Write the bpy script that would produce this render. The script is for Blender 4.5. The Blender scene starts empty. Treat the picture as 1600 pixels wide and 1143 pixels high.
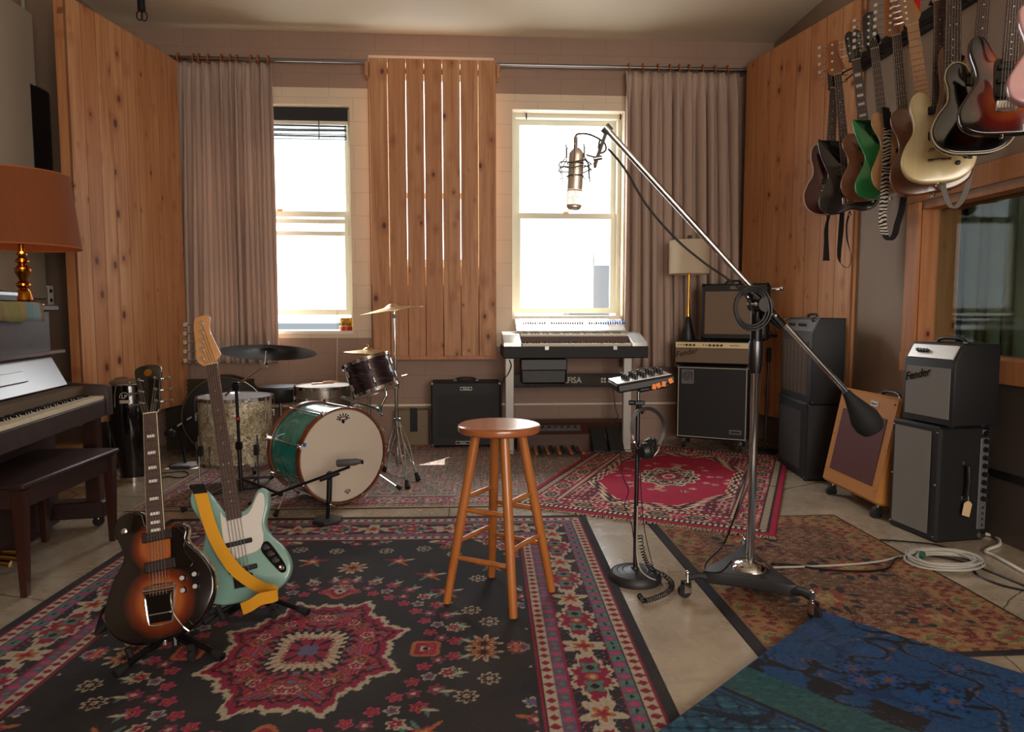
import bpy, bmesh, math, random
import numpy as np
from mathutils import Vector, Matrix, Euler
S = bpy.context.scene
COL = S.collection
R = math.radians
PI = math.pi

# ------------------------------------------------------------------ camera, world, lights, exposure
FPX, EYE = 1066.7, 1.16                    # focal length in pixels of a 1600 wide frame, eye height
YAW, PITCH = R(3.5), R(4.45)
cam_d = bpy.data.cameras.new('camera'); cam = bpy.data.objects.new('camera', cam_d); COL.objects.link(cam)
cam_d.sensor_width = 36.0; cam_d.lens = FPX * 36 / 1600; cam_d.clip_start = .05
cam.location = (0, 0, EYE); cam.rotation_euler = (PI / 2 - PITCH, 0, -YAW)
S.camera = cam
S.view_settings.view_transform = 'Standard'; S.view_settings.look = 'None'
S.view_settings.gamma = 1; S.view_settings.use_curve_mapping = False
S.view_settings.exposure = 0.56

WALL_Y, WALL_R, WALL_L, CEIL, REAR = 6.10, 2.70, -2.95, 3.54, -2.6

w = bpy.data.worlds.new('sky'); S.world = w; w.use_nodes = True
wn = w.node_tree.nodes; wl = w.node_tree.links; wn.clear()
wo = wn.new('ShaderNodeOutputWorld'); wb = wn.new('ShaderNodeBackground')
wb.inputs['Color'].default_value = (.93, .97, 1, 1); wb.inputs['Strength'].default_value = 4.2
wl.new(wb.outputs[0], wo.inputs[0])

def add_light(name, kind, loc, direction, energy, color=(1, 1, 1), size=None, size_y=None, **kw):
    d = bpy.data.lights.new(name, kind); d.energy = energy; d.color = color
    if kind == 'AREA':
        d.shape = 'RECTANGLE'; d.size = size; d.size_y = size_y or size
    for k, v in kw.items(): setattr(d, k, v)
    o = bpy.data.objects.new(name, d); COL.objects.link(o); o.location = loc
    o.rotation_euler = Vector(direction).to_track_quat('-Z', 'Y').to_euler()
    return o
add_light('sun', 'SUN', (3, 9, 6), (-.48, -.59, -1.0), 10.0, (1, .93, .82), angle=R(.6))
# daylight portals in the two open windows and behind the slatted panel
for (wx0, wx1, wz0, wz1) in ((-2.32, -1.03, .98, 2.94), (.375, 1.37, 1.11, 2.93), (-.72, .10, 1.55, 3.3)):
    p = add_light('window_portal', 'AREA', ((wx0 + wx1) / 2, WALL_Y + .30, (wz0 + wz1) / 2), (0, -1, 0), 1, size=wx1 - wx0, size_y=wz1 - wz0)
    p.data.cycles.is_portal = True
# added area lamp outside, out of view, boosting the skylight through the windows
add_light('sky_fill_light', 'AREA', (0, 9.6, 5.3), (0, -1, -.75), 760, (.95, .98, 1), size=8.0, size_y=2.0)
# added soft fill lamp behind the camera; the rear wall has no windows
add_light('rear_fill_light', 'AREA', (1.0, REAR + .1, 1.75), (-.1, 1, .10), 165, (1, .90, .80), size=3.4, size_y=2.0)

# ------------------------------------------------------------------ projection helpers: a pixel of the photo -> a point of the room
_f = Vector((math.sin(YAW) * math.cos(PITCH), math.cos(YAW) * math.cos(PITCH), -math.sin(PITCH)))
_r = Vector((math.cos(YAW), -math.sin(YAW), 0)); _u = _r.cross(_f); EYEV = Vector((0, 0, EYE))
def ray(x, y): return _f + _r * ((x - 800) / FPX) + _u * ((571.5 - y) / FPX)
def FL(x, y, z=0.0): d = ray(x, y); return EYEV + d * ((z - EYE) / d.z)      # on the height z
def WY(x, y, Y): d = ray(x, y); return EYEV + d * (Y / d.y)                   # on the plane Y
def WX(x, y, X): d = ray(x, y); return EYEV + d * (X / d.x)                   # on the plane X

# ------------------------------------------------------------------ materials
def lin(v): return v / 12.92 if v <= .04045 else ((v + .055) / 1.055) ** 2.4
def C3(h):
    if isinstance(h, str):
        h = h.lstrip('#'); return tuple(lin(int(h[i:i + 2], 16) / 255) for i in (0, 2, 4))
    return tuple(h)
def C4(h): return C3(h) + (1.0,)
MATS = {}
class NT:
    def __init__(s, name):
        s.m = bpy.data.materials.new(name); s.m.use_nodes = True
        s.n = s.m.node_tree.nodes; s.l = s.m.node_tree.links; s.n.clear()
        s.out = s.n.new('ShaderNodeOutputMaterial'); s.b = s.n.new('ShaderNodeBsdfPrincipled')
        s.l.new(s.b.outputs[0], s.out.inputs[0]); MATS[name] = s.m
    def put(s, sock, v):
        if isinstance(v, bpy.types.NodeSocket): s.l.new(v, sock)
        elif isinstance(v, bpy.types.Node): s.l.new(v.outputs[0], sock)
        else: sock.default_value = v
    def set(s, k, v): s.put(s.b.inputs[k], v)
    def coord(s, kind='Object'): return s.n.new('ShaderNodeTexCoord').outputs[kind]
    def mapping(s, v, scale=(1, 1, 1), loc=(0, 0, 0), rot=(0, 0, 0)):
        m = s.n.new('ShaderNodeMapping'); s.put(m.inputs['Vector'], v); m.inputs['Scale'].default_value = scale
        m.inputs['Location'].default_value = loc; m.inputs['Rotation'].default_value = rot; return m.outputs[0]
    def noise(s, v, scale, detail=3, rough=.5, dist=0, out='Fac'):
        t = s.n.new('ShaderNodeTexNoise'); s.put(t.inputs['Vector'], v); t.inputs['Scale'].default_value = scale
        t.inputs['Detail'].default_value = detail; t.inputs['Roughness'].default_value = rough; t.inputs['Distortion'].default_value = dist
        return t.outputs[out]
    def vor(s, v, scale, feature='F1', out='Distance', rnd=1.0):
        t = s.n.new('ShaderNodeTexVoronoi'); t.feature = feature; s.put(t.inputs['Vector'], v); t.inputs['Scale'].default_value = scale
        t.inputs['Randomness'].default_value = rnd; return t.outputs[out]
    def wave(s, v, scale, dist=0, detail=0, dirn='X', kind='BANDS'):
        t = s.n.new('ShaderNodeTexWave'); t.wave_type = kind; t.bands_direction = dirn; s.put(t.inputs['Vector'], v)
        t.inputs['Scale'].default_value = scale; t.inputs['Distortion'].default_value = dist; t.inputs['Detail'].default_value = detail
        return t.outputs['Fac']
    def ramp(s, v, stops, interp='LINEAR'):
        t = s.n.new('ShaderNodeValToRGB'); s.put(t.inputs[0], v); e = t.color_ramp.elements; t.color_ramp.interpolation = interp
        while len(e) < len(stops): e.new(.5)
        for i, (p, c) in enumerate(stops): e[i].position = p; e[i].color = C4(c) if not isinstance(c, (int, float)) else (c, c, c, 1)
        return t.outputs[0]
    def math(s, op, a, b=None, c=None, clamp=False):
        t = s.n.new('ShaderNodeMath'); t.operation = op; t.use_clamp = clamp
        for i, v in enumerate((a, b, c)):
            if v is not None: s.put(t.inputs[i], v)
        return t.outputs[0]
    def mix(s, fac, a, b, blend='MIX'):
        t = s.n.new('ShaderNodeMix'); t.data_type = 'RGBA'; t.blend_type = blend
        s.put(t.inputs[0], fac)
        for k, v in ((6, a), (7, b)): s.put(t.inputs[k], C4(v) if isinstance(v, (str, tuple)) and not isinstance(v, bpy.types.NodeSocket) else v)
        return t.outputs[2]
    def sep(s, v):
        t = s.n.new('ShaderNodeSeparateXYZ'); s.put(t.inputs[0], v); return t.outputs
    def comb(s, x, y, z):
        t = s.n.new('ShaderNodeCombineXYZ')
        for i, v in enumerate((x, y, z)): s.put(t.inputs[i], v)
        return t.outputs[0]
    def bump(s, h, strength=.3, dist=.01):
        t = s.n.new('ShaderNodeBump'); s.put(t.inputs['Height'], h); t.inputs['Strength'].default_value = strength
        t.inputs['Distance'].default_value = dist; s.l.new(t.outputs[0], s.b.inputs['Normal'])
def plain(name, col, rough=.5, metal=0.0, coat=0.0, bump=None, var=0.0, spec=None, trans=0.0, emit=None):
    t = NT(name); c = C4(col)
    if var:
        n = t.noise(t.coord(), 6, 4); t.set('Base Color', t.mix(n, tuple(x * (1 - var) for x in C3(col)), tuple(min(1, x * (1 + var)) for x in C3(col))))
    else: t.set('Base Color', c)
    t.set('Roughness', rough); t.set('Metallic', metal); t.set('Coat Weight', coat); t.set('Coat Roughness', .05)
    if spec is not None: t.set('Specular IOR Level', spec)
    if bump: t.bump(t.noise(t.coord(), bump[0], 3), bump[1], bump[2] if len(bump) > 2 else .002)
    if emit: t.set('Emission Color', C4(col)); t.set('Emission Strength', emit)
    return t.m
def M(k): return MATS[k] if isinstance(k, str) else k

plain('black_plastic', '#17171a', .45); plain('black_rubber', '#101012', .8); plain('black_gloss', '#0a0a0b', .12, coat=.6)
plain('black_metal', '#1a1a1d', .35, .6); plain('chrome', '#d8d8da', .12, 1.0); plain('steel', '#8d8d90', .3, 1.0)
plain('dark_steel', '#58565a', .32, 1.0); plain('brass', '#c08a3a', .22, 1.0); plain('nickel', '#e0d2c2', .4, .8)
plain('gold', '#c79a45', .28, 1.0); plain('white_paint', '#e9e4d4', .5); plain('grey_paint', '#8f8a84', .55)
plain('grey_metal', '#aaa7a2', .4, .4); plain('tolex_black', '#0f0f11', .6, bump=(420, .5, .0006)); plain('tolex_grey', '#191b1e', .6, bump=(420, .5, .0006))
plain('ivory', '#d9cfb6', .35); plain('ebony', '#0d0c0d', .3); plain('white_plastic', '#e6e3da', .35); plain('red_plastic', '#c3171f', .4)
plain('orange_plastic', '#e07a1e', .4); plain('blue_plastic', '#2a63b8', .4); plain('rosewood', '#47302a', .5, var=.3)
plain('maple', '#bd8856', .35, var=.12, coat=.3); plain('maple_dark', '#a4602a', .35, var=.12, coat=.3)
plain('dark_leather', '#100f10', .45, bump=(60, .3, .002)); plain('cable_black', '#0c0c0e', .5); plain('cable_grey', '#b2aea6', .6); plain('cable_white', '#cfcac2', .6)
plain('copper', '#a4532c', .35, 1.0); plain('glass_dark', '#101418', .05, coat=1)

def pine(name, plank, tone=1.0, seed=0, axis='X', odd=False):
    """pine boards: one board every `plank` metres along local X, grain along local Z"""
    t = NT(name); o = t.coord(); x, y, z = t.sep(o)[0:3]
    if axis == 'Y': x, y = y, x
    idx = t.math('FLOOR', t.math('ADD', t.math('DIVIDE', x, plank), .5 if odd else 0.0))
    wn_ = t.n.new('ShaderNodeTexWhiteNoise'); wn_.noise_dimensions = '1D'; t.put(wn_.inputs['W'], t.math('ADD', idx, seed + .5)); r1 = wn_.outputs['Value']
    off = t.math('MULTIPLY', r1, 37.0)
    gv = t.comb(t.math('ADD', x, off), t.math('ADD', y, off), t.math('MULTIPLY', z, .055))
    g = t.noise(gv, 26, 5, .6, .4)
    gv2 = t.comb(t.math('ADD', x, off), off, t.math('MULTIPLY', z, .02))
    g2 = t.noise(gv2, 95, 2, .5)
    def q(h): return tuple(v * tone for v in C3(h))
    base = t.ramp(g, [(.28, q('#a3683f')), (.5, q('#c58f62')), (.72, q('#d9ab80'))])
    base = t.mix(t.math('MULTIPLY', g2, .35), base, q('#a4683e'))
    base = t.mix(t.math('MULTIPLY', r1, .6), base, q('#ab6c42'))
    # knots: sparse cells stretched along the grain
    kv = t.comb(t.math('ADD', x, t.math('MULTIPLY', off, 1.7)), t.math('MULTIPLY', off, .3), t.math('MULTIPLY', z, .62))
    kd = t.vor(kv, 8.5); kc = t.sep(t.vor(kv, 8.5, out='Color'))
    rad = t.math('ADD', t.math('MULTIPLY', t.math('POWER', kc[1], 2.0), .15), .055)
    present = t.math('GREATER_THAN', kc[0], .12)
    q1 = t.math('SUBTRACT', 1, t.math('DIVIDE', kd, t.math('MULTIPLY', rad, 2.8)), clamp=True)
    q2 = t.math('MULTIPLY', t.math('SUBTRACT', 1, t.math('DIVIDE', kd, rad), clamp=True), 4, clamp=True)
    base = t.mix(t.math('MULTIPLY', t.math('MULTIPLY', q1, present), .75), base, q('#86401c'))
    base = t.mix(t.math('MULTIPLY', t.math('MULTIPLY', q2, present), .88), base, q('#4e1e0c'))
    fr = t.math('FRACT', t.math('ADD', t.math('DIVIDE', x, plank), .5 if odd else 0.0)); ed = t.math('GREATER_THAN', t.math('ABSOLUTE', t.math('SUBTRACT', fr, .5)), .5 - .0022 / plank)
    base = t.mix(t.math('MULTIPLY', ed, .6), base, q('#4a2412'))
    t.set('Base Color', base); t.set('Roughness', .52)
    t.bump(g, .12, .002); return t.m
pine('pine', .16); pine('pine_side', .17, seed=3); pine('pine_trim', .6, 1.0, seed=7)
def wood(name, c0, c1, rough=.35, scale=18, stretch=.08, coat=0.0, axis=2):
    t = NT(name); o = t.coord(); sc = [1, 1, 1]; sc[axis] = stretch
    v = t.mapping(o, tuple(sc)); g = t.noise(v, scale, 5, .6, .6); f = t.noise(v, scale * 7, 2)
    b = t.mix(t.ramp(g, [(.3, 0.0), (.7, 1.0)]), c0, c1); b = t.mix(t.math('MULTIPLY', f, .3), b, c0)
    t.set('Base Color', b); t.set('Roughness', rough); t.set('Coat Weight', coat); t.set('Coat Roughness', .12); t.bump(f, .05, .001); return t.m
wood('mahogany', '#24100b', '#40201a', .3, coat=.35); wood('mahogany_h', '#200e0a', '#381b16', .5, coat=.0, axis=1)
wood('stool_wood', '#9c5824', '#b8743a', .34, 16, coat=.3); wood('stool_seat', '#94502c', '#b06c42', .25, 12, coat=.5, axis=0)
wood('organ_wood', '#3b2018', '#5a3022', .5, axis=0); wood('natural_wood', '#b07845', '#c99560', .3, 14, coat=.5)
wood('walnut', '#6a3c20', '#8a5430', .35, 14, coat=.3); wood('ash_cream', '#c9b27c', '#dccb9c', .25, 12, coat=.6)

# ------------------------------------------------------------------ mesh builder
class G:
    def __init__(s, mat=None):
        s.bm = bmesh.new(); s.mats = []; s.mi = 0
        if mat is not None: s.use(mat)
    def use(s, mat):
        m = M(mat)
        if m not in s.mats: s.mats.append(m)
        s.mi = s.mats.index(m); return s
    def face(s, vs, smooth=True):
        try: f = s.bm.faces.new(vs)
        except ValueError: return None
        f.material_index = s.mi; f.smooth = smooth; return f
    def vert(s, p): return s.bm.verts.new(p)
    def box(s, c, size, rot=None, taper=None, mx=None, ch=0.0):
        """box about c; taper=(tx,ty) scales the top; ch chamfers all vertical and horizontal edges"""
        hx, hy, hz = (v / 2 for v in size); m = Matrix.Translation(Vector(c))
        if rot is not None: m = m @ (rot.to_4x4() if isinstance(rot, Matrix) else Euler(rot).to_matrix().to_4x4())
        if mx is not None: m = mx @ m
        tx, ty = taper or (1, 1)
        if ch > 0:
            ch = min(ch, hx * .9, hy * .9, hz * .9); rings = []
            for z, e in ((-hz, ch), (-hz + ch, 0), (hz - ch, 0), (hz, ch)):
                k = (z + hz) / (2 * hz); ax = hx * (1 + (tx - 1) * k); ay = hy * (1 + (ty - 1) * k); a = ch * .999
                X0, Y0 = ax - e, ay - e; b = ch if e == 0 else ch * .5
                pts = [(X0, -Y0 + b), (X0, Y0 - b), (X0 - b, Y0), (-X0 + b, Y0), (-X0, Y0 - b), (-X0, -Y0 + b), (-X0 + b, -Y0), (X0 - b, -Y0)]
                rings.append([s.vert(m @ Vector((x, y, z))) for x, y in pts])
            for r0, r1 in zip(rings, rings[1:]):
                for i in range(8): s.face([r0[i], r0[(i + 1) % 8], r1[(i + 1) % 8], r1[i]])
            s.face(rings[0][::-1]); s.face(rings[-1]); return s
        v = [s.vert(m @ Vector((x * (tx if z > 0 else 1), y * (ty if z > 0 else 1), z))) for z in (-hz, hz) for x, y in ((-hx, -hy), (hx, -hy), (hx, hy), (-hx, hy))]
        for q in ((3, 2, 1, 0), (4, 5, 6, 7), (0, 1, 5, 4), (1, 2, 6, 5), (2, 3, 7, 6), (3, 0, 4, 7)): s.face([v[i] for i in q])
        return s
    def bb(s, x0, x1, y0, y1, z0, z1, **k): return s.box(((x0 + x1) / 2, (y0 + y1) / 2, (z0 + z1) / 2), (abs(x1 - x0), abs(y1 - y0), abs(z1 - z0)), **k)
    def rings(s, rings, close=True, caps=(True, True)):
        n = len(rings[0])
        for a, b in zip(rings, rings[1:]):
            for i in range(n if close else n - 1): s.face([a[i], a[(i + 1) % n], b[(i + 1) % n], b[i]])
        if caps[0] and n > 2: s.face(rings[0][::-1])
        if caps[1] and n > 2: s.face(rings[-1])
    def tube(s, pts, r, n=8, caps=True, closed=False, flat=None):
        pts = [Vector(p) for p in pts]; N = len(pts)
        rr = r if isinstance(r, (list, tuple)) else [r] * N
        prev = None; out = []
        for i, p in enumerate(pts):
            a = pts[i - 1] if (i or closed) else p; b = pts[(i + 1) % N] if (i < N - 1 or closed) else p
            d = (b - a)
            d = d.normalized() if d.length > 1e-9 else Vector((0, 0, 1))
            if prev is None: u = d.orthogonal().normalized()
            else:
                u = prev - d * prev.dot(d)
                u = u.normalized() if u.length > 1e-6 else d.orthogonal().normalized()
            prev = u; v = d.cross(u)
            out.append([s.vert(p + (u * math.cos(2 * PI * k / n) + v * math.sin(2 * PI * k / n)) * rr[i]) for k in range(n)])
        if closed:
            out.append(out[0]); s.rings(out, caps=(False, False))
        else: s.rings(out, caps=(caps, caps))
        return s
    def cyl(s, p0, p1, r0, r1=None, n=16, caps=True): return s.tube([p0, p1], [r0, r0 if r1 is None else r1], n, caps)
    def lathe(s, prof, n=24, mx=None, c=(0, 0, 0)):
        """prof: (r, z) pairs about the z axis"""
        m = (mx or Matrix()) @ Matrix.Translation(Vector(c)); out = []
        for r, z in prof:
            r = max(r, 1e-5); out.append([s.vert(m @ Vector((r * math.cos(2 * PI * k / n), r * math.sin(2 * PI * k / n), z))) for k in range(n)])
        s.rings(out); return s
    def ball(s, c, r, n=12, sc=(1, 1, 1), mx=None):
        m = (mx or Matrix()) @ Matrix.Translation(Vector(c)) @ Matrix.Diagonal((*sc, 1)); h = max(6, n // 2 + 2)
        out = []
        for i in range(h + 1):
            a = -PI / 2 + PI * i / h; rr = max(math.cos(a) * r, 1e-5)
            out.append([s.vert(m @ Vector((rr * math.cos(2 * PI * k / n), rr * math.sin(2 * PI * k / n), math.sin(a) * r))) for k in range(n)])
        s.rings(out); return s
    def plate(s, pts, y0, y1, rnd=0.0, mx=None, steps=3):
        """outline pts (x, z) extruded along y from y0 (front) to y1, edges rounded by rnd"""
        n = len(pts); P = [Vector((x, z)) for x, z in pts]
        area = sum(P[i].x * P[(i + 1) % n].y - P[(i + 1) % n].x * P[i].y for i in range(n))
        if area < 0: P = P[::-1]
        N = []
        for i in range(n):
            e = (P[(i + 1) % n] - P[i - 1]); e = e.normalized() if e.length > 1e-9 else Vector((1, 0)); N.append(Vector((e.y, -e.x)))
        m = mx or Matrix(); prof = []
        if rnd > 0:
            for k in range(steps + 1): a = PI / 2 * k / steps; prof.append((rnd * (1 - math.sin(a)), y0 + rnd * (1 - math.cos(a))))
            for k in range(steps + 1): a = PI / 2 * k / steps; prof.append((rnd * (1 - math.cos(a)), y1 - rnd * (1 - math.sin(a))))
        else: prof = [(0, y0), (0, y1)]
        rg = [[s.vert(m @ Vector((P[i].x - N[i].x * e, y, P[i].y - N[i].y * e))) for i in range(n)] for e, y in prof]
        s.rings([r[::-1] for r in rg][::-1]); return s
    def ribbon(s, pts, width, dirs, th=.002):
        """flat strap through pts; dirs: width direction at each point"""
        pts = [Vector(p) for p in pts]; ws = width if isinstance(width, (list, tuple)) else [width] * len(pts); rg = []
        for i, p in enumerate(pts):
            d = Vector(dirs[i] if isinstance(dirs, list) else dirs).normalized() * ws[i] / 2
            t = (pts[min(i + 1, len(pts) - 1)] - pts[max(i - 1, 0)]); nrm = t.cross(d)
            nrm = nrm.normalized() * th / 2 if nrm.length > 1e-9 else Vector((0, 0, th / 2))
            rg.append([s.vert(p - d - nrm), s.vert(p + d - nrm), s.vert(p + d + nrm), s.vert(p - d + nrm)])
        s.rings(rg); return s
    def build(s, name, parent=None, sharp=38, recalc=True, **props):
        if recalc: bmesh.ops.recalc_face_normals(s.bm, faces=s.bm.faces[:])
        me = bpy.data.meshes.new(name); s.bm.to_mesh(me); s.bm.free()
        for m in s.mats: me.materials.append(m)
        if sharp is not None: me.set_sharp_from_angle(angle=R(sharp))
        o = bpy.data.objects.new(name, me); COL.objects.link(o)
        if parent is not None: o.parent = parent
        for k, v in props.items(): o[k] = v
        return o
def spline(pts, k=6, closed=True):
    """Catmull-Rom through 2-D or 3-D points"""
    P = [Vector(p) for p in pts]; n = len(P); out = []
    for i in range(n if closed else n - 1):
        if closed: p0, p1, p2, p3 = P[i - 1], P[i], P[(i + 1) % n], P[(i + 2) % n]
        else: p0, p1, p2, p3 = P[max(i - 1, 0)], P[i], P[i + 1], P[min(i + 2, n - 1)]
        for j in range(k):
            t = j / k; out.append(.5 * ((2 * p1) + (p2 - p0) * t + (2 * p0 - 5 * p1 + 4 * p2 - p3) * t * t + (3 * p1 - p0 - 3 * p2 + p3) * t ** 3))
    if not closed: out.append(P[-1])
    return out
def tag(o, label=None, cat=None, group=None, kind=None):
    if label: o['label'] = label
    if cat: o['category'] = cat
    if group: o['group'] = group
    if kind: o['kind'] = kind
    return o
def thing(name, label, cat, loc=(0, 0, 0), rz=0.0, group=None, rot=None):
    o = bpy.data.objects.new(name, None); COL.objects.link(o); o.empty_display_size = .1
    o.location = loc; o.rotation_euler = rot if rot is not None else (0, 0, rz)
    return tag(o, label, cat, group)
def struct(g, name, label=None): return tag(g.build(name), label, None, None, 'structure')
def dup(root, parent=None):
    c = root.copy(); COL.objects.link(c)
    if parent is not None: c.parent = parent
    for ch in [o for o in COL.objects if o.parent == root]: dup(ch, c)
    return c
def text(s, size, mat, name, parent, mx, shear=0.0, ext=.0006, bold=0.0, width=1.0):
    """writing on a thing: local frame faces -Y, up is +Z, centred"""
    cu = bpy.data.curves.new(name, 'FONT'); cu.body = s; cu.size = size; cu.shear = shear; cu.extrude = ext; cu.offset = bold
    cu.align_x = 'CENTER'; cu.align_y = 'CENTER'; cu.resolution_u = 3
    to = bpy.data.objects.new(name, cu); COL.objects.link(to); bpy.context.view_layer.update()
    me = bpy.data.meshes.new_from_object(to.evaluated_get(bpy.context.evaluated_depsgraph_get())); bpy.data.objects.remove(to)
    me.transform(mx @ Matrix.Rotation(PI / 2, 4, 'X') @ Matrix.Diagonal((width, 1, 1, 1))); me.materials.clear(); me.materials.append(M(mat))
    o = bpy.data.objects.new(name, me); COL.objects.link(o); o.parent = parent; return o
T = Matrix.Translation
# ------------------------------------------------------------------ the room
def block_wall(name, col, col2, bw=.40, bh=.20, block=.5, axis='X'):
    t = NT(name); o = t.coord(); x, y, z = t.sep(o)[0:3]
    u = x if axis == 'X' else y
    br = t.n.new('ShaderNodeTexBrick'); t.put(br.inputs['Vector'], t.comb(u, z, 0.0))
    br.inputs['Scale'].default_value = 1; br.inputs['Brick Width'].default_value = bw; br.inputs['Row Height'].default_value = bh
    br.inputs['Mortar Size'].default_value = .006; br.inputs['Mortar Smooth'].default_value = .6
    n = t.noise(o, 3.0, 4); t.set('Base Color', t.mix(t.math('MULTIPLY', br.outputs['Fac'], .22 if block else 0.0), t.mix(n, col, col2), tuple(v * .6 for v in C3(col))))
    t.set('Roughness', .6); h = t.math('SUBTRACT', t.math('MULTIPLY', t.noise(o, 60, 3), .25), t.math('MULTIPLY', br.outputs['Fac'], block))
    t.bump(h, .35, .006); return t.m
block_wall('wall_taupe', '#987c6c', '#a38777'); block_wall('wall_cream', '#d8c4ab', '#e2d0b8')
block_wall('wall_side', '#8c7868', '#978270', block=.0, axis='Y')
t = NT('ceiling_paint'); n = t.noise(t.coord(), 1.2, 4); t.set('Base Color', t.mix(n, '#d3c6ae', '#dccfb9')); t.set('Roughness', .55); t.bump(t.noise(t.coord(), 30, 3), .1, .004)
t = NT('concrete'); o = t.coord(); n1 = t.noise(o, 1.6, 6, .65, .8); n2 = t.noise(o, 9, 6, .7, .4); n3 = t.noise(o, 60, 3)
c = t.ramp(n1, [(.3, '#83715b'), (.5, '#a39480'), (.7, '#b5a892')]); c = t.mix(t.ramp(n2, [(.42, .0), (.68, .55)]), c, '#7c6243')
c = t.mix(t.math('MULTIPLY', n3, .25), c, '#d0c6b4')
ck = t.vor(t.mapping(t.mix(.06, o, t.noise(o, 3, 4, out='Color')), (1, 1, .01)), .62, feature='DISTANCE_TO_EDGE')
c = t.mix(t.math('MULTIPLY', t.math('LESS_THAN', ck, .0016), .75), c, '#3d332a')
t.set('Base Color', c); t.set('Roughness', t.ramp(n2, [(.3, .15), (.7, .34)])); t.bump(n2, .06, .004); t.set('Coat Weight', .35); t.set('Coat Roughness', .16)

def wall_grid(g, xs, zs, holes, cream, y0, y1):
    for i in range(len(xs) - 1):
        for j in range(len(zs) - 1):
            cx, cz = (xs[i] + xs[i + 1]) / 2, (zs[j] + zs[j + 1]) / 2
            if any(a < cx < b and c_ < cz < d for a, b, c_, d in holes): continue
            g.use('wall_cream' if any(a < cx < b and c_ < cz < d for a, b, c_, d in cream) else 'wall_taupe')
            g.bb(xs[i], xs[i + 1], y0, y1, zs[j], zs[j + 1])
W1 = (-2.32, -1.03, .975, 2.94); W2 = (-.74, .10, 1.56, 3.30); W3 = (.375, 1.37, 1.105, 2.93)
creams = [(W1[0] - .3, WY(577, 300, WALL_Y).x, .94, 3.08), (W3[0] - .16, W3[1] + .2, .86, 3.06), (-.86, .215, 1.4, 3.06), (-.86, .215, 3.06, 3.36)]
xs = sorted({WALL_L - .2, WALL_R + .2, *[v for a in (W1, W2, W3) for v in a[:2]], *[v for a in creams for v in a[:2]]})
zs = sorted({0, CEIL, *[v for a in (W1, W2, W3) for v in a[2:]], *[v for a in creams for v in a[2:]]})
g = G(); wall_grid(g, xs, zs, [W1, W2, W3], creams, WALL_Y, WALL_Y + .3)
struct(g, 'wall_back')
g = G('wall_side'); g.bb(WALL_L - .2, WALL_L, REAR, WALL_Y + .3, 0, CEIL); struct(g, 'wall_left')
# right wall with the control room window opening
RW = (3.15, 3.98, .93, 1.80)          # visible part; the opening runs on towards the camera
RY0, RY1, RZ0, RZ1 = 1.6, 4.0, .90, 1.80
g = G('wall_side')
for a in ((REAR, RY0, 0, CEIL), (RY1, WALL_Y + .3, 0, CEIL), (RY0, RY1, 0, RZ0), (RY0, RY1, RZ1, CEIL)): g.bb(WALL_R, WALL_R + .24, a[0], a[1], a[2], a[3])
struct(g, 'wall_right')
plain('wall_panel_grey', '#4a403b', .5)
g = G('wall_panel_grey'); g.bb(WALL_R - .012, WALL_R, -1, 3.62, .36, RZ0 - .10); g.bb(WALL_R - .012, WALL_R, -1, 3.62, .0, .32)
g.use('black_plastic').bb(WALL_R - .018, WALL_R, -1, 3.62, .32, .36); struct(g, 'trim_right')
g = G('wall_side'); g.bb(WALL_L - .2, WALL_R + .24, REAR - .2, REAR, 0, CEIL); struct(g, 'wall_rear')
g = G('ceiling_paint'); g.bb(WALL_L - .2, WALL_R + .24, REAR - .2, WALL_Y + .3, CEIL, CEIL + .15); struct(g, 'ceiling')
g = G('concrete'); g.bb(WALL_L - .2, WALL_R + .24, REAR - .2, WALL_Y + .3, -.12, 0); struct(g, 'floor')

# windows of the back wall
t = NT('booth_glass'); tr = t.n.new('ShaderNodeBsdfTransparent'); tr.inputs[0].default_value = (.82, .88, .86, 1); gl = t.n.new('ShaderNodeBsdfGlossy'); gl.inputs['Roughness'].default_value = .03
mxs = t.n.new('ShaderNodeMixShader'); mxs.inputs[0].default_value = .012; t.l.new(tr.outputs[0], mxs.inputs[1]); t.l.new(gl.outputs[0], mxs.inputs[2]); t.l.new(mxs.outputs[0], t.out.inputs[0])
t = NT('pane_glass'); t.set('Base Color', (1, 1, 1, 1)); t.set('Roughness', 0.0)
tr = t.n.new('ShaderNodeBsdfTransparent'); gl = t.n.new('ShaderNodeBsdfGlossy'); gl.inputs['Roughness'].default_value = .02
mxs = t.n.new('ShaderNodeMixShader'); mxs.inputs[0].default_value = .06; t.l.new(tr.outputs[0], mxs.inputs[1]); t.l.new(gl.outputs[0], mxs.inputs[2]); t.l.new(mxs.outputs[0], t.out.inputs[0])
plain('window_paint', '#e4e2cf', .45); plain('sill_paint', '#efe6d6', .4); plain('shade_dark', '#1c1f24', .7); plain('blind_slat', '#5b5f63', .5)
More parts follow.
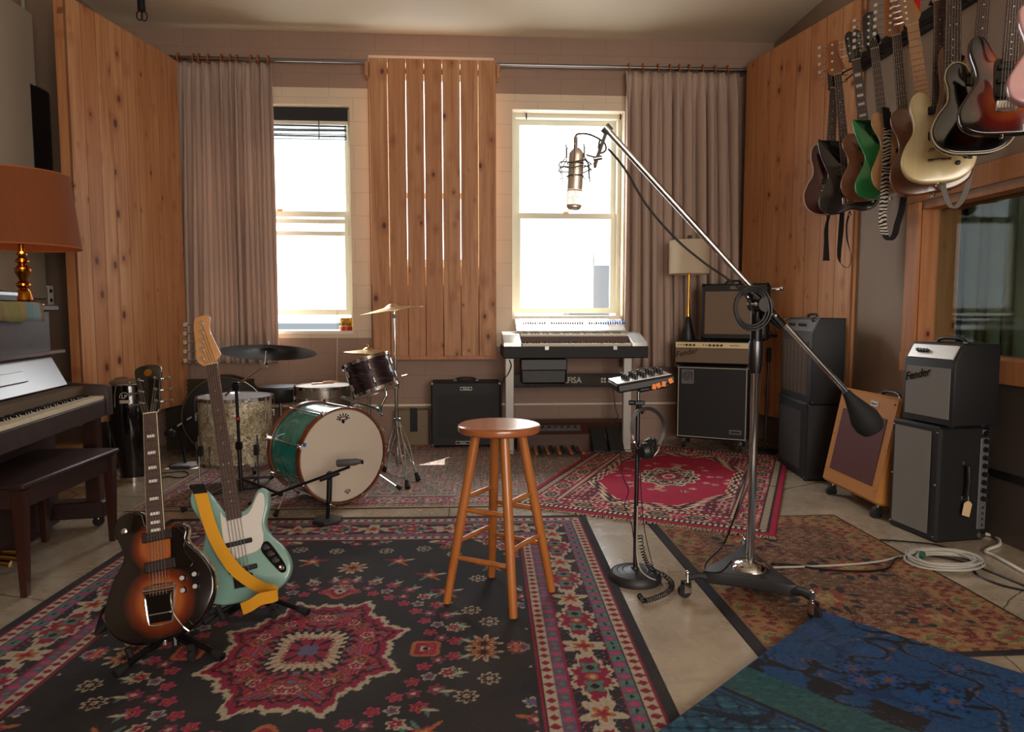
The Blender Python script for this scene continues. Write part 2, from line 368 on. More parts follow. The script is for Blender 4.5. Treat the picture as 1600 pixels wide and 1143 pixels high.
def window(n, w, mid, bot_gap=0.0, top_gap=0.0, blind=False):
    x0, x1, z0, z1 = w
    r = bpy.data.objects.new('window_%d' % n, None); COL.objects.link(r); r.location = ((x0 + x1) / 2, WALL_Y + .14, z0); r['kind'] = 'structure'
    W, Hh = x1 - x0, z1 - z0; f = .035
    g = G('window_paint')
    g.bb(-W / 2, -W / 2 + f, -.02, .14, 0, Hh); g.bb(W / 2 - f, W / 2, -.02, .14, 0, Hh); g.bb(-W / 2 + f, W / 2 - f, -.02, .14, Hh - f - top_gap, Hh - top_gap); g.bb(-W / 2 + f, W / 2 - f, -.01, .14, 0, .03)
    g.build('window_frame', r)
    if n != 2: G('sill_paint').bb(-W / 2, W / 2, -.15, -.02, 0.0, .028).build('window_sill', r)
    m = mid - z0
    def sash(name, a, b, y, st=.045):
        g = G('window_paint'); X = W / 2 - f
        g.bb(-X, -X + st, y, y + .035, a, b); g.bb(X - st, X, y, y + .035, a, b); g.bb(-X + st, X - st, y, y + .035, a, a + st); g.bb(-X + st, X - st, y, y + .035, b - st, b)
        o = g.build(name, r)
        G('pane_glass').bb(-X + st, X - st, y + .015, y + .018, a + st, b - st).build('pane', o)
        return o
    sash('upper_sash', m - .02, Hh - f - top_gap, .06)
    lo = sash('lower_sash', .03 + bot_gap, m + .03, .01, .05)
    G('brass').bb(-.025, .025, -.005, .01, m + .03, m + .045).build('sash_lock', lo)
    return r
w1 = window(1, W1, WY(500, 335, WALL_Y + .14).z, bot_gap=WY(500, 492, WALL_Y + .14).z - W1[2] - .03 - .0)
w3 = window(3, W3, WY(890, 338, WALL_Y + .14).z, bot_gap=.02)
window(2, W2, 2.2)
g = G('window_paint')
for y_ in (342, 361): g.bb(-.60, .60, .0, .012, WY(500, y_ + 7, WALL_Y + .14).z - W1[2], WY(500, y_, WALL_Y + .14).z - W1[2])
g.build('storm_rail', w1)
g = G('shade_dark'); zt = WY(500, 176, WALL_Y + .14).z; g.bb(-.61, .61, -.06, -.02, WY(500, 191, WALL_Y + .14).z - W1[2], W1[3] - W1[2] - .002); g.build('roller_shade', w1)
g = G('blind_slat'); zb0, zb1 = WY(500, 218, WALL_Y + .12).z - W1[2], WY(500, 197, WALL_Y + .12).z - W1[2]
for i in range(9):
    z = zb0 + (zb1 - zb0) * i / 8; g.box((0, -.03, z), (1.20, .028, .0045), rot=(.25 * math.sin(i * 2.1), .006 * math.sin(i), 0))
g.bb(.36, .37, -.047, -.044, zb0, zb1 + .04); g.use('window_paint').bb(-.61, .61, -.045, -.015, zb1 + .01, zb1 + .04); g.build('venetian_blind', w1)
g = G('black_metal')
for px in (822, 968): 
    p = WY(px, 182, WALL_Y + .12); g.tube([p + Vector((-w3.location.x, -w3.location.y - .03, -w3.location.z - .03)), p + Vector((-w3.location.x, -w3.location.y - .05, -w3.location.z - .01)), p + Vector((-w3.location.x, -w3.location.y - .02, -w3.location.z + .02))], .006, 6)
g.build('shade_hook', w3)
# outlook: pale buildings and a chimney stack beyond the windows
t = NT('far_brick'); t.set('Base Color', C4('#44484b')); t.set('Roughness', .9)
t = NT('blocker_grey'); t.set('Base Color', C4('#878a8a')); t.set('Roughness', .9)
def outside(name, label, boxes, mat):
    g = G(mat)
    for b in boxes: g.bb(*b)
    tag(g.build(name), label, 'building')
pc = WY(918, 400, 60)
outside('chimney', 'pale tall chimney block faint beyond the right window', [(pc.x - 1.6, pc.x + 2.0, 60, 64, -14, pc.z - .8), (pc.x - 1.1, pc.x + .7, 60.5, 63, pc.z - .8, pc.z + .3)], 'far_brick')
pb = WY(900, 480, 42)
outside('building', 'low pale rooftop outside below the left window', [(-26, -6, 36, 44, -14, WY(480, 505, 36).z)], 'far_brick')

g = G('blocker_grey'); g.bb(-.85, 4, WALL_Y + .3, 7.60, 4.2, 4.26); tag(g.build('sun_blocker'), 'wide flat unseen board added outside above the windows to cut the sunlight', 'sun_blocker')  # added out of view to trim the sun patches on the floor

# curtains and rods
t = NT('curtain_cloth'); o = t.coord(); n = t.noise(t.mapping(o, (1, 1, .1)), 60, 3); t.set('Base Color', t.mix(n, '#c6ac9c', '#d2b9a9')); t.set('Roughness', .85)
t.set('Sheen Weight', .15); t.bump(t.noise(o, 300, 2), .15, .001)
trn = t.n.new('ShaderNodeBsdfTranslucent'); trn.inputs[0].default_value = C4('#b39c8e'); ms = t.n.new('ShaderNodeMixShader'); ms.inputs[0].default_value = .22
t.l.new(t.b.outputs[0], ms.inputs[1]); t.l.new(trn.outputs[0], ms.inputs[2]); t.l.new(ms.outputs[0], t.out.inputs[0])
ROD_Y, ROD_Z = WALL_Y - .10, WY(279, 90, WALL_Y - .10).z
def curtain(label, x0, x1, z0, seed, folds, x0b, x1b):
    rnd = random.Random(seed); r = thing('curtain', label, 'curtain', ((x0 + x1) / 2, ROD_Y, z0), group='pleated curtains at the windows'); cx = (x0 + x1) / 2
    top = ROD_Z - .035 - z0; nx, nz = folds * 14, 46; ph = [rnd.uniform(.7, 1.35) for _ in range(folds + 2)]; cum = [0]
    for p in ph[:folds]: cum.append(cum[-1] + p)
    def u2s(u):
        for i in range(folds):
            if u * cum[-1] <= cum[i + 1]: return i + (u * cum[-1] - cum[i]) / ph[i]
        return folds
    am = [rnd.uniform(.65, 1.15) for _ in range(folds + 2)]; g = G('curtain_cloth'); vs = []
    for j in range(nz + 1):
        v = j / nz; row = []; pinch = max(0, (v - .9) / .1)
        for i in range(nx + 1):
            u = i / nx; s_ = u2s(u); k = int(min(s_, folds - 1)); a = am[k] * .056 * (1 - .45 * pinch) * (1 + .25 * math.sin(v * 4 + k))
            y = -a * math.cos(2 * PI * s_) - .012 * math.sin(7 * u + 3 * v)
            if pinch > 0: y += .008 * math.cos(6 * PI * s_ + k)
            w_ = v; xa = x0b + (x0 - x0b) * w_; xb = x1b + (x1 - x1b) * w_
            x = xa + (xb - xa) * u + .012 * math.sin(2 * PI * s_ * 2 + v * 2) * (1 - pinch) - cx
            row.append(g.vert((x, y, v * top)))
        vs.append(row)
    for a, b in zip(vs, vs[1:]):
        for i in range(nx): g.face([a[i], a[i + 1], b[i + 1], b[i]])
    o = g.build('cloth_panel', r, sharp=None, recalc=False)
    md = o.modifiers.new('thickness', 'SOLIDIFY'); md.thickness = .003
    n = max(7, folds - 1)
    for i in range(n):
        x = x0 + (x1 - x0) * (i + .5 + rnd.uniform(-.3, .3)) / n - cx; pts = []
        for k in range(14): a = 2 * PI * k / 14; pts.append((x + .006 * math.sin(i), .034 * math.cos(a), ROD_Z - z0 + .034 * math.sin(a)))
        G('maple_dark').tube(pts, .006, 6, closed=True).build('curtain_ring', r)
    return r
zc = WY(330, 567, ROD_Y).z
curtain('taupe pleated curtain hanging beside the left window', WY(276, 100, ROD_Y).x, WY(425, 100, ROD_Y).x, zc, 5, 11, WY(284, 560, ROD_Y).x, WY(437, 530, ROD_Y).x)
curtain('taupe pleated curtain hanging beside the right window behind lamp and amplifiers', WY(977, 112, ROD_Y).x, WY(1147, 118, ROD_Y).x, zc - .05, 9, 10, WY(972, 560, ROD_Y).x, WY(1150, 560, ROD_Y).x)
for (a, b, lab) in ((262, 574, 'steel curtain rod above the left window'), (777, 1168, 'steel curtain rod above the right window')):
    r = thing('curtain_rod', lab, 'curtain rod', ((WY(a, 95, ROD_Y).x + WY(b, 95, ROD_Y).x) / 2, ROD_Y, ROD_Z), group='curtain rods'); L = (WY(b, 95, ROD_Y).x - WY(a, 95, ROD_Y).x) / 2
    G('steel').cyl((-L, 0, 0), (L, 0, 0), .016, n=14).build('tube', r)
    for s_ in (-L + .02, L - .02):
        G('steel').box((s_, .05, 0), (.02, .10, .05)).build('bracket', r)
# conduit along the back wall
g = G('white_paint'); zc_ = WY(640, 633, WALL_Y - .02).z; g.cyl((-2.0, WALL_Y - .016, zc_), (2.3, WALL_Y - .016, zc_), .011, n=8); tag(g.build('wall_conduit'), 'thin painted conduit running low along the back wall', 'pipe')
plain('duct_paint', '#7e6d55', .6, bump=(25, .3, .004))
r = thing('wall_niche', 'tan boxed-in wall recess with a dark slot beside the black combo amplifier', 'vent box', (WY(648, 660, WALL_Y).x, WALL_Y, 0))
G('duct_paint').bb(-.16, .13, -.13, 0, 0, WY(640, 640, WALL_Y - .1).z).build('housing', r); G('shade_dark').bb(-.03, .035, -.133, -.129, .12, .33).build('slot', r)

# pine acoustic panels
def pine_panel(label, w, h, planks, gap, loc, rz, mat, lean=0.0, rails=True):
    r = thing('pine_panel', label, 'acoustic panel', loc, rot=(lean, 0, rz), group='pine acoustic panels'); pw = w / planks
    g = G(mat)
    for i in range(planks):
        x0 = -w / 2 + i * pw
        g.bb(x0 + gap / 2, x0 + pw - gap / 2, 0, .019, 0, h, ch=.0015)
    # texture index must follow the boards: shift so that boards start at a multiple of the board width
    o = g.build('plank_boards', r)
    g = G('pine_trim')
    for z in ((.10, h - .12) if rails else ()): g.bb(-w / 2, w / 2, .019, .055, z, z + .04)
    g.bb(-w / 2, -w / 2 + .038, .019, .085, 0, h); g.bb(w / 2 - .038, w / 2, .019, .085, 0, h); g.build('back_frame', r)
    return r
Yp = WALL_Y - .17
a, b = WY(576, 90, Yp), WY(775, 93, Yp); zb = WY(676, 556, Yp).z; wp = b.x - a.x
pine('pine_c', wp / 7, seed=11, odd=True)
r = pine_panel('slatted pine panel hanging between the two windows with daylight through its gaps', wp, a.z - zb, 7, .006, ((a.x + b.x) / 2, Yp, zb), 0, 'pine_c')
G('pine_trim').bb(-wp / 2 - .005, wp / 2 + .005, -.008, .09, -.03, .0).build('bottom_rail', r)
for s_ in (-1, 1): G('pine_trim').bb(s_ * wp / 2 - .015 + s_ * .018, s_ * wp / 2 + .015 + s_ * .018, 0, .085, a.z - zb - .14, a.z - zb - .03).build('hanger_block', r)
# left corner panel: from the back wall towards the left wall
pR = WY(276, 95, WALL_Y - .22); k = (pR.z - EYE) / (488.5 - -4) * FPX
pL = WY(101, -4, 4.72); pL.z = pR.z
wl_ = math.hypot(pR.x - pL.x, pR.y - pL.y); ang = math.atan2(pR.y - pL.y, pR.x - pL.x)
pine('pine_l', wl_ / 9, .95, seed=21, odd=True)
pine_panel('tall knotty pine panel standing across the left corner', wl_, pR.z - .40, 9, .002, ((pL.x + pR.x) / 2, (pL.y + pR.y) / 2, .40), ang, 'pine_l')
qL = WY(1167, 100, WALL_Y - .16); qR = WX(1345, 31, WALL_R - .04); qR.z = qL.z
wr_ = math.hypot(qR.x - qL.x, qR.y - qL.y); ang = math.atan2(qR.y - qL.y, qR.x - qL.x)
pine('pine_r', wr_ / 8, 1.0, seed=31)
pine_panel('tall pine panel across the right corner behind the stacked cabinets', wr_, qL.z - .30, 8, .003, ((qL.x + qR.x) / 2, (qL.y + qR.y) / 2, .30), ang, 'pine_r')
# grey-white fabric panel on the left wall
t = plain('panel_fabric', '#a79a8b', .9, bump=(120, .2, .001))
pe = WX(52, 40, WALL_L + .06)
g = G('panel_fabric'); g.bb(WALL_L + .002, WALL_L + .06, pe.y - 2.0, pe.y, 1.25, WX(58, 26, WALL_L + .06).z, ch=.008); tag(g.build('fabric_panel'), 'large pale fabric covered acoustic panel on the left wall behind the lamp', 'acoustic panel')
# outlet box with conduit on the left wall
po = WX(70, 462, WALL_L + .03)
r = thing('power_outlet', 'metal outlet box with conduit on the left wall above the piano', 'outlet', (WALL_L, po.y, po.z))
G('grey_paint').bb(.0, .05, -.11, .0, -.06, .06).build('box', r); G('white_plastic').bb(.0, .052, .005, .06, -.06, .07).build('cover_plate', r)
G('grey_paint').cyl((.02, -.05, .06), (.02, -.05, 2.0), .012, n=8).build('conduit', r)
for z in (-.03, .035): G('black_plastic').bb(.052, .054, .02, .045, z - .012, z + .012).build('socket', r)

# control room behind the wooden framed window in the right wall
XR = WALL_R + .24
plain('control_wall', '#3c4444', .8); plain('control_curtain', '#59604c', .8); plain('desk_grey', '#7d8482', .5); plain('tube_white', '#c6c9bd', .5)
for nm, q in (('wall_booth_near', (XR, XR + 3.0, -1.5, -1.4, 0, 2.7)), ('wall_booth_side', (XR + 3.0, XR + 3.1, -1.5, 6.6, 0, 2.7)), ('wall_booth_far', (XR, XR + 3.0, 6.5, 6.6, 0, 2.7)), ('ceiling_booth', (XR, XR + 3.1, -1.5, 6.6, 2.7, 2.8)), ('floor_booth', (XR, XR + 3.1, -1.5, 6.6, -.1, 0))):
    struct(G('control_wall').bb(*q), nm)
g = G('pine_trim'); a_ = .095
def frame_piece(g, y0, y1, z0, z1, x0=-.022, x1=.0): g.bb(WALL_R + x0, WALL_R + x1, y0, y1, z0, z1, ch=.004)
frame_piece(g, RY1 - .02, RY1 + a_, RZ0 - .10, RZ1 + .02); frame_piece(g, RY0 - a_, RY1 + a_, RZ1 + .02, RZ1 + .14); frame_piece(g, RY0 - a_, RY1 + a_, RZ0 - .10, RZ0 + .02, -.03)
g.bb(WALL_R, XR, RY1 - .025, RY1, RZ0, RZ1); g.bb(WALL_R, XR, RY0, RY1, RZ0, RZ0 + .025); g.bb(WALL_R, XR, RY0, RY1, RZ1 - .025, RZ1)
wf = tag(g.build('window_4'), 'pine framed control room window in the right wall', None, None, 'structure')
G('booth_glass').bb(WALL_R + .10, WALL_R + .108, RY0, RY1 - .02, RZ0 + .02, RZ1 - .02).build('pane', wf)
g = G('control_curtain')
for i in range(9):
    y = 3.6 - .0 + i * .10; g.cyl((XR + .12 + .02 * (i % 2), y, .3), (XR + .12 + .02 * (i % 2), y, 2.4), .055, n=10)
o = g.build('curtain'); tag(o, 'dull green curtain hanging in the control room behind the glass', 'curtain')
r = thing('mixing_desk', 'grey mixing desk behind the control room glass', 'desk', (XR + 1.1, 3.4, 0))
G('desk_grey').box((0, 0, .93), (.9, 1.6, .06), rot=(0, -.12, 0), ch=.01).build('console_top', r); G('control_wall').bb(-.4, .4, -.75, .75, 0, .90).build('pedestal', r)
g = G('black_plastic')
for i in range(30):
    for j in range(4): g.cyl((-.25 + j * .13, -.75 + i * .05, .95 - .12 * (-.25 + j * .13) * -1), (-.25 + j * .13, -.75 + i * .05, .985 + .12 * (-.25 + j * .13)), .012, n=6)
tag(g.build('knob_rows', r), None, None, None, 'stuff')
r = thing('drying_rack', 'pale metal shelf beam behind the control room glass', 'shelf', (XR + .7, 3.2, 1.32))
G('desk_grey').bb(-.10, .10, -1.3, 1.2, 0, .04).build('shelf_board', r); G('tube_white').cyl((-.14, -1.3, -.03), (-.14, 1.2, -.03), .02, n=10).build('front_tube', r)
g = G('desk_grey'); g.bb(-.02, .02, 1.10, 1.15, -1.32, 0); g.build('post', r)
r = thing('string_bag', 'dark bag hanging in the control room behind the glass', 'bag', (XR + .45, 3.05, 1.52))
G('dark_leather').lathe([(0, 0), (.05, .01), (.075, .06), (.07, .12), (.03, .2), (.01, .22)], 12).build('bag_body', r)
G('dark_leather').tube([(-.01, 0, .2), (-.02, 0, .4), (0, 0, .5), (.02, 0, .4), (.01, 0, .2)], .004, 6).build('bag_strap', r)
add_light('control_window_light', 'AREA', (XR + 2.9, 5.0, 1.9), (-1, -.3, -.1), 3.5, (.85, .95, 1), size=.22, size_y=.9)
g = G('blind_slat')
for i in range(16): g.box((XR + 1.5, 6.42, 1.45 + i * .055), (1.9, .05, .004), rot=(.5, 0, 0))
tag(g.build('venetian_blind'), 'grey venetian blind in the control room far behind the glass', 'blind')

# things leaning in the gap left of the left corner panel
plain('board_yellow', '#8a6a1c', .7)
p = WY(122, 500, 4.85); g = G('board_yellow'); g.box((0, 0, 1.05), (.05, .22, 2.1), rot=(0, 0, .3), ch=.004); o = g.build('yellow_board'); o.location = (p.x - .03, 5.02, 0); tag(o, 'mustard yellow board standing on edge behind the left corner pine panel', 'board')
p0, p1 = WY(103, 282, 4.86), WY(103, 130, 4.86); g = G('black_plastic'); g.bb(-.03, .03, -.12, .12, 0, p1.z - p0.z, ch=.02); o = g.build('wall_speaker'); o.location = (WALL_L + .032, 4.92, p0.z); tag(o, 'narrow black speaker on the left wall behind the corner pine panel', 'speaker')

tag(G('white_paint').tube([WY(528, 362, WALL_Y - .012), WY(527, 480, WALL_Y - .03), WY(527, 530, WALL_Y - .03), WY(526, 612, WALL_Y - .02)], .003, 6).build('blind_cord'), 'thin pull cord hanging down in front of the left window and the wall below', 'cord')
# ------------------------------------------------------------------ rugs: the woven pattern is worked out knot by knot on one quarter and mirrored
PAL = dict(black='#2b2b2f', field='#2a2a2e', crimson='#80203c', red='#7c1f35', cream='#a59a86', teal='#4f6f66', slate='#5a5670', purple='#6a4358', orange='#9a5a38', brown='#5c3a2a', dark='#241a20', pink='#a5405c', olive='#7a6a42')
PAL = {k: np.array(C3(v)) for k, v in PAL.items()}
def pc_(c): return PAL[c] if isinstance(c, str) and c in PAL else np.array(C3(c))
class Rug:
    """quarter canvas: u = distance from the centre along the width, v along the length"""
    def __init__(s, w, l, res, base, full=False):
        s.w, s.l, s.res = w, l, res; s.full = full
        s.nu, s.nv = (int(round(w / res)), int(round(l / res))) if full else (int(round(w / 2 / res)), int(round(l / 2 / res)))
        o = (w / 2, l / 2) if full else (0, 0)
        s.u = (np.arange(s.nu) + .5) * res - o[0]; s.v = (np.arange(s.nv) + .5) * res - o[1]
        s.c = np.zeros((s.nv, s.nu, 3)) + pc_(base); s.U, s.V = np.meshgrid(s.u, s.v)
        s.du, s.dv = w / 2 - np.abs(s.U), l / 2 - np.abs(s.V); s.d = np.minimum(s.du, s.dv); s.s = np.where(s.du < s.dv, s.V, s.U)
        s.slen = np.where(s.du < s.dv, l / 2, w / 2)
    def put(s, m, c, a=1.0): s.c[m] = s.c[m] * (1 - a) + pc_(c) * a
    def win(s, cu, cv, r):
        i0, i1 = np.searchsorted(s.u, cu - r), np.searchsorted(s.u, cu + r); j0, j1 = np.searchsorted(s.v, cv - r), np.searchsorted(s.v, cv + r)
        return slice(j0, j1), slice(i0, i1)
    def flower(s, cu, cv, r, n=6, cols=('cream', 'crimson', 'teal'), rot=0.0, sq=1.0, lobe=.22):
        w = s.win(cu, cv, r * 1.5 / min(sq, 1)); 
        if s.c[w].size == 0: return
        x, y = s.U[w] - cu, (s.V[w] - cv) * sq; th = np.arctan2(y, x) + rot; q = np.hypot(x, y) / (r * (1 + lobe * np.cos(n * th)))
        sub = s.c[w]; lim = [1.0, .76, .36, .16]
        for k, c in enumerate(cols): sub[q < lim[min(k, 3)]] = pc_(c)
    def leaf(s, cu, cv, ln, wd, ang, c, c2=None):
        w = s.win(cu, cv, ln * 1.2)
        if s.c[w].size == 0: return
        x, y = s.U[w] - cu, s.V[w] - cv; a, b = x * math.cos(ang) + y * math.sin(ang), -x * math.sin(ang) + y * math.cos(ang)
        b = b - .25 * a * a / ln; q = np.abs(b) / (wd / 2) + (2 * a / ln) ** 2; sub = s.c[w]; sub[q < 1] = pc_(c)
        if c2: sub[q < .4] = pc_(c2)
    def poly(s, cu, cv, r, p, asp, c, jag=0, n=0):
        """superellipse disc |x/r|^p + |y/(r*asp)|^p < 1, jagged"""
        x, y = np.abs(s.U - cu) / r, np.abs(s.V - cv) / (r * asp); q = x ** p + y ** p
        if jag: q = q * (1 + jag * np.cos(n * np.arctan2(s.V - cv, s.U - cu)))
        s.put(q < 1, c); return q
    def stroke(s, pts, wd, c):
        P = [np.array(p) for p in spline(pts, 8, False)]
        for p in P:
            w = s.win(p[0], p[1], wd); sub = s.c[w]
            if sub.size: sub[np.hypot(s.U[w] - p[0], s.V[w] - p[1]) < wd / 2] = pc_(c)
    def build(s, name, label, loc, rz, z=.0, th=.008, rough=.95, dirt=.12, fringe=None, seed=1, cat='rug'):
        q = s.c
        if not s.full:
            q = np.concatenate([q[::-1], q], 0); q = np.concatenate([q[:, ::-1], q], 1)
        nv, nu = q.shape[:2]; rs = np.random.RandomState(seed)
        q = q * (1 + (rs.rand(nv, nu, 1) - .5) * .34)
        u = (np.arange(nu) + .5) * s.res - nu * s.res / 2; v = (np.arange(nv) + .5) * s.res - nv * s.res / 2
        U, V = np.meshgrid(u, v); Z = np.full(U.shape, th) + .0012 * np.sin(U * 9 + V * 4) * np.sin(V * 7 + 1)
        Z[0], Z[-1], Z[:, 0], Z[:, -1] = 0, 0, 0, 0
        co = np.stack([U, V, Z], -1).reshape(-1, 3).astype(np.float32); idx = np.arange(nu * nv).reshape(nv, nu)
        F = np.stack([idx[:-1, :-1], idx[:-1, 1:], idx[1:, 1:], idx[1:, :-1]], -1).reshape(-1, 4).astype(np.int32)
        me = bpy.data.meshes.new(name); me.vertices.add(len(co)); me.vertices.foreach_set('co', co.ravel())
        me.loops.add(F.size); me.loops.foreach_set('vertex_index', F.ravel()); me.polygons.add(len(F)); me.polygons.foreach_set('loop_start', np.arange(0, F.size, 4, dtype=np.int32))
        me.update(calc_edges=True); me.validate()
        at = me.color_attributes.new('weave', 'FLOAT_COLOR', 'POINT'); at.data.foreach_set('color', np.concatenate([q.reshape(-1, 3), np.ones((nu * nv, 1))], 1).astype(np.float32).ravel())
        if 'rug_pile' not in MATS:
            t = NT('rug_pile'); a = t.n.new('ShaderNodeAttribute'); a.attribute_name = 'weave'; o = t.coord()
            n = t.noise(o, 2.3, 4); t.set('Base Color', t.mix(t.ramp(n, [(.35, 0.0), (.75, .16)]), a.outputs['Color'], '#6d5f52')); t.set('Roughness', .92); t.set('Specular IOR Level', .2)
            t.bump(t.noise(o, 260, 2), .5, .003)
        me.materials.append(M('rug_pile')); o = bpy.data.objects.new(name, me); COL.objects.link(o); o.location = (loc[0], loc[1], z); o.rotation_euler = (0, 0, rz)
        tag(o, label, cat)
        if fringe:
            g = G('fringe'); rnd = random.Random(4)
            for k in range(int(s.w / .011)):
                x = -s.w / 2 + .006 + k * .011
                for sy in fringe: g.tube([(x, sy * s.l / 2, .004), (x + rnd.uniform(-.006, .006), sy * (s.l / 2 + .02), .005), (x + rnd.uniform(-.012, .012), sy * (s.l / 2 + rnd.uniform(.03, .05)), .003)], .0022, 4)
            tag(g.build('fringe', o), None, None, None, 'stuff')
        return o
plain('fringe', '#b9a78c', .9)
def band(s, a, b, c): s.put((s.d >= a) & (s.d < b), c)
def wob(s, k=1.0): return .5 + .5 * np.sin(s.U * 61 * k + np.sin(s.V * 47 * k) * 2) * np.cos(s.V * 53 * k + np.sin(s.U * 37 * k) * 2)

# main rug: black field, crimson medallion
def main_rug():
    W, L = 2.35, 3.08; s = Rug(W, L, .0046, 'field')
    rnd = random.Random(3)
    # field ornaments
    def cluster(cu, cv, r, n, cols, sq=1):
        for k in range(n): a = 2 * PI * k / n + rnd.uniform(-.2, .2); s.flower(cu + r * math.cos(a), cv + r * sq * math.sin(a), r * .38, 5, cols, rnd.uniform(0, 6))
    A = ('cream', 'crimson', 'red', 'cream'); B = ('pink', 'crimson', 'orange', 'dark'); D = ('orange', 'brown', 'crimson', 'cream'); E_ = ('cream', 'slate', 'crimson'); F_ = ('purple', 'crimson', 'cream')
    # stepped spandrel corners
    c1 = (s.du < .62) & (s.dv < .62) & ((s.du + s.dv) < .98 + .03 * np.sign(np.sin(s.U * 60)))
    edge = (s.du < .645) & (s.dv < .645) & ((s.du + s.dv) < 1.02 + .03 * np.sign(np.sin(s.U * 60)))
    s.put(edge, 'cream'); s.put(c1, 'crimson')
    wv = wob(s, 1.4); s.put(c1 & (wv > .72), 'dark'); s.put(c1 & (wv < .16), 'cream'); s.put(c1 & (wv > .42) & (wv < .5), 'teal')
    for cu, cv in ((.70, 1.02), (.62, 1.10), (.74, .92), (.80, 1.14)): s.flower(cu, cv, .045, 6, ('cream', 'crimson', 'orange', 'dark'))
    # side niches of crimson filled with flowers along the long and short inner borders
    for cu, cv, r in ((.79, .0, .17), (.0, 1.16, .17), (.40, 1.14, .13), (.78, .42, .13)):
        for k in range(13):
            a = rnd.uniform(0, 2 * PI); q = rnd.uniform(.0, 1) ** .5 * r; s.flower(cu + q * math.cos(a) * .62, cv + q * math.sin(a), .026, 5 + k % 2, rnd.choice([A, B, D, E_, F_]), rnd.uniform(0, 6))
        for k in range(8):
            a = rnd.uniform(0, 2 * PI); s.leaf(cu + r * .8 * math.cos(a) * .6, cv + r * .8 * math.sin(a), .06, .016, a, rnd.choice(['teal', 'cream', 'slate', 'orange']))
    for cu, cv in ((.50, .16), (.55, .30), (.62, .20), (.57, .62), (.30, 1.0), (.12, .98), (.45, .92)): s.flower(cu, cv, .032, 8, ('cream', 'dark', 'cream', 'crimson'), sq=1)
    for cu, cv in ((.44, .48), (.20, .84), (.63, .76), (.36, .66)):
        s.flower(cu, cv, .034, 5, ('crimson', 'orange', 'cream'))
        for k in range(5): a = k * 1.26 + .3; s.leaf(cu + .05 * math.cos(a), cv + .05 * math.sin(a), .055, .014, a, ('cream', 'purple', 'crimson', 'teal', 'orange')[k])
    # medallion
    TH = np.arctan2(s.V, s.U * 1.15); r = np.hypot(s.U / .285, s.V / .36)
    rr = r * (1 + .07 * np.cos(8 * TH) - .05 * np.cos(16 * TH + .5) + .018 * np.sign(np.sin(46 * TH)))
    s.put(rr < 1.06, 'cream'); s.put(rr < .99, 'crimson'); s.put((rr < .90) & (rr > .86), 'dark'); m = (rr < .86)
    wv = wob(s, 1.15); s.put(m & (wv > .78), 'dark'); s.put(m & (wv < .12), 'slate'); s.put(m & (wv > .47) & (wv < .52), 'orange'); s.put(m & (wv > .16) & (wv < .20), 'teal')
    for k in range(9):
        a = PI / 2 * (k + .5) / 9; s.flower(.20 * math.cos(a), .25 * math.sin(a), .022, 5, (B, D, A)[k % 3], a)
    rr2 = np.hypot(s.U / .145, s.V / .165); z2 = rr2 ** 1 * (1 + .12 * np.cos(4 * TH)) * (1 + .07 * np.sign(np.sin(30 * TH)))
    s.put(z2 < 1.0, 'dark'); s.put(z2 < .84, 'cream'); s.put((z2 < .84) & (np.sin(30 * TH) > .8), 'orange'); s.put(z2 < .56, 'crimson'); s.put((z2 < .56) & (np.cos(8 * TH) > .6), 'dark'); s.put(z2 < .24, 'slate')
    # pendants and wreath
    for cu, cv, r_ in ((0, .50, .062), (.40, 0, .055), (0, .60, .03)):
        s.flower(cu, cv, r_, 4, ('orange', 'crimson', 'cream', 'dark'), PI / 4 if cu else 0, .9, .12)
    for k in range(16):
        a = PI / 2 * (k + .5) / 16; q = 1.16 + .10 * (k % 2); s.flower(.36 * q * math.cos(a), .43 * q * math.sin(a), .022, 5, (B, F_, B, E_)[k % 4], a)
    for k in range(9):
        a = PI / 2 * (k + .5) / 9; q = 1.42; x, y = .355 * q * math.cos(a), .43 * q * math.sin(a)
        s.flower(x, y, .026, 6, (B, A, F_)[k % 3], a); s.leaf(x * 1.06, y * 1.06, .06, .016, a + .6, 'teal'); s.leaf(x * 1.08, y * 1.04, .06, .014, a - .5, 'cream')
    s.flower(.60, .03, .05, 9, ('cream', 'orange', 'dark'), 0, 1, .4); s.flower(.0, .76, .05, 9, ('cream', 'orange', 'dark'), 0, 1, .4)
    # borders (from the edge inwards)
    def diamonds(a, b, per, bg, fg):
        band(s, a, b, bg); m = (s.d - (a + b) / 2) / ((b - a) / 2); q = np.abs(((s.s / per) % 1) - .5) * 2; s.put((np.abs(m) * .75 + q < .72) & (s.d >= a) & (s.d < b), fg)
    band(s, 0, .415, 'field')
    diamonds(.055, .098, .044, 'cream', 'red'); band(s, .049, .055, 'crimson'); band(s, .098, .104, 'dark')
    band(s, .104, .148, 'slate'); q = (s.s / .075) % 1; s.put((s.d > .104) & (s.d < .148) & (q < .4), 'teal'); s.put((s.d > .104) & (s.d < .148) & (np.abs(q - .72) + np.abs(s.d - .126) * 9 < .2), 'pink'); s.put((s.d > .104) & (s.d < .148) & (np.abs(q - .2) * .5 + np.abs(s.d - .126 - .02 * (q - .2)) * 14 < .1), 'dark')
    band(s, .148, .154, 'crimson')
    # main border: crimson cartouches and cream palmettes on black
    per = .40; ph = ((s.s / per) % 1 - .5) * per; y = s.d - .228; mb = (s.d > .154) & (s.d < .302)
    th = np.arctan2(y, ph); lob = 1 + .16 * np.cos(6 * th) + .07 * np.sign(np.sin(18 * th))
    q = np.hypot(ph / .132, y / .064) / lob; s.put(mb & (q < 1.08), 'cream'); s.put(mb & (q < .86), 'crimson')
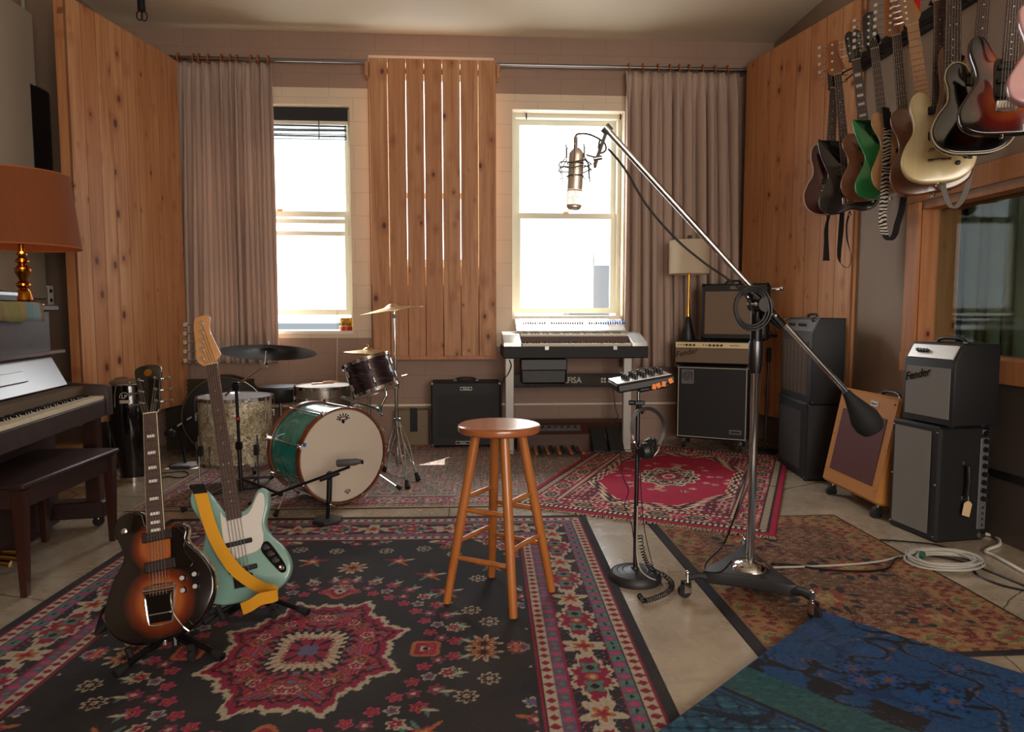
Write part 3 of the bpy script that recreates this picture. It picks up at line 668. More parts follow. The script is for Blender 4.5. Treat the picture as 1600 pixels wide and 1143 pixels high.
    for o_ in (-.055, .055):
        q = np.hypot((ph - o_) / .034, y / .032); s.put(mb & (q * (1 + .3 * np.cos(4 * np.arctan2(y, ph - o_))) < .9), 'teal'); s.put(mb & (q < .42), 'dark')
    q = np.hypot(ph / .026, y / .026); s.put(mb & (q < .8), 'orange'); s.put(mb & (q < .4), 'cream')
    ph2 = (((s.s / per) + .5) % 1 - .5) * per; th = np.arctan2(y, ph2); q = np.hypot(ph2 / .062, y / .058) / (1 + .38 * np.cos(5 * th + .4)); s.put(mb & (q < .95), 'cream'); s.put(mb & (q < .5), 'orange'); s.put(mb & (q < .26), 'crimson')
    wv = wob(s, 2.1); bgm = mb & (np.abs(s.c - PAL['field']).sum(-1) < .01); s.put(bgm & (wv > .93), 'pink'); s.put(bgm & (wv < .04), 'slate')
    band(s, .302, .308, 'crimson'); band(s, .308, .350, 'slate'); q = (s.s / .075) % 1; mk = (s.d > .308) & (s.d < .35)
    s.put(mk & (q < .4), 'purple'); s.put(mk & (np.abs(q - .7) + np.abs(s.d - .329) * 9 < .2), 'pink'); s.put(mk & (np.abs(q - .2) + np.abs(s.d - .329) * 12 < .16), 'teal')
    diamonds(.352, .388, .044, 'cream', 'red'); band(s, .388, .394, 'dark'); band(s, .394, .404, 'crimson')
    band(s, 0, .049, 'black'); return s
cR = FL(482, 1019)
s = main_rug(); rug = s.build('persian_rug', 'large black field rug with crimson medallion and floral borders under the stool and guitars', (cR.x, cR.y), R(-1.6), z=0)

# bright red rug lying askew
def red_rug():
    W, L = 1.50, 2.16; s = Rug(W, L, .005, '#9c1c3c'); wv = wob(s, 1.6)
    K, CR = '#2a2226', '#c9b79c'
    def bnd(a, b, c): band(s, a, b, c)
    f = s.d > .26; q = np.maximum((np.abs(s.U) / .46 + np.abs(s.V) / .80) / 1.42, np.maximum(np.abs(s.U) / .45, np.abs(s.V) / .78)) * (1 + .02 * np.sign(np.sin(s.U * 50 + s.V * 50)))
    cm = f & (q > 1.02); s.put(cm, '#7e2740'); s.put(cm & (wv > .6), K); s.put(cm & (wv < .2), CR); s.put(cm & (wv > .42) & (wv < .5), '#a3354f')
    s.put(f & (q > 1.0) & (q < 1.03), CR); s.put(f & (q > .96) & (q < 1.0), K); s.put(f & (q > .93) & (q < .95), CR)
    rnd = random.Random(9)
    TH = np.arctan2(s.V, s.U); r = np.hypot(s.U / .20, s.V / .27) / (1 + .08 * np.cos(12 * TH)); s.put(r < 1.0, CR); s.put(r < .92, K); s.put((r < .86) & (wv > .55), CR); s.put((r < .5), '#a33a4c'); s.put((r < .46) & (wv > .5), K); s.put(r < .22, CR); s.put(r < .16, '#9c1c3c')
    for k in range(26):
        a, b = rnd.uniform(0, .45), rnd.uniform(0, .75)
        if a / .5 + b / .86 < .88 and math.hypot(a / .2, b / .27) > 1.15: s.flower(a, b, .022, 5, (CR, K if k % 2 else '#b85a66', CR), k)
    bnd(0, .26, '#9c1c3c'); bnd(.035, .05, K)
    m = (s.d > .05) & (s.d < .085); s.put(m, CR); s.put(m & (((s.s / .03) % 1) < .5), K); bnd(.085, .095, K)
    m = (s.d > .095) & (s.d < .215); s.put(m, '#a83650'); s.put(m & (wv > .74), K); s.put(m & (wv < .14), CR)
    per = .22; ph = ((s.s / per) % 1 - .5) * per; y = s.d - .155; th = np.arctan2(y, ph); q = np.hypot(ph / .075, y / .048) / (1 + .14 * np.cos(8 * th))
    s.put(m & (q < 1), CR); s.put(m & (q < .85), K); s.put(m & (q < .5), '#8a7a62'); s.put(m & (q < .25), K)
    bnd(.215, .225, K); m = (s.d > .225) & (s.d < .25); s.put(m, CR); s.put(m & (((s.s / .035) % 1) < .45), '#9c1c3c'); bnd(.25, .262, K); return s
pN = FL(1212, 842); d1 = Vector((-.89, .456, 0)).normalized(); dv = Vector((.456, .89, 0)).normalized(); W_, L_ = 1.50, 2.16
cc = pN + d1 * W_ / 2 + dv * L_ / 2
red_rug().build('red_rug', 'bright crimson oriental rug with fringed end lying askew in front of the tall bass cabinet', (cc.x, cc.y), math.atan2(-d1.y, -d1.x), z=.009, th=.007, fringe=(-1,), seed=2)

# worn brown rug on the right
def brown_rug():
    W, L = 1.12, 1.60; s = Rug(W, L, .005, '#645040', full=True); rs = np.random.RandomState(5)
    def nz(k, sd):
        a = np.random.RandomState(sd); v = 0
        for _ in range(7): fx, fy, p = a.uniform(-k, k), a.uniform(-k, k), a.uniform(0, 6); v = v + np.sin(s.U * fx + s.V * fy + p)
        return v / 7
    n1, n2, n3 = nz(50, 1), nz(130, 2), nz(300, 3); fine = np.sin(s.V * 420 + 3 * n1)
    s.put(n1 > .12, '#765e4a'); s.put(n2 > .25, '#7c664e'); s.put(n2 < -.26, '#4c3327'); s.put(n3 > .22, '#743434'); s.put(n3 < -.36, '#8d7656')
    s.put((np.abs(n2) < .045), '#552f2b'); s.put((fine > .6) & (n1 < -.1), '#5a4a30')
    for cu, cv, r in ((-.14, .38, .15), (.20, .0, .17), (-.10, -.32, .16), (.25, -.52, .14), (-.22, .02, .12), (.10, .62, .10)):
        th = np.arctan2(s.V - cv, s.U - cu); q = np.hypot(s.U - cu, (s.V - cv) * 1.25) / (r * (1 + .15 * np.cos(9 * th))); m = (q < 1) & (q > .72)
        s.put((q < .8), '#7d6242'); s.put((q < .8) & (n2 > 0), '#7c3f36'); s.put(m & (np.sin(14 * th + 3 * n1) > -.35), '#232a30'); s.put((q < .35) & (n3 > -.1), '#968058')
    b = (s.d > .02) & (s.d < .20); s.put(b, '#7d3c3a'); s.put(b & (n2 > .1), '#8f6a4a'); s.put(b & (n2 < -.15), '#5c3026'); s.put(b & (n3 > .2), '#866a4a')
    per = .26; ph = ((s.s / per) % 1 - .5) * per; y = s.d - .11; q = np.hypot(ph / .06, y / .05); s.put(b & (q < 1), '#8b7450'); s.put(b & (q < .8) & (n3 > -.1), '#5f6140'); s.put(b & (q < .4), '#803a36')
    m = (s.d > .05) & (s.d < .058); s.put(m, '#7d6244'); m = (s.d > .195) & (s.d < .203); s.put(m, '#7d6244'); m = (s.d > .02) & (s.d < .05); s.put(m & (n2 > 0), '#8d6a40')
    s.put((s.d < .018), '#201e20'); s.put(s.U < -W / 2 + .05, '#27282c'); s.put(s.V < -L / 2 + .03, '#242326'); return s
a, b = FL(1298, 803), FL(1000, 821); c_, d_ = FL(1600, 969), FL(1180, 1021)
brown_rug().build('worn_rug', 'worn brown and rust patterned rug with dark binding under the wheeled microphone stand', (1.525, 2.925), R(0), z=0, th=.007, seed=3)

# beige patterned rug under the drums
def beige_rug():
    W, L = 3.15, 1.98; s = Rug(W, L, .0065, '#8a7c70', full=True); wv = wob(s, 1.1); w2 = wob(s, 2.3)
    s.put(wv > .7, '#5f6a6c'); s.put(wv < .22, '#8f4a55'); s.put((w2 > .46) & (w2 < .53), '#b6a994'); s.put(w2 > .85, '#4c4650'); s.put(w2 < .1, '#a35a64')
    for i in range(15):
        for j in range(9):
            cu, cv = -1.4 + i * .2 + (.1 if j % 2 else 0), -.80 + j * .2; s.flower(cu, cv, .05, 8, ('#b6a994', '#77505c', '#5f7274', '#b6a994'), i, 1.2)
    m = s.d < .27; s.put(m, '#80666a'); s.put(m & (wv > .66), '#9a3c50'); s.put(m & (wv < .22), '#a99a88'); s.put(m & (w2 > .8), '#55545c'); s.put(m & (w2 < .12), '#b6a994')
    for k, c in ((.03, '#a6997f'), (.07, '#b2a48e'), (.08, '#43383c'), (.25, '#3f3a44'), (.262, '#b2a48e')): s.put((s.d > k) & (s.d < k + .010), c)
    per = .15; ph = ((s.s / per) % 1 - .5) * per; y = s.d - .165; q = np.hypot(ph / .05, y / .04); s.put(m & (q < 1), '#b09f8c'); s.put(m & (q < .7), '#8d2f48'); s.put(m & (q < .3), '#b09f8c')
    s.put(s.d < .03, '#9b8a6e'); s.put(s.d < .012, '#4a4038'); return s
a, b = FL(193, 801), FL(706, 797)
beige_rug().build('faded_rug', 'large faded beige and rose rug under the drum kit', (a.x + 1.575, a.y + .98), R(-.7), z=0, th=.0052, seed=4)

# blue overdyed rug in the near right corner
def blue_rug():
    W, L = 2.0, 1.9; s = Rug(W, L, .0052, '#1b4068', full=True)
    def nz(k, sd, n=7):
        a = np.random.RandomState(sd); v = 0
        for _ in range(n): fx, fy, p = a.uniform(-k, k), a.uniform(-k, k), a.uniform(0, 6); v = v + np.sin(s.U * fx + s.V * fy + p)
        return v / n
    n1, n2, n3 = nz(14, 1), nz(45, 2), nz(140, 4)
    e = W / 2 + s.U            # distance from the long left... outer edge
    d = L / 2 - s.V            # distance from the upper right edge
    s.put((np.abs(n2) < .03) , '#16315a'); s.put((n2 > .3), '#1d4272')
    vine = np.abs(n1 + .35 * n2); s.put((vine < .028), '#1a1a22'); s.put((vine > .05) & (vine < .065) & (n3 > 0), '#6b4a38')
    for k in range(26):
        a = random.Random(k); cu, dv_ = a.uniform(-.95, .9), a.uniform(.08, .48); cv = L / 2 - dv_
        s.flower(cu, cv, a.uniform(.025, .055), 6 + k % 3, ('#1a1c26', '#1d4680', '#5d4640'), a.uniform(0, 6), 1, .3)
        s.leaf(cu + .06, cv + .02, .10, .02, a.uniform(0, 3), '#1b1b22')
    m = (d > .50) & (d < .60); s.put(m & (n2 + .3 * n3 > -.04), '#1b1c24'); 
    m = (d > .60) & (d < .76); s.put(m, '#234a4e'); s.put(m & (n3 > .25), '#295656'); m = (d > .76) & (d < .775); s.put(m, '#151c24'); m = (d > .79) & (d < .80); s.put(m, '#151c24')
    m = d > .80; s.put(m, '#1a4059'); s.put(m & (n2 > .18), '#1f4d66'); s.put(m & (np.abs(np.sin((s.U + d) * 40) * np.sin((s.U - d) * 40)) < .10), '#10202e'); s.put(m & (n3 > .3), '#33646e'); s.put(m & (np.abs(n1) < .03), '#122436')
    sc_ = np.abs(np.sin(s.U * 95 + 4 * n1 * 6) * np.cos(s.V * 88 + 5 * n2 * 4)); s.put((sc_ > .93) & (d > .04), '#141d30', .7); s.put((sc_ < .03) & (n1 > 0), '#3d5468', .6)
    s.put((s.d < .012), '#24508a'); return s
A_, B_, C_ = FL(1281, 953, .02), FL(1010, 1143, .02), FL(1600, 1051, .02)
e1 = (B_ - A_).normalized(); e2 = (C_ - A_).normalized()      # e1: left edge towards the camera, e2: upper right edge
ang = math.atan2(e2.y, e2.x); ux = Vector((math.cos(ang), math.sin(ang), 0)); vy = Vector((-math.sin(ang), math.cos(ang), 0))
if e1.dot(vy) < 0: vy = -vy
cc = A_ + ux * 1.0 + vy * .95
blue_rug().build('blue_rug', 'overdyed blue and teal oriental rug in the near right corner', (cc.x, cc.y), ang, z=.0095, th=.012, seed=5)
# print('blue angles', math.degrees(ang), math.degrees(math.acos(e1.dot(e2))), A_, B_, C_)
# ------------------------------------------------------------------ amplifiers and cabinets
def weave(name, c0, c1, sx, sz, metal=0.0, axis='X'):
    t = NT(name); x, y, z = t.sep(t.coord())[0:3]
    a = t.math('SINE', t.math('MULTIPLY', x, sx)); b = t.math('SINE', t.math('MULTIPLY', z, sz))
    f = t.math('MULTIPLY', t.math('ADD', t.math('ADD', a, b), 2), .25); n = t.noise(t.coord(), 9, 3)
    c = t.mix(f, c0, c1); t.set('Base Color', t.mix(t.math('MULTIPLY', n, .3), c, c0)); t.set('Roughness', .6); t.bump(f, .4, .002); return t.m
weave('grille_tan', '#5c4a38', '#8d7760', 1500, 1500); weave('grille_silver', '#5f5c58', '#8a867e', 900, 1300); weave('grille_brown', '#2b211c', '#6a5444', 80, 420)
weave('grille_dark', '#2c2b2c', '#4a4644', 500, 500); weave('grille_black', '#0c0b0c', '#181617', 700, 700); weave('grille_oxblood', '#4a1e1c', '#5f2a26', 700, 500)
weave('tweed', '#a5672a', '#bf8542', 900, 900); plain('panel_silver', '#cfcdc8', .3, .3); plain('panel_cream', '#e6d2a4', .4); plain('piping_white', '#b9b2a4', .5); plain('panel_grey', '#77777a', .35, .5)
def amp(name, label, A, B, h, depth, z0=0.0, body='tolex_black', grille=None, gmat='grille_tan', frame=None, panel=None, pmat='panel_silver', knobs=(), handle=True, corners=None,
        casters=False, feet=True, lean=0.0, group=None, cat='amplifier', frame_mat=None, slant=0.0, ch=.012, hside=None):
    """A, B: front lower corners left and right; local x runs from A to B, front face looks along -y"""
    A, B = Vector((A.x, A.y, 0)), Vector((B.x, B.y, 0)); w_ = (B - A).length; c = (A + B) / 2
    r = thing(name, label, cat, (c.x, c.y, z0), rot=Euler((0, 0, math.atan2(B.y - A.y, B.x - A.x))), group=group)
    off = .09 if casters else (.012 if feet else 0)
    if lean: r.rotation_euler = (Matrix.Rotation(math.atan2(B.y - A.y, B.x - A.x), 3, 'Z') @ Matrix.Rotation(lean, 3, 'X')).to_euler()
    W = w_; bm = G(body)
    if slant:       # upper part of the front face slopes back
        zs_ = h - slant; pts = [(.0, off), (depth, off), (depth, h), (.05, h), (0, zs_)]
        m = Matrix(((0, 1, 0, 0), (1, 0, 0, 0), (0, 0, 1, 0), (0, 0, 0, 1)))
        bm.plate(pts, -W / 2, W / 2, rnd=.008, mx=m)
    else: bm.box((0, depth / 2, off + (h - off) / 2), (W, depth, h - off), ch=ch)
    bm.build('cabinet', r)
    if grille:
        x0, x1, za, zb = grille; g = G(gmat); g.bb(-W / 2 + x0, W / 2 - x1, -.004, .01, off + za, h - zb); g.build('grille', r)
        if frame_mat:
            g = G(frame_mat); k = .006; X0, X1, Z0, Z1 = -W / 2 + x0, W / 2 - x1, off + za, h - zb
            g.bb(X0 - k, X1 + k, -.008, .002, Z1, Z1 + k); g.bb(X0 - k, X1 + k, -.008, .002, Z0 - k, Z0); g.bb(X0 - k, X0, -.008, .002, Z0, Z1); g.bb(X1, X1 + k, -.008, .002, Z0, Z1); g.build('piping', r)
    if panel:
        x0, x1, za, zb = panel; g = G(pmat); pm = None
        if slant:
            a_ = math.atan2(.05, slant); pm = T((0, 0, h - slant)) @ Matrix.Rotation(-a_, 4, 'X'); L = math.hypot(.05, slant)
            g.box((0, -.003, L / 2), (W - x0 - x1, .008, L * .72), mx=pm)
        else: g.bb(-W / 2 + x0, W / 2 - x1, -.010, .004, za, zb)
        p = g.build('control_panel', r)
        for fx, ks in knobs:
            x = -W / 2 + x0 + (W - x0 - x1) * fx; z = (za + zb) / 2; kg = G('black_plastic')
            if pm is not None:
                a, b = pm @ Vector((x, -.005, L / 2)), pm @ Vector((x, -.024, L / 2)); kg.cyl(a, b, ks, ks * .8, 12)
            else: kg.cyl((x, -.008, z), (x, -.028, z), ks, ks * .8, 12)
            kg.build('knob', p)
    if handle:
        g = G('dark_leather'); hy = depth / 2; hw = .095; z = h
        g.tube([(-hw, hy, z), (-hw * .8, hy, z + .018), (-hw * .4, hy, z + .026), (hw * .4, hy, z + .026), (hw * .8, hy, z + .018), (hw, hy, z)], .009, 8); ho = g.build('handle', r)
        for s_ in (-1, 1): G('steel').box((s_ * hw, hy, z + .004), (.03, .025, .008), ch=.002).build('handle_cap', ho)
    if corners:
        for sx in (-1, 1):
            for zz in ((h, -1), (off, 1)):
                G(corners).box((sx * (W / 2 - .012), .010, zz[0] + zz[1] * .012), (.030, .030, .030), ch=.008).build('corner_guard', r)
    if casters:
        for sx in (-1, 1):
            for y in (.05, depth - .05):
                g = G('steel'); g.cyl((sx * (W / 2 - .06), y, off), (sx * (W / 2 - .06), y, .06), .014, n=10); g.box((sx * (W / 2 - .06), y, .055), (.03, .04, .03)); g.use('black_rubber')
                g.cyl((sx * (W / 2 - .06) - .012, y, .032), (sx * (W / 2 - .06) + .012, y, .032), .032, n=16); g.build('caster', r)
    elif feet:
        for sx in (-1, 1):
            for y in (.04, depth - .04): G('black_rubber').cyl((sx * (W / 2 - .05), y, 0), (sx * (W / 2 - .05), y, .014), .018, n=10).build('foot', r)
    r['_w'] = W
    return r
def loc_w(r): return r['_w']
# tall bass cabinet, with its head and the blond-grille combo on top
DY = 5.50
A = WY(1055, 690, DY + .14); B = WY(1168, 690, DY - .13)
hb = (WY(1110, 573, DY)).z - .008
bass = amp('bass_cabinet', 'tall black bass speaker cabinet with silver piping on casters below the long amplifier head', A, B, hb, .34, body='tolex_black', grille=(.022, .022, .022, .022), gmat='grille_black', frame_mat='piping_white', handle=False, casters=True, corners='steel', cat='speaker cabinet')
bass.location.z = .0165
Wb = loc_w(bass)
g = G('panel_grey'); g.bb(-Wb / 2 + .045, -Wb / 2 + .145, -.009, -.004, hb - .155, hb - .035); b_ = g.build('emblem_plate', bass)
g = G('tolex_black'); 
for rr in (.037, .025, .012):
    g.tube([(-Wb / 2 + .093 + rr * math.cos(a), -.0105, hb - .086 + rr * math.sin(a)) for a in np.linspace(.2 if rr > .03 else 0, 5.0 if rr > .03 else 2 * PI, 24)], .0026, 5)
g.cyl((-Wb / 2 + .093 + .036, -.0105, hb - .05), (-Wb / 2 + .093 + .036, -.0105, hb - .125), .003, n=5); g.build('emblem_rings', b_)
g = G('panel_grey'); g.bb(Wb / 2 - .145, Wb / 2 - .05, -.009, -.004, .15, .185); g.use('tolex_black').bb(Wb / 2 - .135, Wb / 2 - .06, -.010, -.009, .160, .175); g.build('name_badge', bass)
hz = hb + .0165
dirb = (Vector((B.x, B.y, 0)) - Vector((A.x, A.y, 0))).normalized(); fr = Vector((dirb.y, -dirb.x, 0))
def off2(P, along, front): return P + dirb * along + fr * front
hh = .205
head = amp('amplifier_head', 'wide amplifier head with cream control panel lying on the tall bass cabinet', off2(A, -.022, .0), off2(B, .03, .0), hh, .27, z0=hz, grille=(.012, .012, .012, .062), gmat='grille_tan', panel=(.012, .012, hh - .058, hh - .012), pmat='panel_cream',
           knobs=[(.15, .010), (.20, .010), (.25, .010), (.46, .010), (.51, .010), (.56, .010), (.61, .010)], handle=False)
Wh = loc_w(head)
text('Fender', .065, 'black_gloss', 'script_logo', head, T((-Wh / 2 + .10, -.007, hh - .10)) @ Matrix.Rotation(-.22, 4, 'Y'), shear=.35)
text('BASSMAN', .016, 'black_plastic', 'panel_lettering', head, T((Wh / 2 - .15, -.0112, hh - .036)))
g = G('tolex_black')
for i in range(3): g.cyl((-Wh / 2 + .035 + i * .022, -.012, hh - .034), (-Wh / 2 + .035 + i * .022, -.010, hh - .034), .005, n=8); 
for i in range(3): g.cyl((-Wh / 2 + .24 + i * .022, -.012, hh - .034), (-Wh / 2 + .24 + i * .022, -.010, hh - .034), .005, n=8)
g.build('input_jacks', head)
ch_ = (WY(1140, 443, DY).z) - (hz + hh)
combo = amp('combo_amplifier', 'brown-black combo amplifier with tan woven grille standing on the wide amplifier head', off2(A, .19, -.03), off2(A, .19 + .52, -.03), ch_, .24, z0=hz + hh, grille=(.028, .028, .045, .062), gmat='grille_tan', panel=None, handle=True, corners='black_metal', lean=0)
combo.rotation_euler = (Euler(combo.rotation_euler).to_matrix() @ Matrix.Rotation(R(0), 3, 'X')).to_euler()
g = G('panel_grey'); g.bb(-.035, .035, -.008, .0, ch_ - .045, ch_ - .022); bd = g.build('name_badge', combo); text('DELUXE', .016, 'black_gloss', 'lettering', combo, T((0, -.009, ch_ - .034)))
# slender table lamp on the head
def table_lamp_small():
    p = off2(A, .065, -.13); z0 = hz + hh; r = thing('table_lamp', 'slender brass and black cone table lamp with cream drum shade on the wide amplifier head', 'lamp', (p.x, p.y, z0))
    zs = WY(1080, 428, p.y).z - z0; zt = WY(1080, 376, p.y).z - z0
    G('black_plastic').lathe([(0, 0), (.062, 0), (.064, .006), (.020, .20), (.012, .215), (0, .216)], 24).build('base', r)
    G('brass').lathe([(0, .19), (.021, .19), (.0095, .35), (.013, zs + .02), (.005, zs + .03), (.005, zt + .03), (0, zt + .03)], 16).build('stem', r)
    rr = .168; t = NT('shade_cream'); t.set('Base Color', C4('#e2d6bd')); t.set('Roughness', .8); trn = t.n.new('ShaderNodeBsdfTranslucent'); trn.inputs[0].default_value = C4('#e8d3ae'); ms = t.n.new('ShaderNodeMixShader'); ms.inputs[0].default_value = .35
    t.l.new(t.b.outputs[0], ms.inputs[1]); t.l.new(trn.outputs[0], ms.inputs[2]); t.l.new(ms.outputs[0], t.out.inputs[0])
    g = G('shade_cream'); n = 36; rg = []
    for R_, z in ((rr, zs), (rr, zt), (rr - .003, zt), (rr - .003, zs)): rg.append([g.vert((R_ * math.cos(2 * PI * k / n), R_ * math.sin(2 * PI * k / n), z)) for k in range(n)])
    rg.append(rg[0]); g.rings(rg, caps=(False, False)); g.build('lamp_shade', r)
    G('rosewood').cyl((0, 0, zt), (0, 0, zt + .045), .018, n=12).build('finial', r)
    g = G('brass')
    for a in (0, 2.1, 4.2): g.cyl((0, 0, zt - .01), ((rr - .004) * math.cos(a), (rr - .004) * math.sin(a), zt - .01), .002, n=5)
    g.build('shade_spider', r)
table_lamp_small()
# dark stack along the right wall
A, B = FL(1214, 722, 0), FL(1257, 751, 0); A = A + (B - A) * -.0
h1 = WY(1235, 622, (A.y + B.y) / 2).z
low = amp('speaker_cabinet', 'lower dark grey speaker cabinet of the stack in the right corner', A, B, h1, .225, body='tolex_grey', grille=(.05, .11, .06, .07), gmat='grille_dark', handle=False, corners='dark_steel', feet=False, cat='speaker cabinet')
d_ = (B - A).normalized(); n_ = Vector((-d_.y, d_.x, 0)); h2 = 1.125 - h1
A2, B2 = A + d_ * .0 + n_ * .01, B + d_ * .03 + n_ * .01
up = amp('bass_combo', 'upper dark grey combo amplifier with silver panel and ribbed brown grille topping the corner stack', A2, B2, h2, .22, z0=h1, body='tolex_grey', grille=(.05, .07, .05, .16), gmat='grille_brown', panel=(.03, .03, h2 - .11, h2), pmat='panel_grey', slant=.11,
         knobs=[(.15, .011), (.24, .011), (.33, .011), (.55, .011), (.64, .011), (.73, .011)], corners='dark_steel', feet=False)
Wu = loc_w(up); g = G('orange_plastic')
# tweed combo leaning back on casters
A, B = FL(1279, 748, .085), FL(1364, 790, .085)
d_ = (B - A).normalized(); ht = .70
tw = amp('tweed_amplifier', 'leaning tweed covered combo amplifier with oxblood grille on casters', A, B, ht, .27, body='tweed', grille=(.075, .075, .09, .13), gmat='grille_oxblood', casters=True, handle=True, lean=R(-11), ch=.014)
Wt = loc_w(tw); g = G('panel_silver'); g.bb(.05, .12, -.008, .0, ht - .075, ht - .045); g.build('name_badge', tw)
text('Victoria', .018, 'black_gloss', 'lettering', tw, T((.085, -.009, ht - .06)), shear=.2)
for sx in (-1, 1):
    for z in (.17, .40, .66): G('brass').ball((sx * (Wt / 2 - .035), -.001, z), .006, 8).build('screw', tw)
# combo standing on its end with small combo on top
A, B = FL(1387, 818, 0), FL(1461, 849, 0); d_ = (B - A).normalized(); n_ = Vector((-d_.y, d_.x, 0)); hs = WY(1390, 652, A.y).z
big = amp('combo_amplifier', 'large black combo amplifier standing on its end beside the tweed one, controls down its side', A, B, hs, .30, body='tolex_black', grille=(.03, .055, .035, .03), gmat='grille_silver', handle=False, corners=None, feet=False)
Wg = loc_w(big)
g = G('panel_grey'); g.bb(Wg / 2 - .002, Wg / 2 + .006, .235, .285, .06, hs - .06, ch=.01); cp = g.build('control_panel', big)
for i in range(10): G('black_plastic').cyl((Wg / 2 + .004, .26, .22 + i * .042), (Wg / 2 + .028, .26, .22 + i * .042), .014, .011, 12).build('knob', cp)
for i in range(4): G('steel').cyl((Wg / 2 + .004, .26, .085 + i * .03), (Wg / 2 + .012, .26, .085 + i * .03), .006, n=8).build('jack', cp)
g = G('dark_leather'); g.tube([(Wg / 2, .15, .23), (Wg / 2 + .022, .15, .25), (Wg / 2 + .028, .15, .32), (Wg / 2 + .022, .15, .39), (Wg / 2, .15, .41)], .010, 8); ho = g.build('handle', big)
for z in (.23, .41): G('steel').box((Wg / 2 + .004, .15, z), (.01, .035, .025), ch=.002).build('handle_cap', ho)
for z in (.03, hs / 2, hs - .03):
    for sx in (-1, 1): G('steel').ball((sx * (Wg / 2 - .018), -.001, z), .006, 8).build('screw', big)
for y, z in ((.27, .03), (.27, hs - .03)): G('steel').box((Wg / 2 - .008, y, z), (.035, .05, .04), ch=.01).build('corner_guard', big)
tg = thing('price_tag', 'paper tag on a string hanging from the handle of the upended combo amplifier', 'tag', rot=big.rotation_euler)
mw = Matrix.LocRotScale(big.location, big.rotation_euler, None); tg.location = mw @ Vector((Wg / 2 + .034, .15, .22))
plain('paper_tag', '#c9a983', .8); G('paper_tag').plate([(-.018, -.075), (.016, -.08), (.018, -.012), (.006, 0), (-.006, 0), (-.018, -.014)], -.0006, .0006, mx=Matrix.Rotation(R(65), 4, 'Z') @ Matrix.Rotation(.12, 4, 'Y')).build('card', tg)
G('fringe').tube([(0, 0, -.004), (-.004, .002, .02), (-.008, 0, .045)], .0012, 5).build('string', tg)
h3 = .415
small = amp('practice_amplifier', 'small black amplifier with silver grille and silver panel on top of the upended combo', A + d_ * .055 + n_ * .012, B + d_ * .055 + n_ * .012, h3, .26, z0=hs, grille=(.022, .022, .03, .12), gmat='grille_silver', panel=(.02, .02, h3 - .09, h3), pmat='panel_silver', slant=.09,
            knobs=[(.20, .010), (.27, .010), (.34, .010), (.41, .010)], handle=True)
Ws = loc_w(small); text('Fender', .060, 'black_gloss', 'script_logo', small, T((-Ws / 2 + .10, -.007, h3 - .165)) @ Matrix.Rotation(-.25, 4, 'Y'), shear=.35, bold=.0006)
# black combo at the back wall
A, B = WY(674, 698, 5.80), WY(783, 698, 5.80); hp = WY(720, 598, 5.80).z
pv = amp('guitar_amplifier', 'black combo amplifier with black grille on the floor against the back wall', A, B, hp, .26, grille=(.055, .055, .075, .10), gmat='grille_black', handle=True, corners='steel', body='tolex_grey')
pv.location.z = .0065
Wp = loc_w(pv)
for (x, z, w_, h_, s_) in ((0, hp - .055, .10, .028, 'Peavey'), (-.03, .045, .12, .026, 'Classic')):
    g = G('panel_silver'); g.bb(x - w_ / 2, x + w_ / 2, -.006, -.001, z - h_ / 2, z + h_ / 2); g.use('black_gloss').bb(x - w_ / 2 + .004, x + w_ / 2 - .004, -.007, -.006, z - h_ / 2 + .004, z + h_ / 2 - .004); g.build('name_badge', pv)
    text(s_, .022, 'panel_silver', 'lettering', pv, T((x, -.0078, z)), shear=.3)
for o in list(COL.objects):
    if '_w' in o: del o['_w']
# ------------------------------------------------------------------ stool
ps = [FL(698, 941, .008), FL(802, 965, .008), FL(862, 923, .008), FL(768, 900, .008)]
cs = sum(ps, Vector()) / 4; zs = WY(780, 661, cs.y).z
r = thing('bar_stool', 'round topped wooden stool standing on the black rug in the middle of the room', 'stool', (cs.x, cs.y, .0085))
ctr = WY(780, 661, cs.y)
rs_ = 66 / FPX * cs.y * 1.0; zt = zs - .0085
G('stool_seat').lathe([(0, zt - .034), (rs_ - .012, zt - .034), (rs_ - .003, zt - .028), (rs_, zt - .016), (rs_ - .002, zt - .007), (rs_ - .010, zt - .001), (rs_ - .03, zt), (0, zt - .001)], 48, c=(ctr.x - cs.x, 0, 0)).build('seat', r)
hd = Vector((ctr.x, cs.y, zt - .03)); foot = [p - Vector((cs.x, cs.y, .0085)) for p in ps]; foot = [Vector((p.x, p.y, 0)) for p in foot]
tops = [Vector((ctr.x - cs.x, 0, 0)) + Vector((f.x * .42, f.y * .42, zt - .032)) for f in foot]
for f, t_ in zip(foot, tops): G('stool_wood').tube([f, f.lerp(t_, .5), t_], [.0165, .0195, .0185], 14).build('leg', r)
def at(i, k): return foot[i].lerp(tops[i], k)
for (i, j, ka) in ((0, 1, .27), (2, 3, .30), (1, 2, .36), (3, 0, .36), (0, 1, .55), (2, 3, .52), (1, 2, .62), (3, 0, .62)):
    a, b = at(i, ka), at(j, ka); m_ = a.lerp(b, .5); G('stool_wood').tube([a, m_, b], [.0085, .0115, .0085], 10).build('stretcher', r)

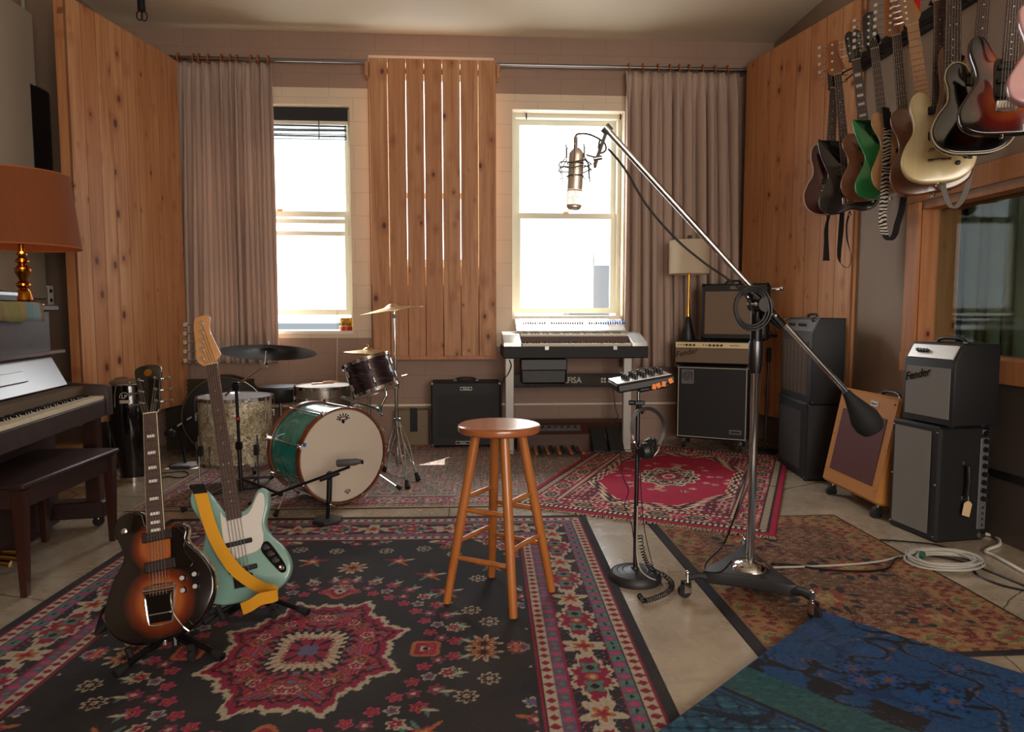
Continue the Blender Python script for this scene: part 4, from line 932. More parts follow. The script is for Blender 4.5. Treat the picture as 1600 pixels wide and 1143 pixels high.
# ------------------------------------------------------------------ wheeled studio stand with long boom and microphone
pL, pR_, pB = FL(1093, 893, .105), FL(1250, 918, .105), FL(1176, 868, .105)
pc = FL(1172, 888, .105); Yb = pc.y; r = thing('boom_stand', 'heavy chrome microphone boom stand on a black three-wheeled triangular base', 'microphone stand', (pc.x, pc.y, .006))
def RL(p): return Vector(p) - Vector((pc.x, pc.y, 0))
cor = [RL(pL), RL(pR_), RL(pB) + Vector((.03, .16, 0))]; cc = sum(cor, Vector()) / 3; pts = []
for i in range(3):
    a, b, c_ = cor[i - 1], cor[i], cor[(i + 1) % 3]
    d1_, d2_ = (a - b).normalized(), (c_ - b).normalized(); d3_ = (a - c_).normalized()
    pts += [b + d1_ * .038, b + (d1_ + d2_) * .010, b + d2_ * .038]
    e_ = c_ + (b - c_).normalized() * .038; s_ = b + d2_ * .038; m_ = (s_ + e_) / 2; ct = m_.lerp(cc, .22)
    for q in (.2, .4, .6, .8): pts.append(s_ * (1 - q) ** 2 + ct * 2 * q * (1 - q) + e_ * q * q)
pts = [(p.x, p.y) for p in pts]
mz = Matrix(((1, 0, 0, 0), (0, 0, 1, 0), (0, 1, 0, 0), (0, 0, 0, 1)))
plain('cast_black', '#232326', .5, bump=(80, .2, .001))
mzz = Matrix(((1, 0, 0, 0), (0, 0, 1, 0), (0, 1, 0, 0), (0, 0, 0, 1)))
g = G('cast_black'); g.plate([(x, y) for x, y in pts], .055, .105, rnd=.007, mx=mzz); g.build('base_casting', r)
G('chrome').lathe([(0, .100), (.078, .100), (.075, .112), (.055, .128), (.025, .138), (0, .14)], 32).build('base_dome', r)
for k, b in enumerate(cor):
    o_ = (b - cc); o_.z = 0; o_.normalize(); w0 = b + o_ * .055; w0.z = 0
    g = G('cast_black'); g.tube([b + Vector((0, 0, -.03)) - o_ * .03, b + o_ * .01 + Vector((0, 0, -.02)), w0 + Vector((0, 0, .082))], [.02, .014, .018], 8); g.build('caster_arm', r)
    g = G('chrome'); g.cyl(w0 + Vector((0, 0, .06)), w0 + Vector((0, 0, .10)), .009, n=10); g.ball(w0 + Vector((0, 0, .102)), .010, 8)
    t_ = Vector((-o_.y, o_.x, 0)); hub = w0 + o_ * .012 + Vector((0, 0, .027))
    for s_ in (-1, 1): g.box(hub + t_ * s_ * .014 + Vector((-o_.x * .006, -o_.y * .006, .018)), (.004, .03, .045), rot=Matrix.Rotation(math.atan2(t_.y, t_.x), 3, 'Z')); 
    g.use('black_rubber').cyl(hub - t_ * .010, hub + t_ * .010, .027, n=18); g.build('caster', r)
ztop = WY(1181, 535, Yb).z; ptop = WY(1181, 535, Yb); px = ptop.x - pc.x
G('chrome').cyl((0, 0, .13), (px * .75, 0, ztop - .04), .0165, n=16).build('pole', r)
G('dark_steel').lathe([(0, ztop - .13), (.020, ztop - .13), (.027, ztop - .10), (.029, ztop - .02), (.027, ztop), (0, ztop)], 16, c=(px * .8, 0, 0)).build('pole_collar', r)
pj = WY(1183, 478, Yb); jl = pj - Vector((pc.x, pc.y, 0))
G('black_metal').cyl((px * .85, 0, ztop - .005), (jl.x, 0, jl.z - .02), .023, n=14).build('upper_pole', r)
pe_, pw = WY(944, 209, Yb), WY(1322, 622, Yb); bd = (pw - pe_).normalized()
g = G('black_gloss'); jf = Vector((jl.x, -.0, jl.z)); yo = Vector((0, -.045, 0))
g.cyl(jf + Vector((0, .03, 0)), jf + Vector((0, -.085, 0)), .030, n=18); g.tube([jf + yo - bd * .06, jf + yo + bd * .12], [.026, .022], 14); g.cyl(jf + yo - bd * .085, jf + yo - bd * .05, .019, n=12)
g.build('clamp', r)
g = G('chrome')
for q in ((-.05, .0), (.05, .06), (.03, -.045)): g.cyl(jf + Vector((q[0], -.03, q[1])), jf + Vector((q[0], -.105, q[1])), .006, n=8); g.ball(jf + Vector((q[0], -.105, q[1])), .009, 8)
g.build('clamp_screws', r)
bo = Vector((0, -.045, 0)); a, b = RL(pe_) + bo, RL(pw) + bo
mid_ = RL(pj) + bo
G('chrome').cyl(a, b, .0115, n=14).build('boom_arm', r)
g = G('black_rubber'); e1_, e2_ = RL(WY(1312, 612, Yb)) + bo, RL(WY(1346, 660, Yb)) + bo; dd = (e2_ - e1_).normalized()
g.tube([e1_, e1_ + dd * .03, e2_ - dd * .06, e2_ - dd * .03, e2_ + dd * .01, e2_ + dd * .035], [.016, .022, .045, .056, .056, .046], 20); g.build('counterweight', r)
G('steel').tube([a + Vector((-.008, 0, .008)), a + Vector((.012, 0, -.012))], .020, 12).build('boom_tip_joint', r)
# cable coil at the clamp
g = G('cable_black')
for k in range(3):
    c_ = jf + Vector((-.055, -.075 - .008 * k, -.015)); rr = .058 + .008 * k
    g.tube([c_ + Vector((rr * math.cos(q), .004 * math.sin(3 * q), rr * 1.15 * math.sin(q))) for q in np.linspace(0, 2 * PI, 28, endpoint=False)], .0045, 6, closed=True)
g.build('coiled_cable', r)
# cable along the boom and down the stand to the floor
def cable(name, label, pts, rad, mat, group=None, k=8):
    P = spline([Vector(p) for p in pts], k, False); return tag(G(mat).tube(P, rad, 6).build(name), label, 'cable', group)
Y2 = Yb - .075
cable('microphone_cable', 'black microphone cable sagging under the long boom arm', [WY(950, 232, Y2), WY(975, 262, Y2), WY(1010, 320, Y2), WY(1055, 372, Y2), WY(1100, 410, Y2), WY(1140, 438, Y2), WY(1165, 462, Y2 - .02), WY(1178, 490, Y2 - .02)], .0042, 'cable_black')
cable('stand_cable', 'black cable hanging down the chrome stand and looping onto its triangular base', [WY(1178, 530, Yb - .035), WY(1182, 600, Yb - .03), WY(1177, 680, Yb - .03), WY(1168, 740, Yb - .04), WY(1150, 800, Yb - .06), FL(1130, 850, .12), FL(1104, 878, .115), FL(1103, 892, .112), FL(1125, 893, .112), FL(1142, 876, .112)], .004, 'cable_black')
# the microphone
pm = WY(896, 285, Yb); mic = thing('studio_microphone', 'large nickel studio microphone hanging upside down in a wire shock mount from the boom', 'microphone', (pm.x, Yb - .045, pm.z))
def ML(x, y): p = WY(x, y, Yb); return Vector((p.x - pm.x, 0, p.z - pm.z))
zt_, zb_ = ML(896, 238).z, ML(896, 330).z; rm = ML(907.5, 285).x
zg = ML(896, 300).z; tilt = Matrix.Rotation(R(2.5), 4, 'Y')
G('nickel').lathe([(0, zt_ + .006), (rm * .35, zt_ + .006), (rm * .6, zt_), (rm * .96, zt_ - .014), (rm, zt_ - .024), (rm, zt_ - .05), (rm * .94, zt_ - .052), (rm * .94, zt_ - .056), (rm, zt_ - .058), (rm, zg), (0, zg)], 28, mx=tilt).build('body', mic)
g = G('nickel')
for k in range(30):
    a_ = 2 * PI * k / 30; g.cyl(tilt @ Vector((rm * .93 * math.cos(a_), rm * .93 * math.sin(a_), zg)), tilt @ Vector((rm * .93 * math.cos(a_), rm * .93 * math.sin(a_), zb_ + .014)), .0024, n=4)
for k in range(3): g.tube([tilt @ Vector((rm * .96 * math.cos(q), rm * .96 * math.sin(q), zg - .004 - (zg - zb_ - .018) * k / 2)) for q in np.linspace(0, 2 * PI, 24, endpoint=False)], .0028 if k != 1 else .001, 5, closed=True)
g.lathe([(0, zb_), (rm * .7, zb_), (rm * .95, zb_ + .007), (rm * .96, zb_ + .014), (0, zb_ + .014)], 24, mx=tilt); g.build('grille_head', mic)
G('steel').bb(-.012, .012, -.004, .004, zb_ + .014, zg).build('capsule', mic)
G('chrome').cyl((0, 0, zt_), (.001, 0, zt_ + .048), .0075, n=12).build('connector', mic)
g = G('steel'); R1 = rm * 2.15
for zz in (zt_ - .055, zt_ - .075): g.tube([Vector((R1 * math.cos(q), R1 * math.sin(q), zz + .004 * math.sin(4 * q))) for q in np.linspace(0, 2 * PI, 30, endpoint=False)], .0026, 5, closed=True)
for zz in (zt_ - .052, zt_ - .10): g.tube([Vector((rm * 1.06 * math.cos(q), rm * 1.06 * math.sin(q), zz)) for q in np.linspace(0, 2 * PI, 24, endpoint=False)], .0026, 5, closed=True)
for k in range(6):
    a_ = 2 * PI * k / 6 + .3; c_, s_ = math.cos(a_), math.sin(a_)
    g.tube([(rm * 1.06 * c_, rm * 1.06 * s_, zt_ - .10), (R1 * c_, R1 * s_, zt_ - .118), (R1 * .95 * c_, R1 * .95 * s_, zt_ - .055), (rm * 1.3 * c_, rm * 1.3 * s_, zt_ - .03)], .0024, 5)
    g.cyl((rm * 1.35 * c_, rm * 1.35 * s_, zt_ - .03), (rm * 1.35 * c_, rm * 1.35 * s_, zt_ + .01), .0018, n=5); g.ball((rm * 1.35 * c_, rm * 1.35 * s_, zt_ + .012), .0045, 6)
g.build('shock_mount', mic)
g = G('steel'); j1, j2 = ML(930, 250), ML(944, 210); g.cyl(ML(913, 246), j1 + Vector((0, 0, -.002)), .004, n=8); g.tube([ML(926, 262), j1, j2], [.008, .0075, .007], 8); g.ball(j2, .013, 10); g.cyl(ML(924, 252), ML(937, 250), .009, n=10); g.build('mount_arm', mic)
G('brass').cyl(ML(929, 254), ML(926, 266), .006, n=8).build('mount_knob', mic)
G('cable_black').tube(spline([ML(896, 219), ML(900, 214), ML(915, 214), ML(930, 220), ML(941, 228), ML(943, 238), ML(936, 243), ML(932, 235), ML(934, 222)], 6, False), .004, 6).build('microphone_lead', mic)

# ------------------------------------------------------------------ headphone mixer on a round-based stand
pb = FL(992, 905); r = thing('mixer_stand', 'straight microphone stand with round black base standing on the bare concrete', 'stand', (pb.x, pb.y, 0))
rb = 42 / FPX * pb.y
G('cast_black').lathe([(0, 0), (rb, 0), (rb * 1.02, .012), (rb * .98, .028), (rb * .90, .038), (rb * .86, .036), (rb * .7, .043), (rb * .66, .041), (rb * .5, .047), (rb * .46, .045), (rb * .3, .05), (rb * .16, .052), (.016, .06), (0, .06)], 40).build('round_base', r)
q_ = WY(997, 640, pb.y); zt_ = q_.z; xo = q_.x - pb.x
G('dark_steel').cyl((0, 0, .05), (xo * .9, 0, zt_ + .04), .0095, n=12).build('lower_pole', r)
g = G('steel').cyl((xo * .95, 0, zt_ - .02), (xo * 1.1, 0, WY(1000, 600, pb.y).z), .0075, n=12); g.build('upper_pole', r)
g = G('black_plastic'); zc = WY(1000, 628, pb.y).z; g.box((xo * 1.0, -.012, zc), (.045, .035, .02), ch=.004); g.cyl((xo - .015, -.012, zc), (xo - .042, -.012, zc), .011, n=10); g.tube([(xo, -.01, zc - .005), (xo + .006, -.03, zc - .035), (xo + .016, -.035, zc - .04)], .009, 8); g.build('headphone_hanger', r)
mx_ = WY(1001, 588, pb.y); mixer = thing('headphone_mixer', 'small silver personal mixer with orange stickers clamped on the round-based stand', 'mixer', (mx_.x, pb.y, mx_.z - .02))
# slab seen from its low left edge: tilted
Wm = 92 / FPX * pb.y; mm = Matrix.Rotation(R(-10), 4, 'Y') @ Matrix.Rotation(R(1), 4, 'X')
g = G('black_plastic'); g.box((0, 0, 0), (Wm, .20, .038), mx=mm, taper=(1, 1), ch=.008); g.box((.035, -.0, -.018), (Wm * .55, .16, .034), mx=mm, ch=.008); g.build('housing', mixer)
plain('mixer_face', '#d5d5d2', .22, .4)
g = G('mixer_face'); g.box((-.005, -.002, .021), (Wm * .93, .18, .004), mx=mm, ch=.001); fc = g.build('face_plate', mixer)
for i in range(5):
    for j in range(3):
        kg = G('black_plastic'); x, y = -.065 + i * .036, -.055 + j * .05; kg.cyl(mm @ Vector((x, y, .022)), mm @ Vector((x, y, .045)), .0085, .007, 10); kg.build('knob', fc)
g = G('orange_plastic')
for i, (x, z) in enumerate(((.028, -.012), (.047, -.010), (.070, -.008), (.10, .0))): 
    G('orange_plastic').box((x, -.103 if i == 3 else -.103, z - .004), (.018, .004, .022), mx=mm, rot=(0, .25 * (-1) ** i, 0), ch=.001).build('sticker', mixer)
# headphones
hp_ = WY(1012, 668, pb.y - .03); hph = thing('headphones', 'black and silver studio headphones hanging on the round-based stand', 'headphones', (hp_.x, pb.y - .035, hp_.z))
def HL(x, y, dy=0): p = WY(x, y, pb.y - .03); return Vector((p.x - hp_.x, dy, p.z - hp_.z))
band_ = [HL(986, 676, -.02), HL(986, 660, -.015), HL(992, 645, -.01), HL(1004, 638), HL(1018, 639, .01), HL(1031, 648, .015), HL(1038, 662, .02), HL(1038, 678, .02), HL(1030, 694, .01)]
g = G('black_plastic').ribbon(spline(band_, 6, False), .022, Vector((.25, 1, 0)), .014); g.build('headband', hph)
g = G('chrome').ribbon(spline([p * 1.04 for p in band_], 6, False), .008, Vector((.25, 1, 0)), .005); g.build('band_rail', hph)
G('chrome').tube(spline([HL(1030, 694, .01), HL(1027, 702, -.01), HL(1018, 712, -.02)], 5, False), .004, 6).build('yoke', hph)
G('chrome').tube(spline([HL(986, 676, -.02), HL(988, 688, -.035), HL(994, 698, -.03)], 5, False), .004, 6).build('yoke', hph)
for (x, y, rx, dy, ry) in ((1003, 702, .036, -.03, .5), (1014, 698, .038, .015, -.35)):
    m_ = T(HL(x, y, dy)) @ Matrix.Rotation(ry, 4, 'Z') @ Matrix.Rotation(PI / 2, 4, 'Y')
    g = G('black_plastic'); g.lathe([(0, -.020), (rx * .7, -.018), (rx * .9, -.006), (rx, 0), (rx * 1.02, .012), (rx * .85, .022), (rx * .5, .020), (0, .018)], 20, mx=m_); e = g.build('ear_cup', hph)
    G('dark_leather').tube([m_ @ Vector((rx * .78 * math.cos(q), rx * .78 * math.sin(q), .022)) for q in np.linspace(0, 2 * PI, 20, endpoint=False)], .010, 8, closed=True).build('ear_pad', e)
# coiled lead, thin leads
def coil(name, label, path, R_, turns, rad, mat='cable_black', group=None):
    P = spline([Vector(p) for p in path], 14, False); n = turns * 9; out = []
    for i in range(n + 1):
        t_ = i / n * (len(P) - 1); k = min(int(t_), len(P) - 2); p = P[k].lerp(P[k + 1], t_ - k); d = (P[k + 1] - P[k]).normalized(); u_ = d.cross(Vector((.3, .8, .2))).normalized(); v_ = d.cross(u_)
        a_ = 2 * PI * i / 9; out.append(p + (u_ * math.cos(a_) + v_ * math.sin(a_)) * R_)
    return tag(G(mat).tube(out, rad, 5).build(name), label, 'cable', group)
y0 = pb.y - .02
coil('coiled_cable', 'coiled black headphone cable drooping down the round-based stand onto the concrete', [WY(1000, 835, y0), WY(1004, 860, y0), WY(1012, 880, y0 - .02), FL(1025, 893, .06), FL(1040, 900, .03), FL(1050, 912, .018), FL(1044, 924, .018), FL(1028, 932, .018), FL(1008, 938, .018), FL(999, 930, .018)], .0095, 46, .0023)
cable('headphone_lead', 'thin straight black lead running from the headphones down past the round base', [WY(999, 712, y0), WY(1002, 770, y0), WY(1006, 820, y0), WY(1014, 860, y0 - .01), WY(1024, 895, y0 - .03), FL(1036, 915, .006)], .002, 'cable_black')
cable('grey_lead', 'thin pale lead curving from the mixer stand over its round base', [WY(996, 790, y0), WY(995, 860, y0), FL(1000, 888, .065), FL(1015, 902, .05), FL(1035, 908, .006), FL(1047, 911, .005)], .0028, 'cable_grey')
cable('mixer_lead', 'thin black lead dropping from the left end of the small silver mixer', [WY(957, 600, pb.y - .0), WY(962, 640, pb.y), WY(966, 650, pb.y), WY(961, 660, pb.y + .02), WY(968, 690, pb.y + .06), WY(972, 740, pb.y + .1), WY(982, 765, pb.y + .05), WY(976, 790, pb.y + .03), WY(986, 815, pb.y + .02), WY(990, 840, pb.y)], .0022, 'cable_black')

# floor cables on the right
cable('floor_cable', 'black cable snaking over the worn brown rug from the wheeled stand to the wall', [FL(1205, 880, .012), FL(1240, 882, .012), FL(1280, 888, .012), FL(1340, 892, .012), FL(1385, 888, .012), FL(1400, 872, .012), FL(1430, 866, .008), FL(1500, 876, .006), FL(1600, 914, .006), FL(1640, 934, .006)], .0045, 'cable_black')
cable('floor_cable', 'black cable running beside the upended combo amplifier towards the wall', [FL(1375, 843, .006), FL(1420, 846, .006), FL(1470, 852, .006), FL(1510, 870, .006), FL(1525, 895, .006), FL(1560, 912, .006), FL(1600, 922, .006), FL(1650, 935, .006)], .0045, 'cable_black')
cable('white_cable', 'thick white cable trailing from behind the upended combo amplifier along the wall', [FL(1530, 832, .01), FL(1555, 838, .01), FL(1562, 850, .01), FL(1540, 860, .01), FL(1555, 868, .01), FL(1600, 893, .01), FL(1640, 915, .01)], .008, 'cable_white')
cable('grey_cable', 'long pale grey cable lying from the wheeled stand to the coil by the wall', [FL(1208, 886, .012), FL(1300, 883, .012), FL(1370, 877, .012), FL(1420, 866, .012), FL(1440, 863, .01)], .0045, 'cable_grey')
cc = FL(1475, 878, .008); g = G('cable_grey'); rnd = random.Random(2); pp = []
for i in range(9 * 24 + 1):
    q = 2 * PI * i / 24; k_ = i / 24; Rx, Ry = .15 + .02 * math.sin(k_ * 2.1), .105 + .015 * math.cos(k_ * 1.7)
    pp.append(cc + Vector((Rx * math.cos(q) + .02 * math.sin(k_ * 1.3), Ry * math.sin(q) + .015 * math.cos(k_ * .9), .0 + .003 * k_ + .002 * math.sin(q * 3))))
g.tube(pp, .0045, 6); o = g.build('coiled_grey_cable'); tag(o, 'coil of pale grey cable tied with green tape on the concrete by the right amplifiers', 'cable')
plain('green_tape', '#1f5c46', .5); G('green_tape').box(FL(1440, 866, .022), (.03, .028, .03), rot=(0, 0, .6), ch=.006).build('tape_tie', o)

# small stand with tray behind the bass cabinet
pq = FL(1195, 706, .0); r = thing('tray_stand', 'thin chrome stand with a small black tray beside the tall bass cabinet', 'stand', (pq.x, pq.y, 0))
zt_ = WY(1195, 524, pq.y).z
G('cast_black').lathe([(0, .0), (.11, 0), (.112, .012), (.09, .025), (.03, .03), (0, .032)], 28).build('round_base', r)
G('dark_steel').cyl((0, 0, .03), (.012, 0, zt_ - .1), .008, n=10).build('pole', r)
G('black_plastic').box((.012, 0, zt_ - .16), (.03, .03, .12), ch=.006).build('grip', r)
G('black_plastic').box((-.0, 0, zt_), (.17, .14, .02), ch=.006).build('tray', r)
rnd = random.Random(8)
for k in range(7):
    m_ = rnd.choice(['gold', 'copper', 'steel', 'black_plastic']); G(m_).box((rnd.uniform(-.08, .08), rnd.uniform(-.05, .05), zt_ + .02), (.03, .03, .02), rot=(0, 0, rnd.uniform(0, 3)), ch=.005).build('adapter', r)
# ------------------------------------------------------------------ drums
t = NT('teal_shell'); n = t.noise(t.coord(), 14, 4, .6, 1.0); t.set('Base Color', t.ramp(n, [(.3, '#0a6a60'), (.55, '#14938a'), (.75, '#3cb8ac')])); t.set('Roughness', .25); t.set('Metallic', .1); t.set('Coat Weight', .7)
t = NT('pearl_shell'); o = t.coord(); v = t.vor(t.mapping(o, (1, 1, .8)), 19, out='Color'); n = t.noise(o, 30, 4, .6, 2.2); t.set('Base Color', t.mix(t.ramp(n, [(.35, 0.0), (.6, 1.0)]), '#75664c', t.mix(t.sep(v)[0], '#b8a886', '#f2e8cc'))); t.set('Roughness', .3); t.set('Metallic', .35); t.set('Coat Weight', .6)
t = NT('plum_shell'); o = t.coord(); n = t.noise(t.mapping(o, (1, 1, 9)), 9, 4, .6, .8); t.set('Base Color', t.ramp(n, [(.35, '#140d10'), (.55, '#33242a'), (.7, '#5d4c54')])); t.set('Roughness', .3); t.set('Metallic', .4); t.set('Coat Weight', .5)
plain('drum_head', '#cfc3b4', .5, var=.04); plain('drum_head_clear', '#b9bfc2', .25, coat=.3); wood('hoop_wood', '#6a3018', '#8a4626', .3, 20, coat=.4)
t = NT('cymbal_bronze'); o = t.coord(); x, y, z = t.sep(o)[0:3]; rad = t.math('SQRT', t.math('ADD', t.math('MULTIPLY', x, x), t.math('MULTIPLY', y, y))); rg_ = t.math('SINE', t.math('MULTIPLY', rad, 900)); t.set('Base Color', C4('#b59a68')); t.set('Metallic', 1); t.set('Roughness', .3); t.bump(rg_, .25, .0006)
t = NT('cymbal_dark'); n = t.noise(t.coord(), 9, 5, .6, 1); t.set('Base Color', t.ramp(n, [(.3, '#26241f'), (.7, '#544e42')])); t.set('Metallic', .9); t.set('Roughness', .38); t.bump(t.noise(t.coord(), 60, 2), .15, .001)
def ring(g, r, z, rad, mx=None, n=40, sq=1):
    g.tube([(mx or Matrix()) @ Vector((r * math.cos(q), r * math.sin(q), z)) for q in np.linspace(0, 2 * PI, n, endpoint=False)], rad, 8, closed=True)
def drum(r, R_, h, shell, lugs, mx, head='drum_head', hoop='chrome', bottom=True, hoop_h=.022, lug_len=.05, rods=True, long_rods=False, skip=()):
    """cylinder drum along local z of mx, base at 0, top at h"""
    g = G(shell); n = 56; rg = []
    for R0, z in ((R_, 0), (R_, h), (R_ - .008, h), (R_ - .008, 0)): rg.append([g.vert(mx @ Vector((R0 * math.cos(2 * PI * k / n), R0 * math.sin(2 * PI * k / n), z))) for k in range(n)])
    rg.append(rg[0]); g.rings(rg, caps=(False, False)); g.build('shell', r)
    G(head).lathe([(0, h + .004), (R_ - .004, h + .004), (R_ + .002, h - .004), (R_ - .004, h - .001), (0, h)], 48, mx=mx).build('drum_head', r)
    if bottom: G(head).lathe([(0, -.004), (R_ - .004, -.004), (R_ - .002, .001), (0, .001)], 48, mx=mx).build('bottom_head', r)
    for z0 in ((h - hoop_h + .010), -.010) if bottom or long_rods else ((h - hoop_h + .010),):
        g = G(hoop); rg = []; a, b = R_ + .004, R_ + .014
        for R0, z in ((a, z0), (b, z0), (b, z0 + hoop_h), (a, z0 + hoop_h)): rg.append([g.vert(mx @ Vector((R0 * math.cos(2 * PI * k / n), R0 * math.sin(2 * PI * k / n), z))) for k in range(n)])
        rg.append(rg[0]); g.rings(rg, caps=(False, False)); g.build('hoop', r)
    for k in range(lugs):
        a_ = 2 * PI * (k + .5) / lugs; c_, s_ = math.cos(a_), math.sin(a_); rr = R_ + .012
        g = G('chrome')
        if long_rods:
            g.cyl(mx @ Vector((rr * c_, rr * s_, .0)), mx @ Vector((rr * c_, rr * s_, h)), .0042, n=8)
            for z in (-.004, h + .004):
                g.box((rr + .006, 0, z), (.030, .022, .010), mx=mx @ Matrix.Rotation(a_, 4, 'Z'), ch=.002); e = mx @ Vector(((rr + .008) * c_, (rr + .008) * s_, z + (.028 if z > 0 else -.028))); g.cyl(mx @ Vector(((rr + .004) * c_, (rr + .004) * s_, z)), e, .0045, n=8); t0 = mx.to_3x3() @ Vector((-s_, c_, 0)) * .016; g.cyl(e - t0, e + t0, .0045, n=8)
            g.build('tension_rod', r)
        else:
            for z, ls in ((h * .72, 1), (h * .28, -1)) if h > .2 else ((h * .5, 1),):
                g.box((rr, 0, z), (.018, .020, lug_len), mx=mx @ Matrix.Rotation(a_, 4, 'Z'), ch=.006)
                if rods: g.cyl(mx @ Vector(((rr + .004) * c_, (rr + .004) * s_, z)), mx @ Vector(((rr + .004) * c_, (rr + .004) * s_, h + .004 if ls > 0 else -.004)), .003, n=6)
                if h <= .2: g.cyl(mx @ Vector(((rr + .004) * c_, (rr + .004) * s_, 0)), mx @ Vector(((rr + .004) * c_, (rr + .004) * s_, h)), .003, n=6)
            g.build('lug', r)
# kick drum
kc = FL(538, 789, .006); fa = R(40); nf = Vector((math.sin(fa), -math.cos(fa), 0)); Yk = kc.y; RK = 152 / 2 / FPX * Yk; DK = .40
r = thing('bass_drum', 'turquoise bass drum with wooden hoops and plain cream front head', 'drum', (kc.x - nf.x * 0, kc.y, .006))
mx = T((-nf.x * DK, -nf.y * DK, RK + .012)) @ Matrix.Rotation(math.atan2(nf.y, nf.x), 4, 'Z') @ Matrix.Rotation(PI / 2, 4, 'Y') @ Matrix.Rotation(R(4), 4, 'Z')
drum(r, RK - .014, DK, 'teal_shell', 8, mx, hoop='hoop_wood', hoop_h=.038, long_rods=True)
g = G('black_gloss'); mf = T((0, 0, RK + .012)) @ Matrix.Rotation(fa, 4, 'Z')
def star(g, c, s_, mf):
    for k in range(7): a_ = PI * (k + .0) / 6; g.box((c[0] + s_ * .5 * math.cos(a_), -.0065, c[1] + s_ * .32 * math.sin(a_)), (s_ * .10, .001, s_ * .42), rot=(0, -a_ + PI / 2, 0), mx=mf)
    g.box((c[0], -.0065, c[1] - s_ * .12), (s_ * .9, .001, s_ * .09), mx=mf); g.box((c[0], -.0065, c[1] - s_ * .3), (s_ * .3, .001, s_ * .3), rot=(0, PI / 4, 0), mx=mf)
star(g, (0.0, RK * .77), .062, mf); g.build('crown_emblem', r)
g = G('black_gloss'); star(g, (0.02, -RK * .76), .032, mf); g.build('crown_emblem', r)
G('blue_plastic').box((-RK * .86, -.004, RK * .34), (.022, .004, .022), mx=mf, rot=(0, .4, 0)).build('tape_mark', r)
sd = Vector((-nf.y, nf.x, 0))
for s_ in (1, -1):
    a = -nf * DK * .35 + sd * s_ * (RK - .02) + Vector((0, 0, RK * .55)); b = a + sd * s_ * .15 + nf * .12; b.z = .02
    g = G('chrome').tube([a, b.lerp(a, .1)], .0055, 8); g.use('black_rubber').cyl(b.lerp(a, .16), b + Vector((0, 0, 0)), .010, .015, 12); g.build('spur', r)
# tom with bracket
tc = WY(571, 563, 4.72); bc = WY(588, 610, 4.70); 
r = thing('rack_tom', 'dark plum striped tom drum tilted above the turquoise bass drum', 'drum', tuple(bc))
ax = Vector(((tc - bc).x, .03, (tc - bc).z)).normalized(); q = Vector((0, 0, 1)).rotation_difference(ax).to_matrix().to_4x4()
drum(r, 36 / FPX * 4.7, .215, 'plum_shell', 6, q @ Matrix.Rotation(R(12), 4, 'Z'), bottom=True)
g = G('chrome'); e = kc - nf * DK * .55 + Vector((.05, 0, RK * 1.9)) - bc; g.tube([q @ Vector((.06, .02, -.0)), q @ Vector((.05, .03, -.05)), Vector((0.02, -.02, -.13)), e + Vector((.06, .0, .08))], .0105, 10); g.box((.02, -.02, -.12), (.035, .035, .05), ch=.005); g.box((.04, -.04, -.16), (.02, .05, .02), ch=.003); g.build('tom_holder', r)
# snare on stand
sc_ = WY(507, 635, 5.15); st_ = WY(507, 601, 5.15); r = thing('snare_drum', 'shallow silver snare drum behind the bass drum', 'drum', (sc_.x, sc_.y, 0))
RS = 42 / FPX * 5.15; hz_ = sc_.z
plain('snare_metal', '#a39a8c', .28, .85)
drum(r, RS, st_.z - sc_.z - .01, 'snare_metal', 8, T((0, 0, hz_)), bottom=True, lug_len=.03)
ring(g := G('chrome'), RS + .002, hz_ + (st_.z - sc_.z) / 2, .003); g.build('shell_bead', r)
r = thing('snare_stand', 'chrome stand under the snare drum behind the bass drum', 'stand', (sc_.x, sc_.y, .006)); g = G('chrome'); g.cyl((0, 0, .12), (0, 0, hz_ - .07), .011, n=10); g.build('pole', r)
for k in range(3):
    a_ = 2 * PI * k / 3 + .4; g = G('chrome').tube([(0, 0, .28), (.20 * math.cos(a_), .20 * math.sin(a_), .015)], .008, 8); g.use('black_rubber').ball((.20 * math.cos(a_), .20 * math.sin(a_), .014), .014, 8); g.build('leg', r)
    G('chrome').tube([(0, 0, hz_ - .09), (RS * .75 * math.cos(a_), RS * .75 * math.sin(a_), hz_ - .055), (RS * .95 * math.cos(a_), RS * .95 * math.sin(a_), hz_ - .022)], .006, 8).build('basket_arm', r)
# drum sticks
for k, (a, b) in enumerate((((487, 597), (522, 603)), ((505, 600), (528, 601)))):
    p0, p1 = WY(*a, 5.05), WY(*b, 5.12); p0.z = p1.z = st_.z + .018 + .012 * k
    tag(G('maple').tube([p0, p0.lerp(p1, .9), p1], [.007, .0065, .004], 8).build('drum_stick'), ('wooden drum stick lying on the snare drum, lower one', 'wooden drum stick lying across the snare drum, upper one')[k], 'drum stick', 'sticks on the snare drum')
